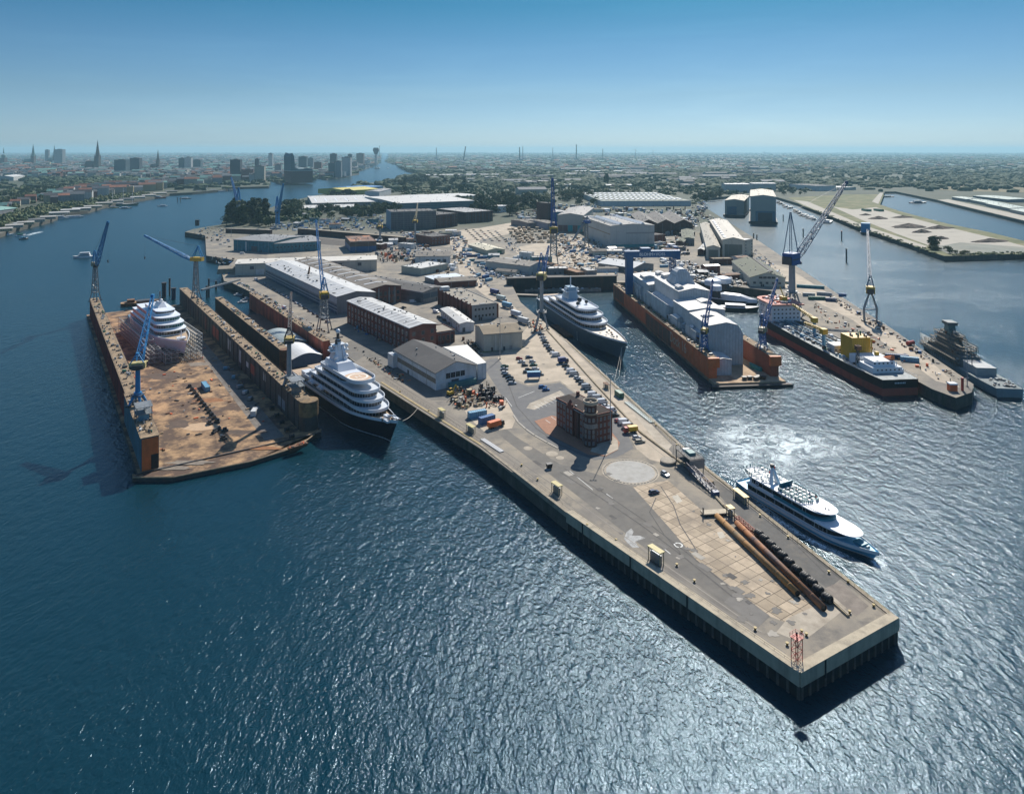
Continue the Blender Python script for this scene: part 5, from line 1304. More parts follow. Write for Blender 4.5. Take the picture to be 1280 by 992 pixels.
b = MB(); b.box(50,55,-3,1,23,27,yellow); b.tube((52,-1,27),(58,-1,33),.4,yellow,6); b.build('roof_crane', ac)
text(bpy.data.objects['hull.003'] if 'hull.003' in bpy.data.objects else Yd, 'ALTERA', 2.2, (0,0,-50), (0,0,0), white) if False else None
b = MB()
for i in range(7): b.box(-Ld/2-.06,-Ld/2-.02,-3+i*.95,-2.4+i*.95,6.6,7.4,white)
tag(b.build('stern_marking', Yd), kind='stuff')

# ---- warship
wg = mat('warship_grey', (.20,.25,.27), .55, .1, .15, dirt=(.14,.16,.17), dsc=.1, streak=True); wgd = mat('warship_dark', (.085,.11,.115), .6, .2, .3)
Ye, Le = ship_root('warship', 'grey warship with a scaffolded superstructure moored beyond the right pier', 'warship', Vector((274,392,0)), Vector((284,496,0)))
h_, d_, s_ = hull(Le, 16.5, 5.2, wg, wgd, .4, 1.5, .42, .07, .85, 1.1, 4.6, deckm=mat('warship_deck',(.17,.20,.20),.8,.2,.3))
h_.build('hull', Ye); d_.build('deck', Ye)
b = MB(); b.loft([[(x,y,5.2) for x,y in ((-14,-6.5),(34,-5.5),(34,5.5),(-14,6.5))],[(x,y,11) for x,y in ((-12,-5.2),(28,-4.4),(28,4.4),(-12,5.2))]],wgd); b.loft([[(x,y,11) for x,y in ((2,-4.4),(22,-4.4),(22,4.4),(2,4.4))],[(x,y,19) for x,y in ((6,-3.4),(18,-3.4),(18,3.4),(6,3.4))]],wgd); b.loft([[(x,y,19) for x,y in ((8,-2.4),(15,-2.4),(15,2.4),(8,2.4))],[(x,y,25) for x,y in ((9,-2),(14,-2),(14,2),(9,2))]],mat('mast_teal_grey',(.08,.16,.16),.6,.1,.3)); b.box(7.6,15.6,-3,3,25,27,wgd); b.build('superstructure', Ye)
b = MB(); scm = mat('scaffold_brown',(.20,.17,.13),.8,.3,.8); rr = random.Random(5)
for k in range(8):
    z = 6.5+k*2.0; a = max(.2,1-k*.085+rr.uniform(-.12,.12)); x0, x1 = -15+k*1.5+rr.uniform(-4,5), 33-k*1.7+rr.uniform(-5,4)
    for s in (1,-1):
        y = s*(7.6*a+.4)
        for i in range(int((x1-x0)/2.6)+1):
            x = x0+i*2.6; b.bar((x,y,z-2),(x,y+.2*s,z+.6),.16,scm)
        b.box(x0,x1,min(y,y-s*1.2),max(y,y-s*1.2),z,z+.1,scm)
        for zz in (.5,1.0): b.bar((x0,y,z+zz),(x1,y,z+zz),.12,scm)
    for x in (x0,x1):
        for i in range(6): b.bar((x,-7*a+i*2.8*a,z-2),(x,-7*a+i*2.8*a,z+.6),.16,scm)
        b.box(x-.6,x+.6,-7.5*a,7.5*a,z,z+.1,scm)
for i in range(120):
    k = rr.random(); b.cbox((rr.uniform(-14+14*k,30-14*k),rr.uniform(-7,7)*(1-k*.7),6.5+16*k),rr.uniform(.4,2.6),rr.uniform(.3,1.4),rr.uniform(.3,2),rr.choice((scm,wgd,steel,rust,grey,dksteel)))
tag(b.build('scaffolding', Ye), kind='stuff')
b = MB(); b.box(-30,-15,-5.4,5.4,5.2,9.6,ribmat('pale_tent_panel',(.36,.385,.39),2.0,.6,'X',.4)); b.box(-30.2,-14.8,-5.6,5.6,9.61,9.8,ribmat('pale_tent_roof',(.33,.345,.345),2.0,.6,'X',.4)); b.build('flight_deck_tent', Ye)
b = MB(); b.cyl((-24,5),.25,9.8,18,dksteel,6); b.build('whip_antenna', Ye)
b = MB(); b.loft([[(44,-1.2,6.6),(47,-1,7.2),(47,1,7.2),(44,1.2,6.6)],[(44.5,-.8,9),(46,-.8,9),(46,.8,9),(44.5,.8,9)]],wg); b.tube((46,0,8.2),(50,0,8.8),.16,wgd,6); b.build('gun_turret', Ye)
b = MB()
for sg in (1,-1): b.rail([(-50,sg*6.7,5.2),(-35,sg*7.6,5.2)],1.0,steel,2.5); b.rail([(34,sg*6.8,7.2),(47,sg*2.4,9)],1.0,steel,2.5)
b.build('railing', Ye)
b = MB(); b.bar((51,0,9.6),(51.4,0,13),.1,steel); b.build('jackstaff', Ye)
b = MB(); 
for i in range(26): b.cbox((rr.uniform(-50,-36),rr.uniform(-6,6),5.7),rr.uniform(.4,2),rr.uniform(.4,1.6),rr.uniform(.4,1.2),rr.choice((grey,steel,woodm,dksteel)))
tag(b.build('deck_gear', Ye), kind='stuff')
# yellow lattice boom of a floating crane
def yboom(label, a, c, w=2.6):
    t = thing('crane_boom', label, 'crane boom', a); b = MB(); b.truss((0,0,0),Vector(c)-Vector(a),w,w*.8,12,.34,yellow); b.build('lattice', t); b = MB(); b.cbox((0,0,-w*.8),1.2,3,.9,dksteel); b.cbox(Vector(c)-Vector(a)-Vector((0,0,w*.7)),1.2,3,.9,dksteel); b.build('trestle', t)
yboom('long yellow lattice boom lying along the pier beside the warship', AD(1185,455,452), AD(1252,478,411))
yboom('short yellow lattice boom lying on the pier edge by the tanker stern', AD(1132,465,425), AD(1183,468,426))

# ---- moored and moving small boats
def boat(label, px, py, L, B, rz, hullm, housem, name='motor_boat', cat='boat', levels=1, h=1.6, group=None, mastm=None, deckm=None, z=WZ, hs=.5, off=-.05):
    t = thing(name, label, cat, G(px,py,z), rz, group)
    h_, d_, s_ = hull(L, B, h, hullm, hullm, .3, .5, .4, .07, .75, .7, h*.5, n=12, deckm=deckm or offwhite, bulwark=0); h_.build('hull', t); d_.build('deck', t)
    zz = h
    for k in range(levels):
        deckhouse(t, L*(off-hs/2+.03*k), L*(off+hs/2-.07*k), B*(.8-.1*k), zz-.1, 2.2, housem, .25, 0, .2, .4, (.4,.85), .2, name='cabin'); zz += 2.3
    b = MB(); b.bar((L*(off),0,zz),(L*off,0,zz+L*.14),.16,mastm or steel); b.bar((L*off,-.6,zz+L*.09),(L*off,.6,zz+L*.09),.12,steel); b.build('mast', t)
    return t
boat('white motor boat with a long cabin crossing the river left of the dock crane', 104,322, 24,7, 3.5, white, white, levels=2, h=2.0, hs=.55)
boat('blue and white river ferry moored at the left bank, largest of the boats there', 30,283, 44,11, .95, ltblue, white, 'river_ferry','ferry',2,2.6,hs=.75)
boat('small white launch moored at the left edge of the bank', 8,294, 22,6, 1.0, white, white)
boat('green roofed launch drawing a white wake towards the left bank', 26,295, 16,5, 1.2, white, green_paint)
boat('dark launch travelling just in front of the green roofed one', 30,299, 14,5, 1.2, dksteel, ltblue)
boat('two decked white excursion boat moored on the far left bank', 73,274, 40,9, .75, white, white, 'excursion_boat','boat',2,2.2,hs=.75)
boat('low white excursion boat moored right of the two decked one', 93,272, 36,8, .7, white, white, 'excursion_boat','boat',1,2.0,hs=.7)
boat('small white boat alone in mid river below the spires', 203,258, 22,6, 3.6, white, white)
boat('dark hulled tug with white house off the far bank', 157,260.5, 26,7, .5, dksteel, white, 'tug_boat','tug',1)
boat('yellow launch moored at the far left bank', 142,260, 24,7, .5, yellow, offwhite)
boat('red and white moored ship on the far bank', 196,248, 50,10, .3, red_paint, white, 'moored_ship','ship',2,3,hs=.6)
boat('dark workboat between the pile dolphins of the far bank', 232,248.5, 30,8, .2, dksteel, white, 'workboat')
for i,(x,y,L) in enumerate(((250,241,60),(268,240,70),(284,238.5,45),(300,232.5,40),(317,231.5,40))):
    t = boat(('white museum ship at the far bank with a tall mast','long white museum ship at the far bank right of the first','short white ship moored by the blue crane','small ship in the far harbour basin, left one','small ship in the far harbour basin, right one')[i], x,y,L,11,.25,(white,white,offwhite,dksteel,dksteel)[i],white,'museum_ship','ship',2,3.4,hs=.4)
    b = MB(); 
    for q in (-.3,.3): b.bar((L*q,0,3),(L*q,0,24),.5,offwhite); b.bar((L*q,-4,18),(L*q,4,18),.3,offwhite)
    b.build('rigging', t)
t = boat('green hulled sailing ship with a tall pale mast at the far bank', 152,257, 80,12, .25, green_paint, offwhite, 'sailing_ship','ship',1,4,hs=.2)
b = MB()
for q,hh_ in ((-.25,38),(.05,44),(.3,36)): b.bar((80*q,0,4),(80*q,0,hh_),.6,offwhite); b.bar((80*q,-8,hh_*.6),(80*q,8,hh_*.6),.35,offwhite); b.bar((80*q,-6,hh_*.8),(80*q,6,hh_*.8),.35,offwhite)
b.build('rigging', t)
boat('dark barge coming down the far bend of the river', 472,211, 90,20, 1.4, mat('navy_paint',(.015,.035,.11)), dksteel, 'cargo_barge','barge',1,5)
boat('small tug beyond the barge in the far bend', 485,210.5, 30,9, 1.4, dksteel, offwhite, 'tug_boat','tug')
boat('dredger with a tall mast in the upper right basin', 1148,254, 46,14, .1, mat('navy_paint',(.015,.035,.11)), offwhite, 'dredger','dredger',2,2.6,mastm=dksteel)
boat('black moored lighter in the far corner of the upper right basin', 1110,246.5, 40,9, .1, dksteel, grey, 'lighter','barge',1,2)
boat('black workboat near the far bank of the upper right basin', 1172,251.5, 26,7, -.4, dksteel, grey, 'workboat')
boat('dark green workboat with a white house behind the tanker', 922,388, 36,10, -.25, mat('boat_dark_green',(.02,.045,.045),.5,.2,.3), white, 'workboat','boat',1,3,hs=.45)
t = boat('white shrink wrapped yacht right behind Dock 16', 917,379.5, 44,10, -.55, mat('wrapped_hull_dark',(.05,.05,.06),.6,.2,.3), white, 'wrapped_yacht','yacht',1,3.4,hs=.5)
b = MB(); b.loft([[(x,y*w_,z_) for y,z_ in ((-4.6,3),(-3.4,zz_),(0,zz_+1.2),(3.4,zz_),(4.6,3))] for x,w_,zz_ in ((-21,.8,5),(-8,1,8.4),(6,1,8.2),(14,.8,6),(20.5,.2,4.6))], white); b.build('shrink_wrap', t)
for i,(x,y) in enumerate(((1028,283),(1045,285.5))):
    pass
t = thing('work_barge','grey work barge moored at the grassy island left of the blue cabin barge','barge',W(1035,278),1.05); h_,d_,s_=hull(50,14,2.6,grey,dksteel,.4,.5,.1,.02,.9,.4,.2,n=8,deckm=offwhite); h_.build('hull',t); d_.build('deck',t); b=MB(); b.box(-20,-8,-4,4,2.6,6,offwhite); b.build('cabin',t)
t = thing('cabin_barge','barge with a tall blue cabin moored at the grassy island','barge',W(1083,291),1.05+math.pi); h_,d_,s_=hull(60,16,3,dksteel,dksteel,.4,.5,.1,.02,.9,.4,.2,n=8,deckm=grey); h_.build('hull',t); d_.build('deck',t); b=MB(); b.box(14,27,-6.5,6.5,3,18,mat('cabin_blue',(.03,.22,.42),.5,.12,.3)); b.build('cabin',t); b=MB(); b.box(-26,8,-6,6,3,4,offwhite); b.build('cargo_cover',t)
rr = random.Random(6)
for i in range(14):
    px = 973+i*3.4+rr.uniform(-1,1); py = 252+i*1.75+rr.uniform(-.8,2.2); 
    boat('old moored barge in the cluster below the grassy island, %s from the left' % ordn(i+1), px,py, rr.uniform(18,34), rr.uniform(5,8), .9+rr.uniform(-.2,.2), rr.choice((dksteel,grey,rust)), rr.choice((grey,offwhite,dksteel)), 'moored_barge','barge',1,1.8,'cluster of old barges by the island')
for i,(x,y,hh,l) in enumerate(((1058,328,16,'tall dark pile alone in the middle of the right basin'),(979,276,11,'dark pile near the big covered shed, right of the float'),(942,303,13,'left one of the twin piles by the right quay'),(946,305,13,'right one of the twin piles by the right quay'),(1004,296,12,'dark pile behind the jib of the big blue crane, left one'),(1014,300,12,'dark pile behind the jib of the big blue crane, right one'),(1052,301,14,'beacon post with a cross top in the right basin'),(222,252.5,12,'left one of the twin piles off the far left bank'),(225.5,252.5,12,'right one of the twin piles off the far left bank'),(246.5,282,12,'broad dark dolphin on the tip of the left promontory'))):
    t = thing('mooring_pile', l, 'mooring pile', W(x,y) if i != 9 else G(x,y)); b = MB(); b.cyl((0,0),.9 if i != 9 else 3.5,-3 if i!=9 else -.2,hh if i != 9 else 9,dksteel,10); b.build('shaft', t); b = MB(); b.cyl((0,0),1.2 if i != 9 else 3.7,hh if i!=9 else 9,(hh if i!=9 else 9)+.8,(redox if i==6 else black),10); b.build('cap', t)
# foam behind the tour boat and bow waves
def foam_mat(name, dens, sc):
    m, t, b = nt(name); v = coords(t, True)
    f = ramp(t, noise(t, v, sc, 8, .75, 1.5), [(dens,(0,0,0)),(dens+.16,(1,1,1))])
    at = N(t,'ShaderNodeAttribute', attribute_name='fade'); mu = N(t,'ShaderNodeMath', operation='MULTIPLY')
    t.links.new(f, mu.inputs[0]); t.links.new(at.outputs['Fac'], mu.inputs[1])
    b.inputs['Base Color'].default_value = (.62,.74,.78,1); b.inputs['Roughness'].default_value = .7
    t.links.new(mu.outputs[0], b.inputs['Alpha']); return m
def foam(label, pts, m, z=.05, rings=6):
    """patch of foam floating on the water; its density thins out to the rim"""
    P = [Vector((p.x,p.y,WZ+z)) for p in pts]; c = sum(P,Vector())/len(P); n = len(P); vs = []; fd = []; fs = []
    for k in range(rings+1):
        for p in P: vs.append(tuple(c+(p-c)*(k/rings))); fd.append(min(1,1.7*(1-k/rings)))
    for k in range(rings):
        for i in range(n): fs.append((k*n+i,k*n+(i+1)%n,(k+1)*n+(i+1)%n,(k+1)*n+i) if k else (k*n+i,(k+1)*n+(i+1)%n,(k+1)*n+i))
    me = bpy.data.meshes.new('wake_foam'); me.from_pydata(vs,[],fs); me.materials.append(m)
    a = me.attributes.new('fade','FLOAT','POINT'); a.data.foreach_set('value', fd)
    return tag(obj('wake_foam', me), label, kind='stuff')
fm1 = foam_mat('wake_foam_mat', .43, .12); fm2 = foam_mat('bow_foam_mat', .40, .5)
foam('pale foaming wake curling behind the passenger boat', [W(*p) for p in ((930,618),(905,590),(885,562),(876,535),(888,520),(915,516),(950,522),(1000,532),(1060,545),(1090,560),(1060,575),(1010,585),(985,600),(950,600))], fm1)
foam('white bow wave of the passenger boat', [W(*p) for p in ((1085,700),(1095,695),(1107,698),(1112,708),(1104,714),(1092,710))], fm2, .07)
foam('thin foam along the side of the passenger boat', [W(*p) for p in ((928,612),(960,640),(1010,672),(1060,697),(1090,708),(1080,712),(1030,690),(980,662),(940,635))], fm2, .09)
foam('white wake behind the green roofed launch', [W(*p) for p in ((30,294),(40,291),(53,288.5),(56,290),(45,292.5),(34,295.5))], fm2, .08)
# ================================================================== cranes
def ztop(py, y): return CH-(py-HY)*y/F
gyl = mat('grey_yellow', (.33,.28,.16), .6, .2, .5)
def place(dock, x, y, z): return world(dock,(x,y,z))
# on the left dock
p = place(D11,3,DL-14,WH+.2); y = p.y
crane('blue jib dock crane at the far end of the left dock wall', p, ztop(333,y)-p.z, AD(135,277.5,y-22), 0, hm=gyl, tm=steel, jm=mat('jib_blue',(.015,.19,.42),.5,.2,.5), hook=30, spread=6, legs=7, jw=2.6, hz_=(5,4,3.4), amast=9)
p = place(D11,3,44,WH+.2); y = p.y
crane('blue column crane with pale yellow house on the left dock wall', p, ztop(459,y)-p.z, AD(191,370,y+40), 0, tower='column', hm=mat('house_pale_yellow',(.50,.42,.18),.6,.15,.5), colm=mat('jib_blue',(.015,.19,.42)), jm=mat('jib_blue',(.015,.19,.42)), spread=6, legs=5, tw=2.4, jw=3.0, hz_=(3,7,2.6), amast=4)
p = place(D11,DW-3,DL-52,WH+.2); y = p.y
crane('yellow topped crane with a lowered blue jib at the far right dock wall', p, ztop(326,y)-p.z, AD(181,294.5,y+6), 0, jm=mat('jib_blue',(.015,.19,.42)), hook=18, spread=6, legs=6, jw=2.2, hz_=(8,4,3), amast=9, cw=False)
p = place(D11,DW-3,33,WH+.2); y = p.y
crane('grey column crane with a raised black jib at the right dock wall tip', p, ztop(427,y)-p.z, AD(364,366,y+44), 0, tower='column', hm=mat('ring_yellow',(.40,.30,.08),.6,.2,.5), jm=dksteel, colm=grey, spread=5, legs=4, tw=2.6, jw=1.8, hz_=(5,5,2.6), amast=5)
# quayside
p = G(405,414); y = p.y
crane('yellow house crane on grey lattice legs between the red dock wall and the brick building', p, ztop(372,y), AD(395,276,y+60), 0, jm=mat('jib_blue',(.015,.19,.42)), tm=steel, spread=9, legs=10, tw=4, jw=2.2, hz_=(6,6.4,4.4), amast=10)
p = G(383,366); y = p.y
crane('slim rusty lattice crane in front of the blue striped hall', p, 8, AD(387,334,y+8), 0, hm=gyl, jm=rust, spread=4, legs=3, jw=1.3, hz_=(3,2.4,2.2), amast=3, cw=False)
p = G(677,410); y = p.y
crane('grey column crane with a cream and yellow house beside the grey yacht stern', p, ztop(349,y), AD(686,308,y+30), 0, tower='column', hm=mat('house_cream_yellow',(.55,.43,.14),.5,.12,.4), jm=blue, colm=grey, spread=9, legs=12, tw=3.0, jw=2.2, hz_=(7,6,5), amast=14)
p = G(692,334); y = p.y
crane('tall dark blue crane with a yellow collar standing behind the black dock wall', p, ztop(291,y), AD(690.5,224,y+20), 0, jm=mat('deep_blue',(.01,.07,.26),.5,.2,.5), tm=steel, spread=11, legs=14, tw=6, jw=5, hz_=(8.5,8.5,7), amast=22)
p = place(D16,2.6,14,14); y = p.y
crane('blue crane with a small yellow house on the left Dock 16 wall', p, ztop(416,y)-p.z, AD(891,350,y+30), 0, hm=yellow, jm=blue, tm=blue, spread=5, legs=4, tw=2.6, jw=2.0, hz_=(4,3.6,3), amast=8)
p = place(D16,W16-2.6,16,14); y = p.y
crane('blue crane, pale yellow house, on the right Dock 16 wall', p, ztop(415,y)-p.z, AD(971.5,349,y+30), 0, hm=gyl, jm=blue, tm=blue, spread=5, legs=4, tw=2.6, jw=2.0, hz_=(4,3.6,3), amast=8)
p = G(990,392); y = p.y
crane('biggest blue jib crane on a thick grey column at the head of the right pier', p, ztop(330,y), AD(1058,228,y+55), 0, tower='column', hm=mat('deep_blue',(.01,.07,.26)), jm=mat('jib_slate',(.03,.10,.19),.5,.2,.5), colm=grey, spread=13, legs=17, tw=5.5, jw=4.2, hz_=(9,9,9), amast=32, n=12)
p = G(1088,402); y = p.y
crane('yellow house crane on two bent grey legs near the middle of the right pier', p, ztop(366,y), AD(1084.5,288,y+70), 0, tower='aleg', hm=yellow, jm=mat('jib_slate',(.03,.10,.19)), spread=11, jw=2.6, hz_=(6,6,5), amast=8, hook=58)
p = G(298,277); y = p.y
crane('blue topped crane on white legs in front of the poplars', p, ztop(255,y), AD(289,222,y+30), 0, hm=mat('ring_yellow',(.40,.30,.08)), tm=offwhite, jm=mat('jib_blue',(.015,.19,.42)), spread=9, legs=12, tw=4, jw=3.4, hz_=(6,7,6), amast=24)
p = G(347,286); y = p.y
crane('blue crane with two spread arms and a yellow cabin by the blue shed', p, ztop(266,y), AD(354,230,y-20), 0, hm=mat('jib_blue',(.015,.19,.42)), jm=mat('jib_blue',(.015,.19,.42)), tm=mat('jib_blue',(.015,.19,.42)), spread=8, legs=8, tw=4, jw=3.0, hz_=(7,6,5), amast=22)
for i,(x,yb,yt,l) in enumerate(((475,304,283,'small yellow headed crane left of the slate grey office block'),(519,304,276,'small yellow headed crane in front of the slate grey office block'))):
    p = G(x,yb); y = p.y; crane(l, p, ztop(yt+2,y), AD(x+3,yt-22 if i else yt-4,y+40), 0, tower='column', hm=yellow, jm=gyl, colm=grey, spread=7, legs=7, tw=2.6, jw=1.6, hz_=(8,7,3.4), amast=6)
p = G(733,309); y = p.y
crane('grey lattice crane leaning over the yard in front of the white hall', p, ztop(279,y), AD(716,300,y-10), 0, hm=mat('deep_blue',(.01,.07,.26)), jm=steel, tm=steel, spread=7, legs=7, tw=3, jw=2, hz_=(6,6,4), amast=5)
# ================================================================== yard buildings
E = G
brick = mat('red_brick', (.17,.06,.042), .85, .3, .5, dirt=(.08,.04,.033), dsc=.25, dlo=.46, dhi=.7, bump=.3, bsc=3)
brickd = mat('dark_brick', (.085,.04,.033), .85, .35, .5, dirt=(.05,.03,.026), dsc=.25, bump=.3, bsc=3)
roofw = ribmat('roof_sheet_white', (.56,.56,.54), 2.6, .5, 'X', .4, dirt=(.38,.37,.34), dsc=.1)
roofg = ribmat('roof_sheet_grey', (.24,.24,.235), 2.2, .6, 'X', .4, dirt=(.17,.165,.155), dsc=.1)
roofb = mat('roof_felt_brown', (.175,.155,.13), .9, .15, .12, dirt=(.13,.115,.10), dsc=.2)
roofd = mat('roof_felt_dark', (.075,.072,.07), .85, .15, .1, dirt=(.10,.095,.09), dsc=.12)
roofo = mat('roof_felt_olive', (.13,.14,.095), .88, .15, .1, dirt=(.10,.10,.08), dsc=.15)
rooft = mat('roof_felt_tan', (.25,.20,.135), .9, .18, .1, dirt=(.18,.15,.11), dsc=.18)
roofp = mat('roof_pale', (.50,.50,.48), .7, .1, .12, dirt=(.36,.35,.32), dsc=.12)
creamw = ribmat('cream_cladding', (.50,.475,.40), 3.2, .6, 'X', .3, dirt=(.36,.33,.27), dsc=.1)
greyw = ribmat('grey_cladding', (.21,.22,.225), 2.8, .6, 'X', .3, dirt=(.15,.15,.15), dsc=.12)
dkgw = mat('slate_cladding', (.075,.085,.10), .5, .15, .2)
tealw = ribmat('teal_cladding', (.03,.17,.22), 5.2, .5, 'X', .4, var=.3)
def door(o, L, x0, x1, z1, m, face='-y', w=0, proud=.12, name='roller_door'):
    b = MB()
    if face == '-y': b.box(x0,x1,-proud,-.01,0,z1,m)
    elif face == '+x': b.box(L+.01,L+proud,x0,x1,0,z1,m)
    elif face == '-x': b.box(-proud,-.01,x0,x1,0,z1,m)
    else: b.box(x0,x1,w+.01,w+proud,0,z1,m)
    return b.build(name, o)
def strips(o, face, L, w, items, m, name='wall_band', proud=.07):
    for z0, z1 in items:
        b = MB()
        if face == 'x': b.box(-proud,-.005,0,w,z0,z1,m)
        elif face == 'X': b.box(L+.005,L+proud,0,w,z0,z1,m)
        elif face == 'y': b.box(0,L,-proud,-.005,z0,z1,m)
        else: b.box(0,L,w+.005,w+proud,z0,z1,m)
        b.build(name, o)
def winrow(o, face, L, w, z, n, ww=1.6, hh=2.0, a=2.0, fm=None, gm=None, span=None):
    S0 = L if face in '-y+y' else w
    for i in range(n):
        q = a+(S0-2*a)*i/max(1,n-1)
        x, y = (q,0) if face == '-y' else (q,w) if face == '+y' else (0,q) if face == '-x' else (L,q)
        window(o, x, y, z, ww, hh, face, fm, gm)
def roofbits(o, L, w, h, n, seed, m=None):
    r = random.Random(seed); b = MB()
    for i in range(n):
        x, y = r.uniform(1.5,L-1.5), r.uniform(1.5,w-1.5); b.cbox((x,y,h+.5),r.uniform(.6,2.2),r.uniform(.6,1.8),r.uniform(.6,1.4),m or r.choice((steel,grey,offwhite,dksteel)))
    tag(b.build('roof_vents', o), kind='stuff')

# long hall with the blue striped side (local y=0 is the long left side after frame())
o, L, w = building('long hall with a pale roof and a dark blue striped side facing the docks', E(421,371,14), E(332,330,14), E(461,362,14), 14, greyw, roofw, 2.6)
fy = '-y' if local(o, E(376,350,8)).y < w/2 else '+y'
sb = mat('stripe_blue', (.035,.075,.115), .5, .15, .3); sp = mat('stripe_pale', (.30,.35,.38), .6, .1, .2)
strips(o, 'y' if fy=='-y' else 'Y', L, w, [(0,2.4),(3.2,4.9),(5.7,7.4)], sb); strips(o, 'y' if fy=='-y' else 'Y', L, w, [(2.42,3.18),(4.92,5.68),(8.6,13.2)], sp)
for i in range(13):
    b = MB(); x = 9+i*(L-18)/12; b.loft([[(x-.9,y,14+2.6*(1-abs(2*y/w-1))+.36) for y in (w*.08,w*.44)],[(x+.9,y,14+2.6*(1-abs(2*y/w-1))+.36) for y in (w*.08,w*.44)]], mat('skylight_white',(.72,.73,.72),.4,.05,.4), False, False); b.build('skylight', o)
roofbits(o, L, w*.5, 15.4, 14, 2)
o, L, w = building('brown roofed hall with white chevron skylights and a red brick front', E(461,362,14), E(501.4,357,14), E(385,325,14), 14, brick, roofb, 2.4, 'y')
for i in range(9):
    y = 14+i*(w-30)/8; b = MB()
    for s in (1,-1): b.loft([[(L/2+s*d,y+q+.35*d,14+2.4*(1-2*d/L)+.4) for q in (0,2.3)] for d in (0.01,L*.36)], mat('skylight_white',(.72,.73,.72)), False, False)
    b.build('skylight', o)
for k in range(2): winrow(o, '-y', L, w, 4+5*k, 7, 2.6, 3.2, 3, steel)
for x in (L*.3,L*.62,L*.8):
    b = MB(); b.box(x-.5,x+.5,-.4,-.02,0,14,steel); b.build('downpipe', o)
o, L, w = building('long low hall with a dark felt roof edged by a white gutter', E(529,365.5,9), E(558,359,9), E(445,333,9), 9, greyw, roofd, 2.2, 'y')
b = MB()
for x in (-.55,L+.25): b.box(x,x+.5,-.3,w+.3,8.6,9.15,offwhite)
b.build('gutter', o)
strips(o, 'y', L, w, [(3.2,7.6)], sb); door(o, L, 3, 9, 4, dkgw, '-x'); roofbits(o, L, w, 10, 5, 3)
strips(o, 'x', L, w, [(4.2,7.8)], mat('slate_strip',(.10,.115,.13),.6,.15,.3))
o, L, w = building('very long white roofed shed in front of the teal sheds', E(294,330,12), E(471,324.5,12), E(297,322,14), 12, cream, mat('roof_cream_white',(.62,.59,.52),.7,.08,.1,dirt=(.5,.46,.4),dsc=.1), 2.0)
for x in (L*.1,L*.72,L*.86): 
    b = MB(); b.box(x,x+4,-.1,-.01,6,9.4,dkgw); b.build('window', o)
door(o, L, L*.14, L*.2, 6, offwhite)
t = thing('tarpaulin_lean_to', 'brownish tarpaulin lean to at the water end of the long white shed', 'lean to', G(283,341), .3); b = MB(); b.loft([[(-9,-6,0),(9,-6,0),(9,6,0),(-9,6,0)],[(-8,-5,5),(8,-5,5),(8,5,7),(-8,5,7)]], mat('canvas_brown',(.25,.22,.17),.9,.25,.3)); b.build('cover', t)
o, L, w = building('teal clad shed by the left basin, left and taller of the pair', G(292,313), G(342,316), G(307,304), 14, tealw, roofg, 1.6)
door(o, L, L*.45, L*.6, 7, dkgw); b = MB(); b.box(L*.3,L*.33,-.1,-.01,0,12,offwhite); b.build('stair_shaft', o)
o, L, w = building('teal clad shed by the left basin, right and longer of the pair', G(342.5,316), G(401,312.5), G(362,306), 11.5, tealw, roofg, 1.6)
winrow(o, '-y', L, w, 6.5, 12, 2.2, 2.0, 4, ltblue)
# brick office and its annex
o, L, w = building('three storey red brick building with a white seamed roof', E(512,410,16.5), E(434,376,16.5), E(545,404.5,16.5), 16.5, brick, roofw, 1.5)
f1 = '-y' if local(o, E(470,400,8)).y < w/2 else '+y'
for k in range(3): winrow(o, f1, L, w, 2.8+4.7*k, 17, 2.0, 2.6, 4, offwhite)
fe = '-x' if local(o, E(530,425,4)).x < L/2 else '+x'
for k in range(3): winrow(o, fe, L, w, 2.8+4.7*k, 3, 2.2, 2.6, 3, steel)
b = MB()
for i in range(18):
    x = 2+i*(L-4)/17; b.box(x-.28,x+.28,-.35 if f1=='-y' else w+.01,-.01 if f1=='-y' else w+.35,0,16.2,brickd)
tag(b.build('brick_piers', o), kind='stuff')
for i in range(15):
    x = 5+i*(L-10)/14; b = MB(); b.loft([[(x-.25,y,16.5+1.5*(1-abs(2*y/w-1))+.5) for y in (1,w/2,w-1)],[(x+.25,y,16.5+1.5*(1-abs(2*y/w-1))+.5) for y in (1,w/2,w-1)]], roofd, False, False); b.build('roof_seam', o)
o, L, w = building('low red brick annex behind the white workshop', G(546,431), G(568.5,427.5), G(552,420), 8, brick, mat('roof_gravel',(.28,.25,.2),.9,.2,.5)); winrow(o, '-y', L, w, 4, 4, 1.8, 3.2, 2, steel)
# white workshop
ww_ = ribmat('white_cladding', (.56,.60,.63), 2.4, .5, 'X', .3, dirt=(.40,.42,.42), dsc=.12)
o, L, w = building('white workshop with a big dark gabled roof beside the left quay', E(544.7,466,9.5), E(493,437,9.5), E(590,453.7,9.5), 9.5, ww_, roofd, 4.2, over=.7)
f1 = '-y' if local(o, E(515,465,3)).y < w/2 else '+y'
strips(o, 'y' if f1=='-y' else 'Y', L, w, [(3.6,6.2)], mat('band_brown',(.19,.165,.13),.8,.15,.4))
fe = '-x' if local(o, G(570,478)).x < L/2 else '+x'
for i in range(4): window(o, 0 if fe=='-x' else L, w*.3+i*w*.12, 6.6, 2.8, 3.0, fe, grey)
door(o, L, w*.38, w*.56, 4.2, dkgw, fe); door(o, L, w*.12, w*.24, 3.2, offwhite, fe)
b = MB(); b.box(-2.6 if fe=='-x' else L+.1, -.1 if fe=='-x' else L+2.6, w*.3, w*.95, 0, 3, mat('teal_fence_panel',(.05,.17,.18),.6,.2,.4)); b.build('lean_to', o)
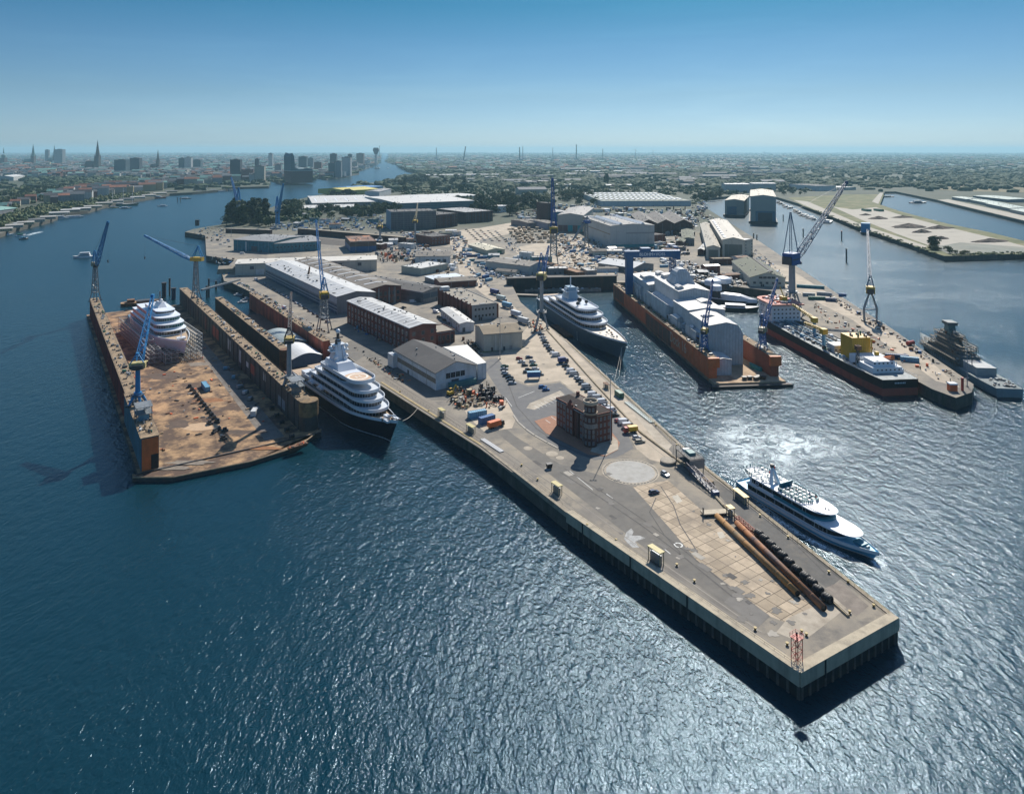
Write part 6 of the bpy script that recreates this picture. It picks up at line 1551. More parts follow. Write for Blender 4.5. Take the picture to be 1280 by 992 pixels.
b = MB(); xx = L if fe == '-x' else 0; b.box(xx-4.5 if xx else -3.0, xx+3 if xx else 4.5, -3 if f1=='-y' else w+.02, -.02 if f1=='-y' else w+3, 0, 7.5, ww_); b.build('side_annex', o)
P4 = [E(x,y,9) for x,y in ((554,433.5),(584,430.5),(608,453),(597,455))]; t = thing('workshop_wing', 'wedge shaped white roofed wing behind the dark roofed workshop', 'building', (0,0,0)); b = MB(); b.prism([(p.x,p.y) for p in P4], -.2, 9, ww_, mat('roof_bright_white',(.66,.64,.58),.7,.05,.2)); b.build('wall', t)
o, L, w = building('pale hall with a tan felt roof between the car park and the yard', E(605,418,11), E(652.7,414.5,11), E(586.5,407,11), 11, mat('hall_pale_grey',(.40,.39,.34),.75,.08,.15,dirt=(.3,.28,.23),dsc=.15,streak=True), rooft, 2.4)
b = MB(); b.box(L*.66,L*.74,-.1,-.01,0,2.6,steel); b.build('door', o)
for x in (L*.3,L*.45): 
    b = MB(); b.box(x,x+.3,-.25,-.01,0,11,offwhite); b.build('downpipe', o)
grassm = mat('rough_grass', (.11,.13,.035), .95, .4, .5, dirt=(.2,.17,.08), dsc=.3, world=True)
zone('grass', [(602,441),(654,434.5),(655,432.5),(604,438.5)], grassm, .03)
# grey office with brick flank
o, L, w = building('grey two storey office with a red brick flank', E(590,382.4,11.6), E(621,379,11.6), E(559,361.5,11.6), 11.6, mat('office_grey',(.34,.34,.33),.8,.08,.2), mat('roof_gravel',(.28,.25,.2)), 0)
for k in range(2): winrow(o, '-y', L, w, 3.4+5*k, 6, 1.5, 1.7, 3, dksteel)
b = MB(); b.box(-.3,-.005,0,w,0,11.9,brick)
for i in range(9): y = 1.5+i*(w-3)/8; b.box(-1.3,-.301,y-.5,y+.5,0,13.4,brick)
b.build('brick_flank', o); b = MB(); b.box(L+.005,L+2.5,2,w*.5,0,11,brick); b.build('stair_tower', o); roofbits(o, L, w, 11.7, 8, 5)
b = MB(); b.cbox((4,w-4,13.5),7,5,3,offwhite); b.build('roof_plant', o)
o, L, w = building('low white annex in front of the brick flank', E(574.7,404.7,6), E(551,386,6), E(589,400.5,6), 6, ww_, roofp, 1.0)
f1 = '-y' if local(o, E(560,398,3)).y < w/2 else '+y'
winrow(o, f1, L, w, 3.6, 9, 2.2, 1.6, 3, offwhite); door(o, L, 2, 4, 3, dkgw, '-x' if local(o,G(582,410)).x < L/2 else '+x')
o, L, w = building('pale green box shed behind the dark long hall', E(526,336,7), E(560,329.5,7), E(511,331,7), 7, mat('box_pale_green',(.38,.40,.33),.75,.06,.2), roofp, 0)
for x in (L*.35,L*.7): 
    b = MB(); b.box(x,x+.25,-.15,-.01,0,7,grey); b.build('downpipe', o)
roofbits(o, L, w, 7.1, 4, 8)
building('flat pale canopy roof beside the pale green box shed', E(531,345.5,4.5), E(549,352,4.5), E(578,344.5,4.5), 4.5, greyw, mat('canopy_white_blue',(.50,.56,.60),.6,.1,.15), .4)
building('brown roofed low workshop beside the grey office', E(550,353,6), E(596,350,6), E(556,347,6), 6, brick, roofb, 1.0)
o, L, w = building('shed with a brown roof and pale front beyond the pale green box', E(519,320.5,8), E(563,320,8), E(517,312.5,9), 8, offwhite, roofb, 2.0); 
for i in range(4): door(o, L, L*(.3+.16*i), L*(.4+.16*i), 4.5, dkgw)
o, L, w = building('small flat red brick block by the dusty road', G(539,307.5), G(562.5,305), G(540,302), 12, brick, roofd); winrow(o,'-y',L,w,4,6,2,2.4,3,offwhite); winrow(o,'-y',L,w,8.6,6,2,2.4,3,offwhite)
o, L, w = building('square block with a bright blue lower band and rusty brown roof', G(438,315.5), G(470.5,314), G(441,307), 13, mat('block_brown',(.12,.085,.07),.8,.2,.3), mat('roof_rust_patch',(.17,.09,.06),.85,.3,.06,dirt=(.4,.16,.07),dsc=.05,dlo=.55,dhi=.6)); strips(o,'y',L,w,[(0,7)],mat('band_blue',(.02,.09,.22),.5,.15,.3)); strips(o,'x',L,w,[(0,7)],mat('band_blue',(.02,.09,.22)))
o, L, w = building('slate grey office block with a pale frame behind the yard', G(489,287.5), G(545,285.5), G(483,283.5), 29, mat('glass_slate',(.06,.075,.095),.3,.25,.15), roofd)
for k in range(8): strips(o,'y',L,w,[(2+3.5*k,2.6+3.5*k)],mat('spandrel',(.12,.13,.145),.6,.1,.3))
b = MB()
for i in range(15): b.box(L*i/14-.2,L*i/14+.2,-.25,-.08,0,29.4,mat('spandrel',(.12,.13,.145)))
tag(b.build('facade_fins', o), kind='stuff'); b = MB(); b.box(-.6,-.01,0,w,0,29,mat('flank_blue',(.12,.22,.32),.5,.1,.3)); b.build('end_panel', o); roofbits(o,L,w,29,10,9)
o, L, w = building('dark red brick wing right of the slate grey office block', G(546,285.5), G(572,282.5), G(549,278), 22, brickd, roofd)
for k in range(4): winrow(o,'-y',L,w,3.5+5*k,6,2.2,2.4,3,grey)
def long(label, A, B, C, h, wm, rm, rise=1.5, bits=0, axis='x', **k):
    o, L, w = building(label, G(*A), G(*B), G(*C), h, wm, rm, rise, axis, **k)
    if bits: roofbits(o, L, w, h+rise*.6, bits, int(A[0]))
    return o, L, w
o, L, w = long('wide pale roofed depot hall left of the slate grey office block', (390,259.5),(472,257.5),(407,249.5),10,greyw,roofp,3,10)
for i in range(6):
    b = MB(); x = L*(.08+.16*i); b.loft([[(x-2+q,y,10+3*(1-abs(2*y/w-1))+.45) for y in (w*.1,w*.45)] for q in (0,3)], mat('skylight_white',(.72,.73,.72)), False, False); b.build('skylight', o)
long('low flat pale building in front of the wide depot hall', (378,264),(449,262),(380,260),6,cream,roofp,0,6)
o, L, w = long('long teal fronted hall with a pale roof behind the slate grey office block', (497,263),(593,259),(502,252),15,mat('teal_grey_front',(.13,.22,.25),.5,.12,.2),roofp,2,8)
for i in range(3): strips(o,'y',L,w,[(2+4.2*i,4.4+4.2*i)],mat('teal_band',(.05,.12,.15),.4,.15,.4))
long('long white roofed hall with a row of treetops before it', (520,251.5),(598,248.5),(523,247.5),9,cream,roofp,1)
t, L, w = long('yellow roofed theatre hall on the far river bank', (434,244),(474,241.5),(437,239.5),13,mat('yellow_tent',(.55,.46,.09),.6,.1,.3),mat('yellow_tent',(.55,.46,.09)),5)
long('grey stepped hall right of the yellow theatre hall', (474,247),(489,243),(478,241.5),16,offwhite,roofg,2)
long('blue roofed hall behind the yellow theatre hall', (447,240),(479,237.5),(449,236.5),12,ltblue,mat('roof_blue',(.06,.2,.42),.5,.1,.3),2)
o, L, w = long('dark red brick warehouse beyond the dusty square', (582,279),(616,276.5),(584,271),19,brickd,roofg,0,6)
for k in range(4): winrow(o,'-y',L,w,3.2+4.3*k,9,2.2,2.2,3,grey)
long('white block house left of the tree lined street', (625,266),(638,264.5),(626,262),13,offwhite,roofp,0)
# big halls in the middle
o, L, w = building('biggest white assembly hall with skylight ridges on its roof', G(763,309.8), G(818,308.4), G(742,296.5), 29, mat('hall_white',(.46,.45,.42),.7,.05,.06,dirt=(.38,.36,.33),dsc=.06), mat('roof_hall_grey',(.30,.29,.27),.8,.1,.1), 2.4, 'y')
for q in (.25,.75):
    b = MB(); b.loft([[(L*q-3,y,30.6),(L*q,y,33.2),(L*q+3,y,30.6)] for y in (2,w-2)], mat('skylight_white',(.72,.73,.72))); b.build('skylight_ridge', o)
for i in range(10):
    y = 4+i*(w-8)/9
    for s in (0,1):
        b = MB(); b.box(L*(.06+.5*s),L*(.2+.5*s),y-.6,y+.6,30.4,31.5,mat('skylight_white',(.72,.73,.72))); b.build('skylight', o)
strips(o,'y',L,w,[(0,4)],mat('plinth_teal',(.04,.24,.25),.6,.15,.3)); b = MB(); b.box(L*.36,L,-.12,-.01,18,20,mat('beam_grey',(.3,.29,.28),.7,.1,.3)); b.build('door_track', o)
for i in range(7):
    b = MB(); b.box(L*(.4+.09*i),L*(.4+.09*i)+.2,-.1,-.01,4,18,grey); b.build('panel_joint', o)
strips(o,'x',L,w,[(17,18.4)],mat('beam_tan',(.28,.22,.15),.7,.1,.3)); strips(o,'X',L,w,[(17,18.4)],mat('beam_tan',(.28,.22,.15)))
o, L, w = building('cream hall with coloured teal and maroon doors left of the biggest hall', G(697,289), G(729,289.8), G(700,277), 26, mat('hall_cream',(.43,.41,.36),.7,.05,.06), mat('roof_hall_grey',(.30,.29,.27)), 3, 'y')
for i,c in enumerate(((.16,.09,.08),(.16,.09,.08),(.03,.30,.30),(.16,.09,.08),(.03,.30,.30))): door(o, L, 1+i*(L-2)/5, 1+(i+1)*(L-2)/5-.3, 10, mat('hall_door_%d'%(c[1]*100),c,.6,.1,.3))
long('cream link building between the two big halls', (729.5,289.5),(742,296),(735,285),24,mat('hall_cream',(.43,.41,.36)),roofg,1)
for i,(x0,x1) in enumerate(((800,822),(822.5,843),(843.5,866))):
    building('brown grey gabled shed behind the biggest hall, %s of three' % ('left','middle','right')[i], G(x0,293), G(x1,293.2), G(x0-6,280), 17, brickd, mat('roof_brown_grey',(.17,.155,.14),.85,.15,.1), 6, 'y')
o, L, w = long('flat factory hall with rows of white rooflights behind the big halls', (752,258),(864,257.5),(756,246),12,offwhite,mat('roof_green_grey',(.26,.27,.22),.85,.12,.1),0)
for r in range(4):
    for i in range(16):
        b = MB(); b.box(L*(.03+.06*i),L*(.05+.06*i)+1,w*(.12+.22*r),w*(.24+.22*r),12.2,13.8,mat('skylight_white',(.72,.73,.72))); b.build('rooflight', o)
o, L, w = building('red brown cube building right of the biggest hall', G(818.5,306), G(831.5,304.7), G(818,300), 13, brick, roofd)
# floating sheds in the right basin
bs = mat('shed_blue', (.02,.11,.18), .5, .2, .2)
shedm = mat('shed_beige_grey', (.33,.33,.29), .7, .06, .05)
for i,(A,B,C,h,l) in enumerate((((906,270.5),(930,271.3),(890,261.5),33,'covered dock shed standing in the right basin, lower left one of the pair'),((938,279),(970,280),(921,266),50,'covered dock shed standing in the right basin, taller right one of the pair'))):
    o, L, w = building(l, W(*A), W(*B), W(*C), h, shedm, mat('roof_shed_beige',(.48,.43,.34),.75,.08,.06), 3, 'y', z=WZ)
    if i == 0: door(o, L, L*.12, L*.62, h*.62, bs)
    else:
        door(o, L, L*.2, L*1.0, h*.46, bs); door(o, L, L*.3, L*.86, h*.4, mat('shed_dark_gap',(.015,.03,.045),.5,.2,.3), proud=.2, name='dark_opening')
    b = MB(); b.box(-3,L+3,-4,w+2,-1,4,mat('float_base_dark',(.02,.025,.03),.7,.3,.3)); b.build('float_base', o)
# right yard sheds
sg = mat('door_green_grey', (.14,.155,.13), .6, .06, .2)
o, L, w = building('lower pale hall with a big grey green door at the right yard', E(883.5,308.8,14), E(900,309.3,14), E(860,279,14), 14, cream, mat('roof_beige',(.36,.33,.27),.8,.1,.1), 2.5, 'y'); door(o,L,2,L-2,11,sg)
o, L, w = building('taller pale hall with a big grey green door at the right yard', E(903,299.5,22), E(930.6,300.2,22), E(884,275,22), 22, cream, mat('roof_beige_light',(.50,.46,.39),.75,.1,.1), 3, 'y'); door(o,L,L*.1,L*.9,16.5,sg)
for i in range(9):
    b = MB(); y = w*(.05+.1*i); b.box(L*.08,L*.2,y,y+w*.05,23,24,mat('skylight_white',(.72,.73,.72))); b.build('skylight', o)
strips(o,'x',L,w,[(10,20)],mat('flank_dark',(.07,.075,.075),.6,.2,.3))
o, L, w = building('narrow pale office tower on the right flank of the taller pale hall', G(931,321), G(941,319), G(928,316), 20, cream, roofp)
for k in range(5): winrow(o,'-y',L,w,3+3.7*k,2,1.8,1.6,2.5,grey)
o, L, w = building('wide gabled store with an olive felt roof near the biggest blue crane', E(938,346.5,8.5), E(981.5,347.5,8.5), E(906.6,326,8.5), 8.5, cream, roofo, 5, 'y')
for i in range(4): window(o, L*(.3+.12*i), 0, 8.5, 3.4, 2.2, '-y', grey)
for i in range(5): window(o, L*(.12+.18*i), 0, 3.4, 2.6, 2, '-y', grey)
b = MB(); b.box(L*.62,L*.72,w*.1,w*.95,12.0,13.1,roofd); b.build('roof_monitor', o)
for A,B,C,h,l in (((853,298),(868,298.4),(843,283),9,'olive roofed long store left of the lower pale hall'),((845,302),(854,302.4),(836,287),8,'smaller olive roofed store further left of the lower pale hall'),((872,312),(880,312.4),(861,298),7,'low lean to with white stripes at the side of the lower pale hall')):
    building(l, E(*A,h), E(*B,h), E(*C,h), h, brickd if h < 9 else greyw, roofo if h > 7 else roofp, 1.5, 'y')
building('grey gabled shelter behind the stern of the grey yacht basin', E(792,335,6), E(817,330,6), E(771,324.5,6), 6, greyw, mat('roof_pale_grey',(.42,.44,.45),.7,.08,.15), 3.4, 'y')
o, L, w = building('small cream barrel roofed shed in the middle of the yard', E(609,313,5.5), E(631,311.5,5.5), E(603,304.5,5.5), 5.5, mat('shed_cream',(.45,.43,.33),.75,.08,.2), mat('roof_cream',(.50,.46,.34),.75,.1,.1), 2, 'y'); door(o,L,L*.58,L*.82,4,green_paint)
o, L, w = building('pale shed with a mottled grey roof in front of the tall dark blue crane', E(662,333,9), E(682,328.5,9), E(647,318.5,9), 9, mat('shed_pale_grey',(.42,.42,.39),.75,.08,.2), mat('roof_mottled',(.24,.22,.19),.85,.35,.12), 2.4, 'y')
building('long rust brown flat shed beside the black dock wall', E(721,341,5), E(731.5,340,5), E(705,323,5), 5, rust, mat('roof_rust',(.25,.135,.07),.85,.25,.2), 0)
building('grey flat hut right of the long rust brown shed', G(734,343.5), G(746,343), G(734,339), 4, greyw, roofg, 0)
building('low mauve workshop with dark doors beside the beige crates', G(660,285.5), G(684,284), G(664,280), 9, mat('mauve_wall',(.20,.17,.17),.8,.1,.3), roofb, 1.5)
building('pale lilac shed between the crates and the tall dark blue crane', G(684.5,287), G(697,286), G(686,281), 10, mat('lilac_wall',(.34,.30,.33),.8,.1,.3), roofb, 2)
building('tall brown brick tower block beside the bright blue hall', G(685,277), G(692,276.5), G(686,274), 33, brickd, roofd); building('bright blue hall behind the tall dark blue crane', G(692.5,277), G(713,276), G(694,272), 17, mat('hall_blue',(.03,.17,.28),.5,.12,.2), roofg)
# old dock walls and black caisson
def wallrun(label, a, c, h, th, m, top=None, z=0):
    p, q = G(*a), G(*c); d = q-p; t = thing('dock_wall', label, 'dock wall', (p.x,p.y,z), math.atan2(d.y,d.x)); b = MB(); b.box(0,d.length,0,th,-9,h,m); b.build('wall', t); b = MB(); b.box(-.2,d.length+.2,-.3,th+.3,h+.001,h+.4,top or concrete); b.build('coping', t); return t
wallrun('long dark brick dry dock wall behind the square blue banded block', (372,292.5), (505,304.5), 8.5, 5, brickd, mat('coping_beige',(.33,.28,.21),.9,.2,.4)); wallrun('dark brick dry dock wall behind the teal clad sheds', (282,291), (338,293), 6.5, 5, brickd)
zone('dry_dock_floor', [(372,295),(505,307),(480,312),(340,300)], mat('dock_floor_dark',(.07,.06,.05),.9,.3,.2), .02)
wallrun('black caisson wall across the head of the basin', (634,356.8), (771,353.5), 6.5, 7, wallblk, mat('coping_dark',(.12,.11,.10),.9,.2,.4))
t = thing('dock_wall', 'low grey landing stage below the black caisson wall', 'landing stage', W(640,364), 0.02); b = MB(); b.box(0,86,-3,3,-1,2.4,concrete); b.build('stage', t); b = MB()
for i in range(12): b.box(4+7*i,6+7*i,-2.5,-.5,2.4,3.4,(white,rust,grey)[i%3])
tag(b.build('stage_gear', t), kind='stuff')
t = pontoon('floating walkway beside the grey yacht stern', 655, 370, 26, 6, -.2, concrete, 1.6)
# ================================================================== things on the pier
PU = (G(1000,842)-G(709,641)).normalized(); PA = math.atan2(PU.y,PU.x)       # along the left edge
RU = (G(1122,773)-G(880,582)).normalized(); RA = math.atan2(RU.y,RU.x)       # along the right edge
rustpipe = mat('rust_pipe', (.34,.17,.05), .8, .45, .22, dirt=(.17,.13,.075), dsc=.12, dlo=.42, dhi=.7); rustpipe2 = mat('rust_pipe_dark', (.36,.14,.035), .75, .5, .2, dirt=(.10,.07,.065), dsc=.07, dlo=.4, dhi=.62)
def pipe(label, a, c, r, m):
    p, q = G(*a), G(*c); d = q-p; t = thing('steel_pipe', label, 'pipe', (p.x,p.y,0), math.atan2(d.y,d.x)); b = MB(); L = d.length; n = 20
    ring = lambda x, rr: [(x,rr*math.cos(2*math.pi*i/n),r+.12+rr*math.sin(2*math.pi*i/n)) for i in range(n)]
    b.loft([ring(.05,r-.08),ring(0,r-.08),ring(0,r),ring(L,r),ring(L,r-.08),ring(L-.05,r-.08)], m, True, False); b.build('tube', t, True)
    b = MB()
    for i in range(int(L/6)): x = 5.8+i*6; b.loft([ring(x-.08,r+.035),ring(x+.08,r+.035)], m)
    b.build('weld_ring', t) if False else tag(b.build('weld_rings', t), kind='stuff')
    b = MB()
    for x in (1,-2.2): b.loft([ring(0.3 if x>0 else L-.3,r-.1),ring(.35 if x>0 else L-.25,r-.1)], black)
    b.build('pipe_mouth', t)
    for i in range(4):
        x = L*(.08+.28*i); b = MB(); b.box(x-.2,x+.2,-r*.9,r*.9,0,.14,woodm); b.build('timber_bearer', t)
pipe('long rusty steel pipe, inner one, lying on the concrete slabs', (896,648), (997,746), .95, rustpipe)
pipe('long rusty steel pipe beside the row of black fenders', (921,657), (1030,764.5), .95, rustpipe2)
fc = [(345,210),(395,255),(450,305),(500,355),(555,405),(615,465),(680,530),(755,595),(815,645),(870,710),(950,785)]
fm_ = MB(); n_ = 18; R_, r1 = 1.25, .45
ring = lambda y, rr: [(rr*math.cos(2*math.pi*i/n_), y, R_+rr*math.sin(2*math.pi*i/n_)) for i in range(n_)]
fm_.loft([ring(-1.35,r1),ring(-1.35,R_*.86),ring(-1.1,R_),ring(1.1,R_),ring(1.35,R_*.86),ring(1.35,r1),ring(.2,r1*.9),ring(-.2,r1*.9),ring(-1.35,r1)], rubber, True, False); fme = fm_.mesh('rubber_drum', True)
fb_ = MB()
for y in (-.7,0,.7): fb_.loft([ring(y-.1,R_+.045),ring(y+.1,R_+.045)], black)
fbe = fb_.mesh('chain_band')
for i,(x,y) in enumerate(fc):
    p = G(900+x/7.09, 640+(y+14)/7.09); t = thing('rubber_fender', 'black rubber drum fender, %s of the row counting from the red railing' % ordn(i+1), 'fender', p, RA-1.30+.06*math.sin(i*5), 'row of black rubber drum fenders'); obj('rubber_drum', fme, t); obj('chain_band', fbe, t)
t = thing('red_railing', 'rusty red railing frame at the inner end of the fender row', 'railing', G(921,651), RA); b = MB(); L = (G(942,668)-G(921,651)).length
b.truss((0,0,.9),(L,0,.9),1.6,1.6,7,.16,mat('rust_red_paint',(.26,.06,.035),.7,.25,.6),(0,0,1)); b.build('frame', t); b = MB(); b.box(0,L,-.8,.8,.02,.12,rust); b.build('base', t)
# kerbs carrying the crane rail along the right side
kbm = mat('rail_kerb', (.42,.34,.22), .85, .25, .4, dirt=(.24,.17,.09), dsc=.3, world=True)
t = thing('rail_kerb', 'long low sandy kerb with a crane rail along the right side of the pier', 'kerb', (0,0,0))
ks = [(683,412),(705,436),(745,481),(801,541),(868,591),(905,633),(960,680),(1030,743),(1060,770)]
for q, q2 in zip(ks, ks[1:]):
    a, c = G(*q), G(*q2); d = c-a; b = MB(); b.cbox((a+c)/2+Vector((0,0,.3)), d.length+.4, .8, .6, kbm, math.atan2(d.y,d.x)); b.cbox((a+c)/2+Vector((0,0,.66)), d.length, .12, .12, dksteel, math.atan2(d.y,d.x)); b.build('kerb_length', t)
t = thing('quay_railing', 'thin yellow and grey railing along the right edge of the pier', 'railing', (0,0,0))
for k,(a,c) in enumerate((((712,430),(776,490)),((786,497),(842,553)),((884,588),(1000,678)),((1005,682),(1115,769)))):
    p, q = G(*a)+Vector((-.8,0,.26)), G(*c)+Vector((-.8,0,.26)); b = MB(); b.rail([p,q],1.0,mat('rail_dull_yellow',(.34,.26,.08),.7,.2,.6),2.5,.07); b.build('rail_length', t)
t = thing('quay_railing', 'low black chain railing along the left edge of the pier', 'railing', (0,0,0))
for k,(a,c) in enumerate((((640,583),(700,632)),((712,640),(990,834)),((480,476),(598,552)))):
    p, q = G(*a)+Vector((.9,.5,.02)), G(*c)+Vector((.9,.5,.02)); b = MB(); b.rail([p,q],.9,mat('rail_dark',(.08,.07,.05),.7,.2,.6),3,.06,False); b.build('rail_length', t)
# platform structure and gangway on the right edge
t = thing('mooring_platform', 'grey steel framed landing platform on the right edge of the pier', 'platform', G(862,583), RA)
for x in (-5.5,0,5.5):
    for y in (-3,3): b = MB(); b.box(x-.15,x+.15,y-.15,y+.15,0,5.2,steel); b.build('post', t)
for z in (2.6,5.2):
    b = MB(); b.box(-5.7,5.7,-3.2,3.2,z,z+.2,mat('grating_dark',(.085,.08,.075),.8,.3,.6)); b.build('platform_deck', t)
b = MB(); b.rail([(-5.6,-3.1,5.4),(5.6,-3.1,5.4),(5.6,3.1,5.4),(-5.6,3.1,5.4),(-5.6,-3.1,5.4)],1.1,steel,1.9,.08); b.build('railing', t)
b = MB(); b.box(5.7,6.0,-3.3,3.3,1.6,5.2,mat('pale_pink_panel',(.30,.25,.22),.7,.1,.3)); b.build('end_panel', t); b = MB(); b.box(-1,2.5,-1.4,1.4,5.4,6.6,mat('plant_teal',(.10,.22,.22),.6,.15,.3)); b.box(-3.5,-2,-1.4,1.4,5.4,6.4,offwhite); b.build('plant', t)
b = MB(); b.box(-7.6,-5.72,-3.2,3.2,0,6.2,mat('wire_mesh',(.12,.10,.08),.8,.3,.8)) if False else b.rail([(-8,-3,0),(-8,3,0)],6,dksteel,.8,.07); b.build('mesh_fence', t)
t = thing('gangway', 'dark sloping boarding gangway below the steel landing platform', 'gangway', G(860,590), RA); b = MB(); b.truss((0,0,3.2),(19,0,1.2),1.9,1.9,9,.16,mat('gangway_violet_grey',(.12,.11,.14),.6,.2,.4)); b.build('frame', t); b = MB(); b.loft([[(0,-.8,2.35),(0,.8,2.35)],[(19,-.8,.35),(19,.8,.35)]],grey,False,False); b.build('walkway', t); b = MB(); b.cbox((19.8,0,.8),2.2,2.4,1.6,mat('gangway_foot_blue',(.03,.07,.16),.5,.2,.5)); b.build('foot', t); b = MB(); b.tube((3,-1,0),(3,-1,2.8),.15,dksteel,6); b.tube((3,1,0),(3,1,2.8),.15,dksteel,6); b.build('trestle', t)
t = thing('flatbed_trailer', 'flatbed trailer with a pale boarded deck standing on the concrete slabs', 'trailer', G(893,643), .12); b = MB(); b.box(-4.6,4.6,-1.5,1.5,.8,1.15,mat('pale_boards',(.46,.40,.30),.85,.2,.8)); b.build('deck', t); b = MB(); b.box(-4.6,4.6,-1.4,1.4,.55,.79,dksteel); b.build('chassis', t)
for x in (-3.2,2.2,3.4):
    for y in (-1.1,1.1): b = MB(); b.tube((x,y-.15,.42),(x,y+.15,.42),.42,rubber,10); b.build('wheel', t)
b = MB(); b.box(-4.6,-4.4,-1.4,-1.2,1.15,3.4,dksteel); b.box(-4.6,-4.4,-.6,-.4,1.15,3.2,dksteel); b.build('headboard_post', t)
def shelter(label, px, py, rz, L=4.2, h=3.2, m=None):
    """small quay substation cage with a flat coloured lid"""
    m = m or yellow; t = thing('quay_shelter', label, 'shelter', G(px,py), rz)
    for x in (-L/2,L/2):
        for y in (-.8,.8): b = MB(); b.box(x-.1,x+.1,y-.1,y+.1,0,h,gyl); b.build('post', t)
    b = MB(); b.box(-L/2-.3,L/2+.3,-1.1,1.1,h,h+.25,m); b.build('lid', t)
    b = MB(); b.rail([(-L/2,-.8,0),(L/2,-.8,0),(L/2,.8,0),(-L/2,.8,0),(-L/2,-.8,0)],h*.5,gyl,1.1,.07); b.box(-L/2+.4,L/2-.4,-.5,.5,0,h*.7,steel); b.build('cage', t)
    return t
pl = mat('lid_pale_yellow', (.44,.37,.14), .6, .1, .4)
shelter('pale yellow topped cage on the left lane near the white arrow marking', 820, 702, PA, 5.0, 4.0, pl)
shelter('yellow topped cage on the left quay below the brick tower building', 696, 616, PA, 4.2, 3.4, pl)
shelter('pale yellow topped cage on the left quay beside the grey gangway', 588.5, 540, PA, 5.0, 3, pl)
shelter('pale topped round shelter on the left quay by the scrap pile', 552, 521, PA, 4, 3.6, pl)
shelter('yellow frame on the right edge beside the stern of the passenger boat', 926, 625, RA, 7, 2.6, yellow)
shelter('small yellow cabinet at the inner end of the rusty pipes', 913, 645, RA, 2.4, 3.2, yellow)
shelter('brown frame on the right quay behind the light mast', 758, 485, RA, 4, 2.4, rust)
t = container('green', G(774,495.5), RA, 'yellow green open skip on the right quay behind the tall light mast', 6)
t = thing('gangway', 'long grey gangway lying along the right quay beside the parked vans', 'gangway', G(783,503), RA); L = (G(810,529)-G(783,503)).length; b = MB(); b.box(0,L,-1.2,1.2,.1,.4,mat('gangway_teal_grey',(.16,.22,.22),.6,.15,.4)); b.build('deck', t); b = MB(); b.rail([(0,-1.1,.4),(L,-1.1,.4)],1,steel,2); b.rail([(0,1.1,.4),(L,1.1,.4)],1,steel,2); b.build('railing', t)
t = thing('gangway', 'flat pale grey gangway lying on the left quay', 'gangway', G(603,549), PA); L = (G(626,565.5)-G(603,549)).length; b = MB(); b.box(0,L,-1.1,1.1,.1,.35,mat('gangway_pale',(.36,.37,.38),.6,.12,.3)); b.build('deck', t); b = MB(); b.rail([(0,-1,.35),(L,-1,.35)],.9,offwhite,1.5); b.build('railing', t)
# red lattice cage at the tip
t = thing('light_tower', 'red lattice cage tower at the outer corner of the pier', 'beacon tower', G(996,828), PA); rd = mat('beacon_red', (.42,.05,.03), .55, .2, .6)
b = MB(); b.truss((0,0,0),(0,0,6.4),1.9,1.9,4,.11,rd,(0,1,0)); b.build('lattice_frame', t); b = MB(); b.box(-1.2,1.2,-1.2,1.2,6.4,6.55,rd); b.rail([(-1.2,-1.2,6.5),(1.2,-1.2,6.5),(1.2,1.2,6.5),(-1.2,1.2,6.5),(-1.2,-1.2,6.5)],1,rd,1,.07); b.build('top_deck', t); b = MB(); b.cyl((0,0),.22,6.55,7.4,red_paint,8); b.ball((0,0,7.5),.26,glass,8); b.build('lamp', t)
# bollards
bm_ = MB(); by_ = mat('bollard_worn_yellow', (.32,.22,.04), .6, .3, 1, dirt=(.1,.08,.05), dsc=1); bm_.cyl((0,0),.38,0,.62,by_,12,.3); bm_.cyl((0,0),.5,.62,.85,by_,12); bme = bm_.mesh('post'); bb_ = MB(); bb_.cyl((0,0),.6,0,.1,dksteel,12); bbe = bb_.mesh('base_plate')
bl = [(984,806,'third from the red tower'),(1002,790,'behind the red tower'),(1008,794,'right of the one behind the red tower'),(1062,766,'by the end of the right kerb'),(1092,758,'near the outer right corner'),(1036,716,'beside the passenger boat bow'),(846,707,'on the left edge by the light patch'),(868,727,'on the left edge by the asphalt patch'),(944,787,'on the left edge nearest the red tower'),(652,582,'on the left edge by the black skip'),(672,600,'on the left edge between the skip and the cage'),(734,657,'on the left edge at the start of the light beam'),(770,676,'on the left edge by the white arrow'),(985,672,'on the right edge beside the passenger boat'),(950,645,'on the right edge behind the passenger boat stern'),(846,557,'on the right edge before the landing platform'),(820,532,'on the right edge behind the vans'),(1060,728,'on the right edge ahead of the passenger boat'),(737,452,'on the right quay by the blue truck'),(700,420,'on the right quay by the grey crane foot'),(500,490,'on the left quay by the dark yacht bow'),(536,514,'on the left quay in front of the white workshop')]
for x,y,l in bl:
    t = thing('mooring_bollard', 'yellow mooring bollard '+l, 'bollard', G(x,y), 0, 'yellow mooring bollards on the pier edges'); t.scale = (.9,.9,.9); obj('post', bme, t); obj('base_plate', bbe, t)
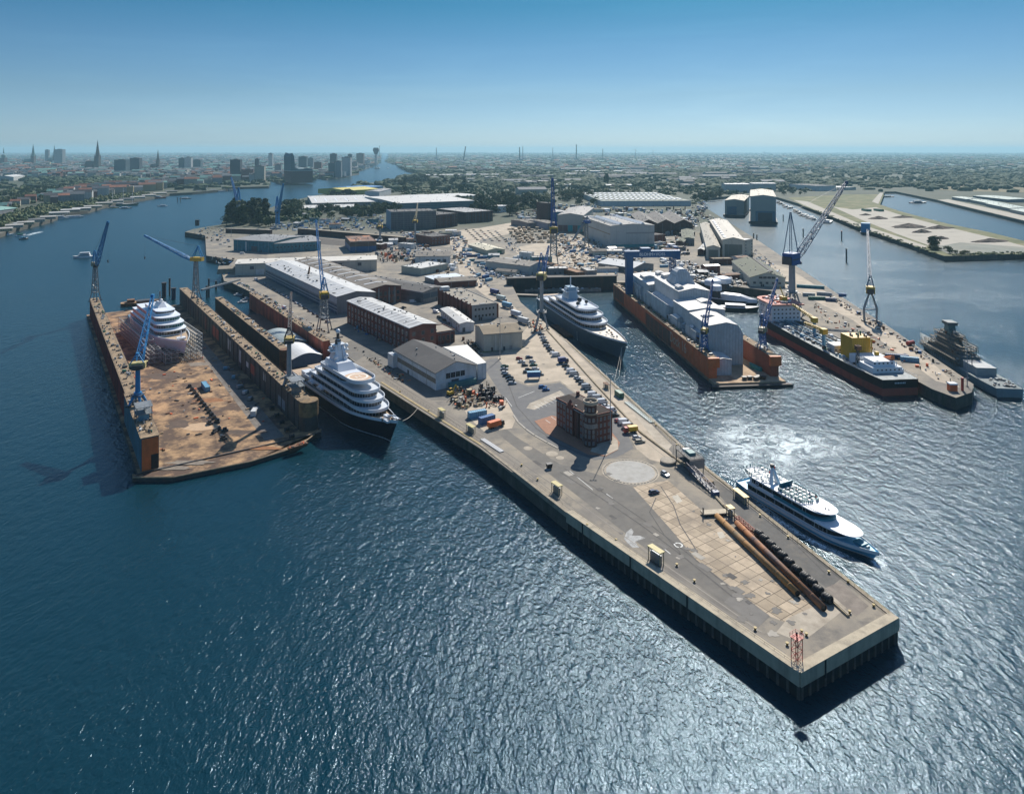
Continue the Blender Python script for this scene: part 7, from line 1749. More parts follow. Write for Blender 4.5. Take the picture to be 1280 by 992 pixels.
# light masts
def mast(label, px, py, h, arms=2):
    t = thing('light_mast', label, 'light mast', G(px,py)); b = MB(); b.tube((0,0,0),(0,0,h),.26,grey,8,.13); b.build('pole', t); b = MB(); b.cyl((0,0),.7,0,.5,concrete,10); b.build('base', t)
    b = MB(); b.cbox((0,0,h),2.4,.3,.2,grey); b.build('crossarm', t)
    for s in (-1,1): b = MB(); b.cbox((s*1.0,-.2,h-.2),.7,.5,.35,dksteel); b.cbox((s*1.0,-.3,h-.4),.55,.3,.05,white); b.build('floodlight', t)
mast('tall slim light mast beside the brick tower building', 763, 554.5, 31); mast('slim light mast in front of the pale hall with the tan roof', 625, 449, 26); mast('slim light mast beside the pale green box shed', 560, 347, 14); mast('slim light mast at the outer end of the right pier', 1209, 483, 22); mast('slim light mast by the teal sheds', 289, 296, 22)
# ---- the brick tower building
o, L, w = building('dark red brick office with a round corner tower on the pier', G(695.6,531.5), G(738,557), G(760,547), 12.6, brick, mat('roof_dark_brown',(.075,.055,.045),.85,.15,.2), 0, name='tower_building')
fx = local(o, G(738,557)).x > L/2      # tower at the end of x
tx = L-.4 if fx else .4; fy_ = local(o, G(738,557)).y < w/2; ty = .4 if fy_ else w-.4
sand = mat('sandstone_coping', (.33,.25,.18), .85, .2, .6)
b = MB(); b.box(-.35,L+.35,-.35,w+.35,12.1,12.5,sand); b.build('cornice', o)
b = MB(); b.loft([[(x,y,12.9) for x,y in ((.3,.3),(L-.3,.3),(L-.3,w-.3),(.3,w-.3))],[(x,y,15.2) for x,y in ((4,4.4),(L-4,4.4),(L-4,w-4.4),(4,w-4.4))]], mat('roof_dark_brown',(.075,.055,.045))); b.build('hip_roof', o)
ff = '-y' if fy_ else '+y'; yo = -.9 if fy_ else w+.9
gx = L*.45
b = MB(); y0, y1 = (-.9,-.01) if fy_ else (w+.01,w+.9); e = [(gx-2.6,0),(gx+2.6,0),(gx+2.6,13),(gx+1.7,13),(gx+1.7,14),(gx+.8,14.6),(gx,15.8),(gx-.8,14.6),(gx-1.7,14),(gx-1.7,13),(gx-2.6,13)]
b.loft([[(x,y1,z) for x,z in e],[(x,y0,z) for x,z in e]], brick); b.build('gabled_bay', o)
b = MB(); b.box(L*.66-.9,L*.66+.9,y0*.6 if fy_ else w+.02,-.02 if fy_ else w+.6,0,12.1,brickd); b.build('pilaster', o)
wfm = mat('window_frame_pale',(.27,.255,.235),.6,.1,.6); sky_glass = mat('pale_reflecting_glass',(.10,.12,.15),.1,.3,.6)
for k in range(4):
    z = 1.9+2.9*k
    for x in ([L*.06,L*.15,L*.24] if True else []) + [L*.74,L*.83]: window(o, x if fx else L-x, -.0 if fy_ else w, z, 1.25, 1.75, ff, wfm, sky_glass)
    for d in (-1.3,1.3): window(o, gx+d, yo, z, 1.2, 1.8, ff, wfm, sky_glass)
    for y in (w*.3,w*.48,w*.66,w*.84): window(o, L if fx else 0, y if fy_ else w-y, z, 1.1, 1.6, '+x' if fx else '-x', wfm, sky_glass)
tb_ = MB(); tb_.cyl((tx,ty),2.9,0,14.2,brickd,20); tb_.cyl((tx,ty),3.2,14.2,14.9,sand,20); tb_.cyl((tx,ty),2.7,14.9,18.2,brickd,20); tw_o = tb_.build('round_tower', o)
b = MB()
n = 22
rg = lambda rr,z: [(tx+rr*math.cos(2*math.pi*i/n),ty+rr*math.sin(2*math.pi*i/n),z) for i in range(n)]
b.loft([rg(2.75,18.2),rg(3.25,18.7),rg(3.25,19.9),rg(2.85,19.9),rg(2.85,18.9)], mat('parapet_pale',(.42,.37,.29),.85,.2,.5), True, False); b.build('parapet', tw_o)
b = MB(); b.cyl((tx,ty),2.84,18.3,18.75,mat('tower_floor',(.40,.31,.22),.9,.2,.6),20); b.cyl((tx,ty),.5,18.75,19.6,dksteel,8); b.build('tower_floor', tw_o)
b = MB(); b.loft([rg(2.96,8.2),rg(2.98,8.25),rg(2.98,10.1),rg(2.96,10.15)], mat('pale_tower_band',(.22,.20,.18),.8,.12,.6), True, False); b.build('pale_band', tw_o)
for k,z in enumerate((1.8,4.8,6.9,9.2,11.9,16.4)):
    for a in range(5):
        th = (-.2-.62*a) if fy_ else (.2+.62*a)
        th = th if fx else math.pi-th
        rr = 2.93 if k < 5 else 2.73; wo = window(tw_o, tx+rr*math.cos(th), ty+rr*math.sin(th), z, .95, 1.6, '-y', wfm, sky_glass); wo.rotation_euler = (0,0,th+math.pi/2)
b = MB(); b.cbox((L*.3,w*.55,16),1.2,1.2,2.4,brick); b.build('chimney', o)
b = MB(); b.box(L*.86,L*.92,-.2 if fy_ else w+.02,-.02 if fy_ else w+.2,0,2.6,dkgw); b.build('entrance_door', o)
# ---- vehicles and containers by hand
truck(G(620,534), math.radians(38), 'orange box truck on the asphalt behind the left quay', black, orange, 8.6, 3.4)
container('blue', G(608.5,528), math.radians(38), 'blue container between the orange truck and the pale container', 8, W_=2.6, H_=3.2)
container('light blue', G(596.5,521), math.radians(26), 'pale grey blue container nearest the scrap pile', 9, W_=2.6, H_=3)
t = thing('box_trailer', 'blue box trailer on legs in the middle of the car park', 'trailer', G(667,474), math.radians(6)); b = MB(); b.box(-3.7,3.7,-1.3,1.3,1.5,4.4,mat('trailer_blue',(.02,.10,.27),.45,.15,.3)); b.build('body', t); b = MB(); b.box(-3.8,3.8,-1.4,1.4,4.4,4.5,ltblue); b.build('roof', t)
for x in (-3.2,3.2):
    for y in (-1.1,1.1): b = MB(); b.box(x-.12,x+.12,y-.12,y+.12,0,1.5,steel); b.build('leg', t)
truck(G(704,453.5), math.radians(20), 'dark blue covered truck in the quayside car row', mat('cab_navy',(.015,.03,.09),.4,.1,.3), mat('cover_navy',(.015,.04,.16),.6,.15,.3), 6.6, 3.6)
truck(G(788,540.5), math.radians(14)+math.pi, 'red cabbed truck with a yellow box near the end of the quayside row', red_paint, mat('box_yellow',(.55,.33,.015),.5,.12,.3), 6.6, 3.0)
car('hatch','dark blue',G(817.5,616.5),math.radians(20),'dark blue car alone on the concrete slabs near the round disc',None)
car('hatch','silver',G(831.5,594),math.radians(-62),'silver car parked right of the round concrete disc',None)
t = thing('waste_skip', 'small black skip on the left lane below the brick tower building', 'skip', G(686.5,585), .4); b = MB(); b.loft([[(-.9,-.7,.2),(.9,-.7,.2),(.9,.7,.2),(-.9,.7,.2)],[(-1.2,-.9,1.9),(1.2,-.9,1.9),(1.2,.9,1.9),(-1.2,.9,1.9)]],black); b.build('body', t); b = MB(); b.box(-1.25,1.25,-.95,.95,1.9,2.02,dksteel); b.build('lid', t)
b = MB(); t = thing('round_well', 'round concrete well head right of the grey disc', 'well', G(835,578)); b.cyl((0,0),3.2,0,1.1,concrete,18); b.build('ring', t); b = MB(); b.cyl((0,0),2.6,1.1,1.16,mat('well_cover',(.34,.30,.24),.9,.2,.6),18); b.build('cover', t)
t = thing('hedge_bin', 'dark waste bin at the corner of the brick tower building', 'bin', G(757.5,549.5)); b = MB(); b.cyl((0,0),.9,0,1.7,black,10); b.build('body', t); b = MB(); b.cyl((0,0),1.0,1.7,1.85,dksteel,10); b.build('lid', t)
t = thing('wood_stack', 'stack of weathered planks on the right quay next to the landing platform', 'plank stack', G(884,603), RA+.2); b = MB()
for k in range(4): b.cbox((0,(k%2)*.1,.2+.3*k),6-.4*k,2.2,.26,woodm)
b.build('planks', t); b = MB(); b.box(-2,-1.7,-1.2,1.2,0,.08,woodm); b.box(1.7,2,-1.2,1.2,0,.08,woodm); b.build('bearers', t)
# ================================================================== parked cars
RC = random.Random(17)
def row(where, pts, group, kinds=('hatch','saloon','estate'), cols=None, ang=0.3, parts=True, jit=.08, frm='front'):
    n = len(pts)
    for i, q in enumerate(pts):
        x, y = q[:2]; c = q[2] if len(q) > 2 else RC.choice(cols or ['white','silver','grey','black','dark blue','silver','white','dark grey','grey','red','green','black'])
        k = q[3] if len(q) > 3 else RC.choice(kinds)
        car(k, c, G(x,y), ang+RC.uniform(-jit,jit), '%s %s, %s %s' % (c, 'van' if k == 'van' else 'car', ordn(i+1), where), group, parts)
row('in the quayside row counting from the grey crane', [(676.5,418.5,'dark blue'),(678.5,422,'white'),(680,425.5,'silver'),(682,429,'black'),(683.5,432.5,'silver'),(686,436,'dark grey'),(688.5,439,'black'),(691.5,442,'white'),(695,445,'white','van'),(707,458,'black'),(710,461.5,'dark grey'),(714,465.5,'white','van'),(718,469,'silver','van'),(721.5,473,'white'),(724.5,476.5,'black'),(728,480,'dark grey'),(733,485,'silver','van'),(736,489.5,'black'),(741,495,'white','van'),(747,499,'silver','van'),(753,504,'white','van'),(757,508.5,'white'),(764,515,'white','van'),(768,520,'black'),(774,527,'red'),(780,529.5,'white','van'),(785,534.5,'white','van'),(796,548,'white'),(800,553,'beige','estate')], 'cars in the quayside row', ang=math.radians(14))
row('in the short rear row of the middle lot', [(649,449,'red'),(652,453,'white'),(656,457.5,'dark grey'),(658,466,'dark grey'),(660.5,463,'black')], 'cars in the middle lot', ang=math.radians(10))
row('in the long row of the middle lot', [(661.5,447.5,'dark blue'),(665.5,452.5,'white'),(667,457,'green'),(669.5,462,'white'),(672,465.5,'dark grey'),(675.5,469,'grey')], 'cars in the middle lot', ang=math.radians(10))
row('in the left lot counting from the light mast', [(631,458.5,'green'),(630.5,462,'silver'),(631,466.5,'white'),(633.5,470,'black'),(637,472.5,'black'),(638.5,476,'dark grey'),(640.5,480,'silver')], 'cars in the left lot', ang=math.radians(12))
row('of the blue pair behind the brick tower building', [(678.5,484.5,'blue'),(682.5,488,'blue')], 'pair of blue cars', ang=math.radians(16))
row('by the dock edge in front of the striped hall', [(309,358,'green'),(316,363,'dark grey'),(320,350.5,'white','van'),(345,379.5,'green'),(355.5,386,'white','van'),(333,371,'grey'),(364,391,'white')], 'cars along the dock edge', ang=-.8)
row('along the foot of the striped hall', [(331+i*5.6,355.5+i*3.4) for i in range(15)], 'cars along the striped hall', ang=-.75)
row('behind the brick building counting from the left', [(516+i*4.2,397+i*1.7) for i in range(6)], 'cars behind the brick building', ang=.5)
row('in the lane by the white annex', [(545,391,'white','van'),(549,397,'dark grey'),(556,401,'black'),(561,405,'grey')], 'cars by the annex', ang=-.6)
row('under the wall of the long low hall', [(516,378,'white','van'),(505,385,'dark grey'),(502,387,'black')], 'cars by the long low hall', ang=.4)
for r in range(5):
    row('in parking row %s of the back yard lot' % ordn(r+1), [(583+r*9.2+i*2.3,287.6+r*.5+i*2.1) for i in range(7)], 'cars in the back yard lot', ang=.35, parts=False)
row('in the lane above the caisson', [(590+i*3.4,339+i*3.1) for i in range(7)], 'cars in the lane above the caisson', ang=-1.1, parts=False)
row('on the dusty square', [(644+i*5,281-i*2.2) for i in range(8)], 'cars on the dusty square', ang=.8, parts=False)
row('by the slate office block', [(470+i*6.5,292-i*.15) for i in range(12)], 'cars by the slate office block', ang=.1, parts=False)
row('on the lane behind the wrapped ship', [(868+i*6,338+i*.8) for i in range(8)], 'cars behind the wrapped ship', ang=.2, parts=False)
row('by the narrow quay of the right yard', [(944+i*5,318+i*4.6) for i in range(9)], 'cars on the right quay', ang=-1.0, parts=False)
row('on the far left quay promontory', [(276,306,'white'),(281,304,'silver'),(287,309,'black'),(303,317.5,'white','van'),(272,300,'grey'),(268,291,'white')], 'cars on the promontory', ang=.2, parts=False)
# ================================================================== containers, trucks, crates
def conts(where, items, group):
    for i,(x,y,c,L,a) in enumerate(items): container(c, G(x,y), a, '%s container, %s %s' % (c, ordn(i+1), where), L, group)
conts('of the group left of the cream barrel roofed shed', [(584,314,'light blue',12,.1),(590,312.5,'white',12,.1),(597,311,'light blue',12,.1),(583.5,319.5,'blue',12,.1),(590,321,'dark blue',12,.2),(597,320,'light blue',6,.2),(603,323,'blue',12,.1),(610,322,'teal',12,.1),(617,325,'light blue',12,.15),(624,326,'grey',12,.1),(590,326.5,'teal',6,.3),(599,329,'grey',12,.3),(607,331,'light blue',12,.2),(617,331,'teal',6,.3)], 'containers in the middle yard')
conts('along the lane towards the quay', [(598,345,'light blue',6,1.0),(607,347,'blue',9,.9),(611,351,'light blue',9,.9)], 'containers by the quay lane')
conts('in the blue heap before the biggest hall', [(735,317,'blue',8,.5),(741,320,'dark blue',8,.4),(747,323,'blue',8,.5),(743,326,'light blue',8,.4),(750,328,'blue',8,.5),(737,313,'dark blue',6,.4),(755,325,'light blue',6,.5),(757,330,'white',6,.4),(711,311,'dark blue',8,.5),(716,315,'blue',8,.5)], 'blue containers before the biggest hall')
conts('on the right pier counting from the big blue crane', [(1013,360,'teal',24,-.35),(1011,370,'grey',10,-.2),(1021,374.5,'green',14,-.1),(1039,376.5,'dark blue',9,-.3),(1030,369,'grey',12,-.4),(1053,370.5,'blue',6,-.4),(1121,448,'dark blue',13,-.25),(1137,451.5,'light blue',10,-.35)], 'containers on the right pier')
conts('behind the tanker bow', [(845,324,'blue',10,.1),(830,334,'light blue',9,.2),(889,345,'white',16,-.6),(901,349,'white',14,-.6),(858,318,'dark blue',8,.1)], 'containers behind the gantry')
for i,(x,y,l,c,bx) in enumerate(((619,368,'dark blue covered trailer truck in the lane beside the grey office',black,mat('cover_navy',(.015,.04,.16))),(627,376,'pale teal box truck behind the dark blue one in the quay lane',offwhite,mat('box_pale_teal',(.36,.45,.45),.5,.08,.3)),(634.5,385,'bright blue tent truck in the quay lane',offwhite,mat('box_sky',(.07,.28,.45),.5,.1,.3)),(646,396,'white roofed truck with a blue side near the grey crane',offwhite,mat('box_white_blue',(.50,.56,.62),.5,.08,.3)),(655,404.5,'last white roofed truck in the lane at the foot of the grey crane',offwhite,mat('box_white_dusty',(.5,.52,.52),.5,.08,.3)))):
    truck(G(x,y), math.radians(-52), l, c, bx, 13, 4.6)
cm_ = [mat('crate_%d'%i, c, .9, .2, .8) for i,c in enumerate(((.46,.34,.22),(.40,.27,.17),(.50,.40,.28),(.34,.22,.14)))]
crm = []
for m in cm_:
    b = MB(); b.box(-1.6,1.6,-1.3,1.3,.15,1.9,m); b.box(-1.7,1.7,-1.4,1.4,1.9,2.05,cm_[2]); c_ = MB(); c_.box(-1.5,1.5,-1.2,1.2,0,.15,woodm); crm.append((b.mesh('crate_body'), c_.mesh('pallet')))
k = 0
for r in range(8):
    for i in range(11):
        x, y = 636+i*6.0+r*1.9+RC.uniform(-1,1), 287.3+r*2.3+RC.uniform(-.6,.6)
        if RC.random() < .15 or (x > 684 and r < 2): continue
        k += 1; t = thing('crate_stack', 'beige crate in the crate field below the dusty square, row %s, place %s' % (ordn(r+1), ordn(i+1)), 'crate', G(x,y), RC.uniform(-.2,.3), 'beige crates in the crate field'); t.scale = (1.5,1.5,RC.choice((1,1.6,2.2)))
        q = RC.choice(crm); obj('crate_body', q[0], t); obj('pallet', q[1], t)
# ================================================================== heaps of gear nobody could count
def clutter(label, px, n, cols, smin=.6, smax=3, hmax=3, seed=0, tubes=.2, name='yard_clutter'):
    r = random.Random(seed); P = PX(px); xs = [p.x for p in P]; ys = [p.y for p in P]; b = MB(); k = 0
    def inside(x,y):
        c = False
        for i in range(len(P)):
            a, d = P[i], P[i-1]
            if (a.y > y) != (d.y > y) and x < (d.x-a.x)*(y-a.y)/(d.y-a.y)+a.x: c = not c
        return c
    while k < n:
        x, y = r.uniform(min(xs),max(xs)), r.uniform(min(ys),max(ys))
        if not inside(x,y): continue
        k += 1; m = r.choice(cols); u = r.random(); s = smin+(smax-smin)*r.random()**2; h = .4+(hmax-.4)*r.random()**2
        if u < tubes: a = r.uniform(0,6.28); b.tube((x,y,h*.4),(x+s*2*math.cos(a),y+s*2*math.sin(a),h*.4+r.uniform(-.2,.5)),.12+.25*r.random(),m,6)
        elif u < tubes+.15: b.cyl((x,y),s*.4,0,h,m,8)
        else: b.cbox((x,y,h/2),s,s*r.uniform(.4,1),h,m,r.uniform(0,3))
    tag(b.build(name), label, kind='stuff')
A_ = [dksteel,steel,rust,grey,offwhite,woodm,blue,ltblue]; scrap = [dksteel,rust,black,steel,redox,woodm,gyl]
clutter('tangled scrap heap between the white workshop and the containers', [(560,492),(580,487),(612,489),(634,505),(628,512),(600,508),(575,512),(560,502)], 170, scrap+[black,dksteel], .5, 3.2, 3.4, 1, .35, 'scrap_heap')
clutter('dark tangle of nets and frames on top of the scrap heap', [(596,488),(612,484),(620,492),(612,503),(598,500)], 80, [black,dksteel,mat('net_blue_black',(.02,.025,.035),.8,.3,1)], .5, 2.4, 5.5, 2, .45, 'scrap_heap')
clutter('yard gear beside the brick building', [(440,412),(470,425),(505,440),(490,434),(520,425),(460,405)], 90, A_, .5, 2.4, 2.4, 3)
clutter('scrap yard behind the long low hall', [(470,313),(508,311),(512,326),(478,330),(470,322)], 200, scrap+[steel,grey], .8, 4, 4.5, 4, .3)
clutter('machinery and small gear in the middle yard', [(596,333),(650,322),(664,343),(640,352),(612,345)], 620, A_+[black,white,offwhite], .8, 5, 3.6, 5)
clutter('brown stock between the cranes behind the caisson', [(690,300),(726,300),(760,343),(700,343)], 380, [rust,woodm,brick,dksteel,steel,offwhite,ltblue], .8, 5, 2.6, 6, .3)
clutter('pale stock on the slipway before the biggest hall', [(745,314),(800,318),(815,342),(770,345)], 360, A_+[white,rust,mat('plate_rust_pale',(.28,.17,.11),.8,.3,.4)], .8, 5, 3, 7)
clutter('pale shrink wrapped gear behind the shrouded ship', [(820,322),(868,330),(905,346),(935,356),(905,362),(850,346)], 460, [white,offwhite,offwhite,grey,steel,dksteel,rust], .8, 5, 4, 8)
clutter('gear along the right yard quay', [(945,312),(975,338),(1000,372),(990,380),(960,345),(938,318)], 150, A_, .6, 3.6, 2.4, 9)
clutter('deck gear scattered over the right pier', [(1005,372),(1080,412),(1150,452),(1195,480),(1180,478),(1110,448),(1030,402)], 130, [rust,dksteel,woodm,steel,redox,offwhite], .5, 2.6, 1.8, 10, .3)
clutter('stores along the right rim of the right pier', [(1040,368),(1112,413),(1150,436),(1200,474),(1205,480),(1140,440),(1090,407),(1036,374)], 150, [dksteel,rust,black,blue,steel], .6, 2.6, 2.2, 11, .2)
clutter('goods on the promontory beyond the teal sheds', [(236,289),(262,284),(278,285),(288,300),(284,312),(262,300)], 110, A_+[concrete], .8, 4, 3, 12)
clutter('industrial yard behind the dry dock wall', [(340,280),(480,268),(480,287),(380,290),(330,287)], 420, A_+[white,blue,offwhite], 1, 7, 4.5, 13, .1)
clutter('yards around the slate office block', [(500,290),(570,290),(578,300),(540,303),(505,303)], 320, A_+[white], 1, 6, 4, 14)
clutter('small gear on the lane by the left quay', [(440,432),(476,462),(500,478),(515,476),(480,455),(452,438)], 60, scrap, .4, 1.8, 1.4, 15)
clutter('loose gear between the brick office and the pale hall', [(588,425),(602,440),(600,446),(585,436),(575,425)], 60, [dksteel,black,rust], .5, 2, 2.6, 16)
clutter('low clutter at the grey crane foot', [(656,404),(672,398),(680,410),(668,418)], 70, scrap+[offwhite], .4, 1.8, 1.8, 17)
clutter('market of stores left of the crate field', [(628,300),(640,296),(652,312),(645,318),(634,312)], 60, A_, .8, 3, 3, 18)
# white ball tents by the moored workboat
for i,(x,y,r0) in enumerate(((891,364,7.5),(903,361,8.0),(895,371,5))):
    t = thing('round_tent', ('white round topped tent, left one behind the dark workboat','white round topped tent, right and larger one behind the dark workboat','small white sheeted bundle in front of the round tents')[i], 'tent', G(x,y)); b = MB(); b.cyl((0,0),r0*.8,0,6,dksteel,14); b.build('base', t); b = MB(); b.cyl((0,0),r0,6,9.5,white,16); b.ball((0,0,9.5),r0,white,16,.3,0.0); b.build('cover', t)
t = thing('excavator', 'yellow excavator standing at the scrap heap by the white workshop', 'excavator', G(563,494), .8); b = MB(); b.box(-1.6,1.6,-1.3,-.7,0,.9,dksteel); b.box(-1.6,1.6,.7,1.3,0,.9,dksteel); b.build('tracks', t); b = MB(); b.box(-1.6,1.4,-1.2,1.2,1.0,2.3,yellow); b.build('body', t); b = MB(); b.box(.2,1.5,.2,1.2,2.3,3.4,glass); b.box(.15,1.55,.15,1.25,3.4,3.5,yellow); b.build('cab', t); b = MB(); b.bar((1.2,-.4,2),(3.4,-.4,5),.5,yellow); b.bar((3.4,-.4,5),(5.2,-.4,2.2),.4,yellow); b.cbox((5.2,-.4,1.8),.9,1,.9,dksteel); b.build('boom', t)
t = thing('road_roller', 'red buoy shaped drum on the right pier edge near the warship bow', 'drum', G(1138,431), .5); b = MB(); b.tube((-3,0,1.4),(3,0,1.4),1.4,red_paint,14); b.build('body', t); b = MB(); b.box(-2.4,-2,-1.2,1.2,0,.4,dksteel); b.box(2,2.4,-1.2,1.2,0,.4,dksteel); b.build('chock', t); t.name = 'steel_drum'
t = thing('signal_post', 'red post with a white cabin at the outer tip of the right pier', 'signal post', G(1203,488), 0); b = MB(); b.cyl((0,0),.7,0,7,red_paint,10); b.build('post', t); b = MB(); b.box(-7.5,-3.5,-1.5,1.5,0,3.4,redox); b.box(-7.6,-3.4,-1.6,1.6,3.4,4.2,white); b.build('cabin', t)

clutter('stores and huts between the slate office block and the scrap yard', [(505,300),(540,300),(535,312),(575,318),(575,330),(560,345),(575,352),(560,350),(505,326)], 260, A_+[white,offwhite,brick], 1, 7, 4.5, 31, .1)
clutter('stores along both sides of the dusty street', [(562,300),(582,296),(590,335),(606,356),(598,362),(574,330)], 170, A_+[white,brick,offwhite], .8, 4.5, 3.6, 32, .1)
clutter('goods around the big halls', [(690,292),(742,300),(764,314),(818,310),(860,300),(860,322),(822,318),(760,322),(700,306)], 330, A_+[white,offwhite,rust], 1, 6, 4, 33, .15)
clutter('roofs and stores between the right yard sheds', [(818,296),(850,280),(872,262),(880,252),(884,262),(866,292),(842,318),(820,318)], 300, A_+[roofo,brick,white,grey], 1.5, 9, 7, 34, .05)
clutter('sheds and stacks left of the rooflight hall', [(640,268),(690,258),(750,256),(752,266),(700,274),(650,282)], 260, A_+[white,brick,offwhite,roofd], 2, 11, 8, 35, .04)
clutter('roofs and yards behind the gabled sheds', [(752,262),(866,262),(866,280),(800,280),(752,272)], 300, A_+[roofd,brick,offwhite,white,grey], 2, 12, 8, 36, .04)
clutter('stores on the strip along the inner canal', [(862,258),(870,256),(935,300),(926,310),(900,292)], 150, A_+[white,grey], 1, 6, 4, 37, .1)
clutter('parked plant and stores on the promontory lane', [(262,320),(292,322),(292,340),(280,346)], 40, A_, .8, 4, 3, 38)
clutter('small goods along the foot of the red dock wall lane', [(300,352),(405,412),(412,420),(398,418),(296,356)], 120, A_, .6, 2.2, 2, 39, .2)

RS = random.Random(61); ks = 0
for nm, x0, x1, y0, y1, n in (('by the dusty street',512,574,291,300,6),('in the middle yard',605,690,318,344,9),('on the slipway below the biggest hall',738,770,312,342,6),('behind the wrapped yacht',868,936,328,350,7),('beside the long scrap yard',456,510,302,314,6),('in the depot behind the dry dock wall',335,478,270,286,12),('left of the cream hall',690,756,264,275,7),('between the gabled and olive sheds',812,848,306,318,4)):
    for i in range(n):
        x = x0+(x1-x0)*(i+.5)/n+RS.uniform(-2,2); y = RS.uniform(y0,y1); p = G(x,y); a = RS.choice((-.5,.1,.25)); u = Vector((math.cos(a),math.sin(a),0)); v = Vector((-u.y,u.x,0)); Ls, ws = RS.uniform(10,24), RS.uniform(8,14)
        building('small store shed %s, %s from the left' % (nm, ordn(i+1)), p, p+u*Ls, p+v*ws, RS.uniform(3.6,7.5), RS.choice((brick,offwhite,creamw,greyw,ww_,tealw,brickd)), RS.choice((roofw,roofg,roofb,roofd,roofp,rooft,roofo,rust)), RS.choice((0,1,1.6)), name='store_shed', cat='shed', group='small store sheds '+nm)
# ================================================================== grassy island and far banks
RF = random.Random(23)
grass_m = mat('island_grass', (.10,.115,.035), .95, .4, .03, dirt=(.20,.165,.085), dsc=.03, dlo=.45, dhi=.65, world=True)
grass_d = mat('bank_scrub', (.065,.075,.03), .95, .45, .06, dirt=(.15,.125,.07), dsc=.05, world=True)
isl_c = mat('island_concrete', (.36,.33,.27), .9, .14, .02, dirt=(.24,.22,.18), dsc=.02, world=True)
isl_g = mat('island_gravel', (.19,.20,.165), .95, .2, .04, dirt=(.26,.24,.19), dsc=.03, world=True)
zone('grass', [(1003,257),(1074,284),(1095,290.5),(1180,320),(1280,317),(1700,330),(1700,414),(1280,301),(1238,290.5),(1186,280),(1130,265.5),(1100,256),(1105,243),(1060,243),(985,247)], grass_m, .10)
zone('island_yard', [(1040,258),(1066,262),(1095,259),(1130,270),(1180,283),(1240,297),(1290,310),(1400,330),(1330,318),(1240,310),(1170,310),(1120,292),(1075,274)], isl_c, .18)
zone('island_yard', [(1166,309),(1200,303),(1280,309),(1400,330),(1280,316),(1185,317)], isl_g, .26)
zone('road', [(992,250),(1010,252),(1075,280),(1160,308),(1152,310),(1070,283),(1004,256)], isl_c, .22)
zone('road', [(1090,252),(1100,241),(1104,241),(1098,255)], isl_c, .24)
zone('field', [(1155,236),(1200,229),(1290,227),(1700,236),(1700,248),(1290,241),(1200,239)], mat('dry_field', (.155,.13,.065), .95, .25, .01, dirt=(.09,.095,.045), dsc=.008, world=True), .3)
zone('quay_lane', [(1187,253.5),(1172,250),(1185,249),(1300,274),(1700,350),(1700,372),(1280,275.5)], isl_c, .2)
bm_h = mat('heap_earth', (.085,.062,.048), .95, .3, .3, dirt=(.14,.11,.085), dsc=.2, bump=.6, bsc=1.2)
for i,(x,y,a,c,h,l) in enumerate(((1082,269,26,12,3.5,'low reddish earth heap at the back of the island yard'),(1098,273.5,40,20,5,'long dark earth heap in the island yard, second from the back'),(1128,272,46,18,4,'flat dark earth heap on the upper edge of the island yard'),(1136,284,60,34,6.5,'biggest dark earth heap in the middle of the island yard'),(1152,290.5,34,16,5,'dark earth heap just before the biggest one on the island'),(1174,285.5,56,20,5,'wide dark earth heap on the upper right of the island yard'),(1176,298.5,28,12,4,'small reddish heap near the tip of the island'),(1238,302,62,18,4.5,'long brown heap at the right edge of the island yard'))):
    t = thing('earth_heap', l, 'earth heap', G(x,y,.2), .25); b = MB(); r = random.Random(i); n = 26; secs = []
    for k in range(7):
        f = k/6; secs.append([(a*.5*(1-f**1.3)*math.cos(q*2*math.pi/n)*(1+.16*math.sin(q*1.7+i)+r.uniform(-.06,.06)), c*.5*(1-f**1.3)*math.sin(q*2*math.pi/n)*(1+.14*math.cos(q*2.3)+r.uniform(-.06,.06)), h*f*(1+r.uniform(-.12,.12))) for q in range(n)])
    b.loft(secs, bm_h); b.build('heap', t)
for i,(x,y,l) in enumerate(((1086.5,264.5,'dark green box hut in the island yard, left one'),(1102,264.5,'dark green box hut in the island yard, right one'))):
    building(l, G(x-3,y), G(x+3,y), G(x-3,y-1.2), 4, green_paint, roofo)
gs = mat('shed_pale_green', (.30,.37,.33), .7, .12, .1)
for i,(A,B,C) in enumerate((((1212,253),(1236,258),(1214,249.5)),((1232,258),(1262,264.5),(1236,254)),((1262,265.5),(1300,274),(1268,261)),((1216,248),(1260,253),(1220,245)),((1190,249.5),(1208,252.5),(1193,247)))):
    building('pale green roofed quay shed on the far right bank, %s from the left' % ordn((2,4,5,3,1)[i]), G(*A), G(*B), G(*C), 7, greyw, gs, 1.5)
building('white building with a flat dark roof at the root of the island', G(1021,239), G(1045,238.5), G(1023,235.5), 16, offwhite, roofd); building('pale workshop right of the flat roofed white building on the island root', G(1048,238), G(1070,237.5), G(1049,235), 9, cream, roofp)

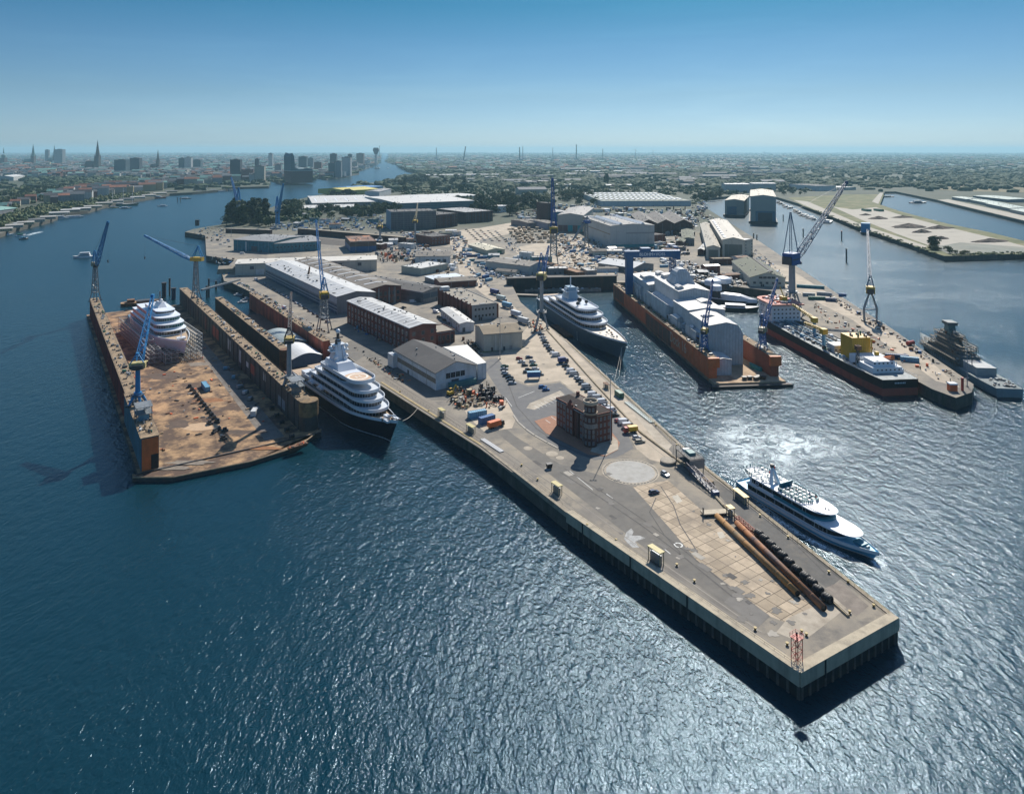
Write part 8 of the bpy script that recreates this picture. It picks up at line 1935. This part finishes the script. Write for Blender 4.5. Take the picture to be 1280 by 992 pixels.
# ================================================================== city
def citymat(name, c, win=(.05,.06,.07)):
    if name in MATS: return MATS[name]
    m, t, b = nt(name); v = coords(t)
    sx = N(t,'ShaderNodeSeparateXYZ'); t.links.new(v, sx.inputs[0])
    a = N(t,'ShaderNodeMath', operation='ADD'); t.links.new(sx.outputs[0], a.inputs[0]); t.links.new(sx.outputs[1], a.inputs[1])
    cx = N(t,'ShaderNodeCombineXYZ'); t.links.new(a.outputs[0], cx.inputs[0]); t.links.new(sx.outputs[2], cx.inputs[1])
    k = N(t,'ShaderNodeTexBrick'); k.offset = 0; t.links.new(cx.outputs[0], k.inputs['Vector']); k.inputs['Scale'].default_value = 1
    k.inputs['Brick Width'].default_value = 3.0; k.inputs['Row Height'].default_value = 3.3; k.inputs['Mortar Size'].default_value = .85; k.inputs['Mortar Smooth'].default_value = 0
    k.inputs['Color1'].default_value = rgba(win); k.inputs['Color2'].default_value = rgba([x*1.8 for x in win]); k.inputs['Mortar'].default_value = rgba(c)
    t.links.new(k.outputs['Color'], b.inputs['Base Color']); b.inputs['Roughness'].default_value = .7
    MATS[name] = m; return m
CW = [('cream',citymat('facade_cream',(.42,.39,.32))),('white',citymat('facade_white',(.50,.50,.48))),('red brick',citymat('facade_brick',(.17,.075,.055))),('grey',citymat('facade_grey',(.24,.25,.26))),('pale yellow',citymat('facade_yellow',(.44,.36,.20))),('dark brick',citymat('facade_dark_brick',(.11,.06,.05)))]
CR = [('grey roof',mat('city_roof_grey',(.15,.155,.16),.85,.2,.1)),('red tiled roof',mat('city_roof_red',(.22,.085,.05),.85,.2,.1)),('copper green roof',mat('city_roof_copper',(.12,.26,.22),.8,.2,.1)),('dark roof',mat('city_roof_dark',(.06,.062,.068),.85,.2,.1)),('pale flat roof',mat('city_roof_pale',(.40,.39,.36),.85,.15,.1))]
def block(p, w, d, h, rz, wi, ri, where, group, cat='house', name='city_house'):
    o = thing(name, '%s %s, %s, %s' % (CW[wi][0], 'block' if h > 18 else 'house', CR[ri][0], where), cat, (p.x,p.y,0), rz, group)
    b = MB(); rise = 0 if ri == 4 else min(6,w*.2)
    o2 = Matrix.Translation((-w/2,-d/2,0)); b.T = o2; walls(b, w, d, h, CW[wi][1], rise); b.build('wall', o)
    b = MB(); b.T = o2
    if rise: gable_roof(b, w, d, h, rise, CR[ri][1], .4)
    else: b.box(-.3,w+.3,-.3,d+.3,h,h+.6,CR[ri][1]); b.box(w*.3,w*.55,d*.3,d*.7,h+.6,h+3,CR[3][1])
    b.build('roof', o); return o
# streets of the river front, left to right along the bank
BNK = [(0,283),(40,272),(80,262),(110,258),(150,249),(180,244.5),(210,239.5),(240,238),(284,234),(330,230)]
def bank_y(x):
    for (a,b),(c,d) in zip(BNK,BNK[1:]):
        if a <= x <= c: return b+(d-b)*(x-a)/(c-a)
    return 230
EDG = [(0,291.5),(20,285),(62,274.5),(80,267),(110,263),(130,257),(150,253),(180,248),(212,242),(240,240.5)]
def edge_y(x):
    for (a,b),(c,d) in zip(EDG,EDG[1:]):
        if a <= x <= c: return b+(d-b)*(x-a)/(c-a)
    return 240
nb = 0
ROWS = [('in first street behind the landing stages',6,26,30),('in second street behind the landing stages',11,22,34),('in third street behind the landing stages',15.5,19,36),('on the slope behind landing stages',20,15,38)]
for nm, up, hh, n in ROWS:
    for i in range(n):
        x = 2+ i*(338/n)+RF.uniform(-2,2); y = bank_y(x)-up*(1 if x < 150 else .75)+RF.uniform(-.8,.8)
        if x < 62 and up < 18: continue
        if y < 205: continue
        p = G(x,y); wi = RF.choice((0,0,1,1,2,3,4,5)); ri = RF.choice((0,0,1,1,2,3,3,4)); w = RF.uniform(20,52) if x > 90 else RF.uniform(14,30)
        block(p, w, RF.uniform(13,20), RF.uniform(.65,1.15)*hh, .5+RF.uniform(-.2,.2), wi, ri, '%s, %s from left' % (nm[3:] if nm[:3] == 'in ' else nm, ordn(i+1)), 'houses '+nm)
        nb += 1
# landing stages along the bank
for i in range(16):
    x = 4+i*14; y = edge_y(x)-1.3; p = G(x,y)
    t = thing('landing_stage', 'long low landing stage building on the left bank, %s from the left' % ordn(i+1), 'landing stage', p, .62); b = MB(); L = 34 if x > 60 else 24; b.box(-L/2,L/2,-5,5,-.2,4.4,RF.choice((CW[0][1],concrete,CW[4][1]))); b.build('wall', t)
    b = MB(); b.T = Matrix.Translation((-L/2,-5,0)); gable_roof(b, L, 10, 4.4, 1.6, RF.choice((CR[4][1],CR[4][1],CR[0][1],roofp)), .8); b.build('roof', t)
building('low copper green domed station roof at the left edge of the bank', G(-6,270), G(22,266), G(-4,263), 10, CW[3][1], mat('copper_roof',(.20,.36,.31),.7,.12,.1), 5)
building('white domed hall on the slope above the landing stages', G(17,226), G(31,224), G(18,223), 16, CW[1][1], roofp, 6)
# inland blocks that read one by one
for i in range(108):
    x = RF.uniform(4,345); y = RF.uniform(203,219); p = G(x,y); wi = RF.randrange(6); ri = RF.randrange(5)
    block(p, RF.uniform(30,80), RF.uniform(20,40), RF.uniform(14,27), RF.uniform(-.5,.7), wi, ri, 'in the city beyond the river front', 'inner city blocks')
# the old spires
copper = mat('spire_copper', (.07,.15,.13), .7, .2, .1); stone = mat('spire_stone', (.07,.06,.055), .9, .2, .1)
for x, yb, yt, wpx, m, l in ((4.5,207,184,7,copper,'domed church tower at the left edge of the skyline'),(41.5,207,179.5,5.2,copper,'pointed church spire, second from the left on the skyline'),(68,204,181,3.8,copper,'slim church spire beside the grey twin blocks'),(122,213,174.5,7,stone,'tallest and darkest spire of the skyline'),(197.5,213,186.5,4.4,stone,'slim spire right of the two dark office blocks')):
    p = G(x,yb); Y = p.y; w = wpx*.78*Y/F; H = (yb-yt)*Y/F; t = thing('church_spire', l, 'church', p); b = MB(); b.box(-w/2,w/2,-w/2,w/2,0,H*.42,m if m is stone else brickd); b.build('tower', t); b = MB()
    if yt == 184: b.cyl((0,0),w*.42,H*.42,H*.5,m,10); b.ball((0,0,H*.5),w*.5,m,12,.9,0); b.tube((0,0,H*.66),(0,0,H),w*.14,m,8,.2)
    else:
        b.tube((0,0,H*.42),(0,0,H),w*.52,m,8,.15)
        for s in ((-1,-1),(1,-1),(1,1),(-1,1)): b.tube((s[0]*w*.42,s[1]*w*.42,H*.42),(s[0]*w*.42,s[1]*w*.42,H*.54),w*.1,m,6,.05)
    b.build('spire', t); b = MB(); b.box(-w*2.6,-w/2,-w*.8,w*.8,0,H*.2,brickd); b.T = Matrix.Translation((-w*2.6,-w*.8,0)); gable_roof(b,w*2.1,w*1.6,H*.2,H*.1,m,.3); b.build('nave', t)
# towers and office slabs
tw = citymat('facade_teal_glass', (.06,.10,.12), (.02,.04,.05)); tw2 = citymat('facade_slate', (.05,.065,.085), (.015,.02,.03))
for x0,x1,yb,yt,m,l in ((145,160,218,200,tw,'dark teal office block, left one right of the tallest spire'),(164,176,216,198,tw2,'dark office block, right one right of the tallest spire'),(289,301.5,226,200,tw2,'dark slab tower on the bank behind the museum ships'),(69.5,80,206,187,CW[3][1],'grey hotel slab behind the slim spire'),(57,61.5,204,187.5,CW[3][1],'narrow grey tower left of the slim spire'),(224,231,214,198,tw,'pale teal office block in the middle of the city'),(231.5,240,214,197,CW[1][1],'pale office block in the middle of the city'),(241,252,213,200,tw,'green teal office slab right of the pale one'),(303,318,226,212,CW[2][1],'brick waterfront block right of the dark slab tower'),(319,331,227,208,CW[0][1],'waterfront block with a brick flank by the harbour basin'),(319,324,218,199,tw2,'slim dark tower behind the waterfront block'),(336,341,211,192,CW[1][1],'slim pale needle tower left of the glass concert hall'),(344,352,219,206,CW[3][1],'grey block behind the basin bridge'),(374,384,214,196,tw,'dark green block behind the concert hall'),(385,392,213,198,CW[3][1],'slate block right behind the concert hall'),(393,402,216,203,CW[2][1],'brick quay block right of the concert hall'),(411,419,222,204,tw,'teal glass waterfront block, left of three'),(419.5,427,222,202,CW[3][1],'grey waterfront block, middle of three'),(428,439,220,197,CW[1][1],'pale waterfront block, right of three'),(413,421,214,192.5,tw2,'dark tower behind the three waterfront blocks'),(435,440,210,193,tw2,'narrow dark tower on the far bend'),(446,455,207,192,CW[2][1],'brown tower on the far bend'),(440,447,213,203,CW[0][1],'cream block near the far bend'),(456,463,207,201,CW[1][1],'low pale block at the far bend')):
    p, q = G(x0,yb), G(x1,yb); w = (q-p).length; H = (yb-yt)*p.y/F; t = thing('tower_block', l, 'tower block', (p+q)/2, RF.uniform(-.08,.12)); b = MB(); b.box(-w/2,w/2,-w*.3,w*.3,0,H,m); b.build('wall', t); b = MB(); b.box(-w/2-.4,w/2+.4,-w*.3-.4,w*.3+.4,H,H+1.4,CR[3][1]); b.box(-w*.2,w*.2,-w*.15,w*.15,H+1.4,H+5,CR[0][1]); b.build('roof', t)
# glass concert hall on its brick warehouse
A, B_, C_ = G(363.5,229), G(391,228.3), G(353,227.9); o0, ux, uy, L, w, ang = frame(A,B_,C_)
t = thing('concert_hall', 'concert hall of wavy glass on a brick warehouse at the river bend', 'concert hall', o0, ang); y1 = w if uy.dot(Vector((-math.sin(ang),math.cos(ang),0))) > 0 else -w
b = MB(); b.box(0,L,min(0,y1),max(0,y1),-.2,46,citymat('warehouse_brick',(.15,.07,.055),(.03,.03,.035))); b.build('brick_base', t); b = MB(); gl = citymat('concert_glass',(.10,.16,.18),(.05,.09,.10)); xs = [0,.08*L,.15*L,.19*L,.4*L,.7*L,L]; zs = [108,120,106,62,56,60,55]
b.loft([[(x,0,48),(x,y1,48),(x,y1,z),(x,y1*.5,z-5),(x,0,z-2)] for x,z in zip(xs,zs)], gl); b.build('glass_top', t); b = MB(); b.box(-.5,L+.5,min(0,y1)-.5,max(0,y1)+.5,46.01,47.99,CR[4][1]); b.build('terrace', t)
# flared tower at the bend with a crane
p = G(470,206.8); t = thing('flared_tower', 'tall tower flared at the top standing alone at the far river bend', 'tower', p); k = p.y/F; b = MB(); b.box(-1.3*k,1.3*k,-1.3*k,1.3*k,0,15*k,CW[1][1]); b.build('shaft', t); b = MB(); b.loft([[(x*1.6*k,y*1.6*k,14*k) for x,y in ((-1,-1),(1,-1),(1,1),(-1,1))],[(x*3.6*k,y*3*k,19*k) for x,y in ((-1,-1),(1,-1),(1,1),(-1,1))],[(x*2.6*k,y*2.4*k,22*k) for x,y in ((-1,-1),(1,-1),(1,1),(-1,1))]], tw2); b.build('head', t); b = MB(); b.bar((4*k,0,10*k),(4.4*k,0,25*k),.4*k,dksteel); b.build('antenna', t)
# chimneys, pylons and turbines on the horizon
for i,(x,yt,Y,w,l) in enumerate(((649.5,184,8200,9,'dark thick chimney of the pair left on the horizon'),(653.5,182.5,8600,6,'thin chimney right of the dark one on the horizon'),(691,184.5,9500,6,'thin pale chimney above the tall dark blue crane'),(720.5,180.5,9000,9,'tallest dark chimney on the horizon'),(753.5,186,9500,7,'short dark chimney right of the tallest one'),(579,183,7600,8,'leaning harbour crane mast on the left horizon'),(545.5,184.5,9800,8,'pale chimney over the river branch'))):
    H = CH-(yt-HY)*Y/F; t = thing('chimney', l, 'chimney', ((x-640)*Y/F,Y,0)); b = MB(); b.tube((0,0,0),(0 if i != 5 else 26,0,H),w,dksteel if i in (0,3,4,5) else grey,10,w*.6); b.build('stack', t); b = MB(); b.box(-34,34,-20,20,0,24,CW[3][1]); b.build('boiler_house', t)
for i,(x,yt,Y,l) in enumerate(((794.5,182.5,9800,'wind turbine on the horizon above the big halls'),(816.5,185,11500,'smaller wind turbine right of the first on the horizon'),(955,187,12000,'faint wind turbine above the covered dock sheds'))):
    H = CH-(yt-HY)*Y/F; t = thing('wind_turbine', l, 'wind turbine', ((x-640)*Y/F,Y,0)); b = MB(); b.tube((0,0,0),(0,0,H*.72),4.5,offwhite,8,2.6); b.build('tower', t); b = MB()
    for a in range(3): q = .4+a*2.094+i; b.tube((0,-4,H*.72),(H*.28*math.sin(q),-4,H*.72+H*.28*math.cos(q)),2.2,offwhite,5,.6)
    b.build('rotor', t)
# industry between the yard and the horizon
k = 0
for i in range(96):
    y = RF.uniform(204,243); x = RF.uniform(535,985)
    if y > 236 and (x > 690 or x < 620): continue
    if x < 640 and y > 230: continue
    p = G(x,y); k += 1; wl = RF.uniform(40,170)*(1 if y < 225 else .6); hh = RF.uniform(8,17); rf = RF.choice((0,3,4,4,4)); wi = RF.choice((0,1,1,3,3,2))
    o = block(p, wl, RF.uniform(25,60), hh, RF.uniform(-.15,.2), wi, rf, 'in the industrial belt beyond the yard', 'industrial sheds beyond the yard', 'warehouse', 'warehouse')
for i,(x0,x1,y,hh,l) in enumerate(((907,937,241,26,'pale grey blue block behind the covered dock sheds'),(940,970,238,22,'grey office block behind the taller covered dock shed'),(690,740,233.5,8,'long white roofed shed in the trees left of the rooflight hall'),(742,790,234.5,9,'long pale roofed shed right of the first in the trees'),(703,733,220,12,'bright white roofed shed far behind the yard'),(716,778,216.5,12,'long white blue roofed shed far behind the yard'),(752,800,211,10,'long slanting pale shed far behind the yard'),(530,566,222,12,'long white shed at the river branch'),(568,630,221,11,'long pale shed right of the first at the river branch'))):
    p, q = G(x0,y), G(x1,y); building(l, p, q, p+Vector((0,45,0)), hh, CW[1][1] if i < 2 else offwhite, mat('roof_clean_white',(.6,.6,.59),.7,.06,.05), 1.5)

# ================================================================== trees
def inpoly(P, x, y):
    c = False
    for i in range(len(P)):
        a, d = P[i], P[i-1]
        if (a.y > y) != (d.y > y) and x < (d.x-a.x)*(y-a.y)/(d.y-a.y)+a.x: c = not c
    return c
def wood(label, px, n, h0, h1, kind='round', vs=(0,1,2), wide=1.0):
    P = PX(px); xs = [p.x for p in P]; ys = [p.y for p in P]; k = 0; it = 0
    while k < n and it < 20000:
        it += 1; x, y = RF.uniform(min(xs),max(xs)), RF.uniform(min(ys),max(ys))
        if not inpoly(P,x,y): continue
        k += 1; tree(Vector((x,y,0)), RF.uniform(h0,h1)*1.1, label, label.split(' ',2)[2][:50], kind, RF.choice(vs), wide*RF.uniform(1.1,1.6))
wood('dark poplar in the grove on the left promontory', [(283,282),(286,274),(300,268),(330,268),(338,276),(335,282)], 34, 24, 36, 'poplar', (0,1,3), 1.5)
wood('leafy tree at the foot of the poplar grove', [(277,283),(284,278),(336,278),(342,284)], 14, 10, 17)
wood('leafy tree right of the blue spread armed crane', [(352,275),(358,262),(376,258),(378,270),(366,276)], 14, 15, 24, 'round', (0,1))
wood('leafy tree between the depot sheds', [(384,275),(392,264),(450,263),(500,262),(500,271),(440,275)], 26, 11, 18)
wood('leafy tree beside the slate grey office block', [(440,260),(500,255),(520,258),(486,266),(450,266)], 16, 11, 18)
wood('leafy tree in the row before the far depot hall', [(398,248),(440,246.5),(450,243),(402,246)], 9, 12, 20)
wood('tree in the strip before the long white hall', [(520,253.5),(600,250.5),(600,249),(520,252)], 12, 9, 13, 'poplar', (0,1,3), 1.5)
wood('tree in the park behind the dark red brick warehouse', [(588,268),(600,254),(628,250),(680,250),(680,266),(640,272),(618,272)], 46, 14, 24, 'round', (0,1,3))
wood('tree in the wood beyond the river branch', [(500,229),(520,222),(570,224),(600,236),(590,247),(540,246),(490,242)], 44, 16, 26, 'round', (0,1,3))
wood('tree in the belt left of the rooflight hall', [(690,256),(700,245),(745,240),(755,250),(748,258)], 24, 12, 20)
wood('tall poplar in the pair behind the pale sheds', [(754,233),(762,233),(762,231.5),(754,231.5)], 4, 36, 42, 'poplar', (0,1))
wood('tree along the canal beyond the rooflight hall', [(862,252),(890,243),(905,240),(905,246),(880,254)], 16, 12, 18)
wood('tree on the green slope at the left edge', [(-10,258),(0,246),(40,236),(70,236),(75,248),(30,258)], 40, 10, 17)
wood('tree above the landing stages', [(75,252),(90,244),(120,240),(130,246),(100,252)], 14, 10, 15)
wood('bush on the tip of the grassy island', [(1160,311),(1170,306),(1200,316),(1250,314),(1250,317),(1190,319)], 18, 3, 6, 'round', (1,2), 1.6)
wood('tree standing alone at the island kerb', [(1163,308),(1167,308),(1167,310),(1163,310)], 2, 13, 15, 'round', (0,), 1.0)
wood('tree at the root of the grassy island', [(975,245),(985,238),(1010,240),(1000,247)], 8, 9, 14)
def far_woods():
    """woods too far and too many to count: leafy clumps scattered over the land, thinning towards the horizon"""
    r = random.Random(99); b = MB(); ms = [mat('far_foliage_%d'%i, c, .9, .35, .05, world=True) for i,c in enumerate(((.028,.055,.022),(.042,.072,.026),(.06,.08,.03)))]
    A_, B_ = A_land, B_land; n = 0; dirs = [(math.cos(i*1.2566),math.sin(i*1.2566)) for i in range(5)]
    seeds = [(r.uniform(-60,1340), HY+2.4+46*r.random()**1.7, r.uniform(4,46)) for _ in range(620)]
    while n < 15000:
        sx_, sy_, sp = r.choice(seeds); x = sx_+r.gauss(0,sp); y = sy_+r.gauss(0,sp*.05)
        if y < HY+1.9 or y > 256: continue
        if y > 246 and not (600 < x < 700): continue
        if 380 < x < 960 and y > 244: continue
        p = G(x,y)
        if not (inpoly(A_,p.x,p.y) or inpoly(B_,p.x,p.y)): continue
        if p.y > 40000: continue
        if x < 480 and r.random() < .45: continue
        n += 1; k = p.y/2200; s = r.uniform(5,11)*(1+min(3,.35*k)); h = r.uniform(8,17)*(1+.05*min(k,8)); m = r.choice(ms); w = r.uniform(.9,2.2)
        base = [(p.x+dx*s*w*r.uniform(.8,1.2),p.y+dy*s*r.uniform(.8,1.2),0) for dx,dy in dirs]; mid = [(p.x+dx*s*w*r.uniform(.7,1.1),p.y+dy*s*r.uniform(.7,1.1),h*r.uniform(.5,.75)) for dx,dy in dirs]
        vs = base+mid+[(p.x+r.uniform(-1,1)*s*.4,p.y,h)]
        b.add(vs, [(i,(i+1)%5,5+(i+1)%5,5+i) for i in range(5)]+[(5+i,5+(i+1)%5,10) for i in range(5)], m)
    tag(b.build('distant_woods'), 'hazy belts of woodland running to the horizon', kind='stuff')
far_woods()
def mid_woods():
    r = random.Random(41); b = MB(); dirs = [(math.cos(i*1.0472),math.sin(i*1.0472)) for i in range(6)]
    for px, n in (([(560,246),(600,236),(690,232),(690,262),(640,270),(600,258)],150),([(490,242),(520,220),(600,222),(660,234),(600,247),(545,247)],330),([(690,238),(760,228),(860,230),(880,244),(760,245),(700,252)],200),([(862,256),(890,236),(990,226),(1060,236),(990,240),(905,244)],190),([(-20,262),(0,240),(60,226),(140,228),(120,246),(60,252),(20,262)],240),([(-10,288),(40,272),(80,262),(112,258),(150,249),(180,245),(180,242),(140,246),(100,252),(60,258),(20,268),(-10,276)],300),([(60,252),(90,236),(150,230),(150,244),(100,254)],200),([(140,240),(240,224),(340,222),(330,228),(240,234)],110),([(420,264),(500,258),(500,268),(430,272)],60),([(1060,237),(1100,230),(1300,220),(1300,229),(1150,235)],170),([(395,250),(440,239),(450,241),(404,252)],30),([(1185,318),(1300,314),(1300,318),(1190,320)],60),([(1005,258),(1090,288),(1175,318),(1168,318),(1080,288)],70),([(340,268),(400,262),(400,276),(340,280)],40)):
        P = PX(px); xs = [p.x for p in P]; ys = [p.y for p in P]; k = 0
        low = px[0][0] in (1185,1005)
        while k < n:
            x, y = r.uniform(min(xs),max(xs)), r.uniform(min(ys),max(ys))
            if not inpoly(P,x,y): continue
            k += 1; s0 = r.uniform(2,4.5) if low else r.uniform(4,10); h = r.uniform(1.4,3) if low else r.uniform(6,14)
            for c in range(5 if not low else 2):     # leafy lobes of one clump, ragged
                cx, cy, q = x+r.gauss(0,s0*.7), y+r.gauss(0,s0*.7), s0*r.uniform(.35,.75); hh = h*r.uniform(.6,1); m = LEAF[r.randrange(3)]
                A0 = [(cx+dx*q*r.uniform(.7,1.25),cy+dy*q*r.uniform(.7,1.25),hh*r.uniform(.05,.3)) for dx,dy in dirs]; A1 = [(cx+dx*q*r.uniform(.6,1.2),cy+dy*q*r.uniform(.6,1.2),hh*r.uniform(.5,.85)) for dx,dy in dirs]
                b.add(A0+A1+[(cx,cy,hh)], [(i,(i+1)%6,6+(i+1)%6,6+i) for i in range(6)]+[(6+i,6+(i+1)%6,12) for i in range(6)], m)
    tag(b.build('shrubbery'), 'green shrubbery and small wood filling the gaps between the yards', kind='stuff')
mid_woods()
def far_city():
    r = random.Random(77); b = MB(); n = 0; rf = [c[1] for c in CR]; wl = [mat('far_wall_%d'%i,c,.8,.1,.1) for i,c in enumerate(((.38,.36,.31),(.45,.45,.43),(.16,.08,.06),(.24,.25,.26)))]
    while n < 5200:
        x = r.uniform(-60,1330); y = HY+3.2+r.random()**1.5*(32 if x < 480 else 22)
        if x > 480 and r.random() < .58: continue
        if x > 960 and r.random() < .55: continue
        p = G(x,y)
        if not (inpoly(A_land,p.x,p.y) or inpoly(B_land,p.x,p.y)): continue
        n += 1; k = min(4,p.y/3500); w, d, h = r.uniform(16,50)*k**.6, r.uniform(14,26)*k**.6, r.uniform(9,24)
        if x > 480: h *= .7
        b.T = Matrix.Translation((p.x,p.y,0))@Matrix.Rotation(r.uniform(-.5,.6),4,'Z'); m = r.choice(wl); b.box(-w/2,w/2,-d/2,d/2,-.2,h,m)
        if r.random() < .6: b.T = b.T@Matrix.Translation((-w/2,-d/2,0)); gable_roof(b,w,d,h,min(6,d*.25),r.choice(rf[:4]),.3)
        else: b.box(-w/2-.2,w/2+.2,-d/2-.2,d/2+.2,h+.01,h+.6,rf[4])
    tag(b.build('distant_city'), 'hazy mass of city roofs reaching to the horizon', kind='stuff')
far_city()
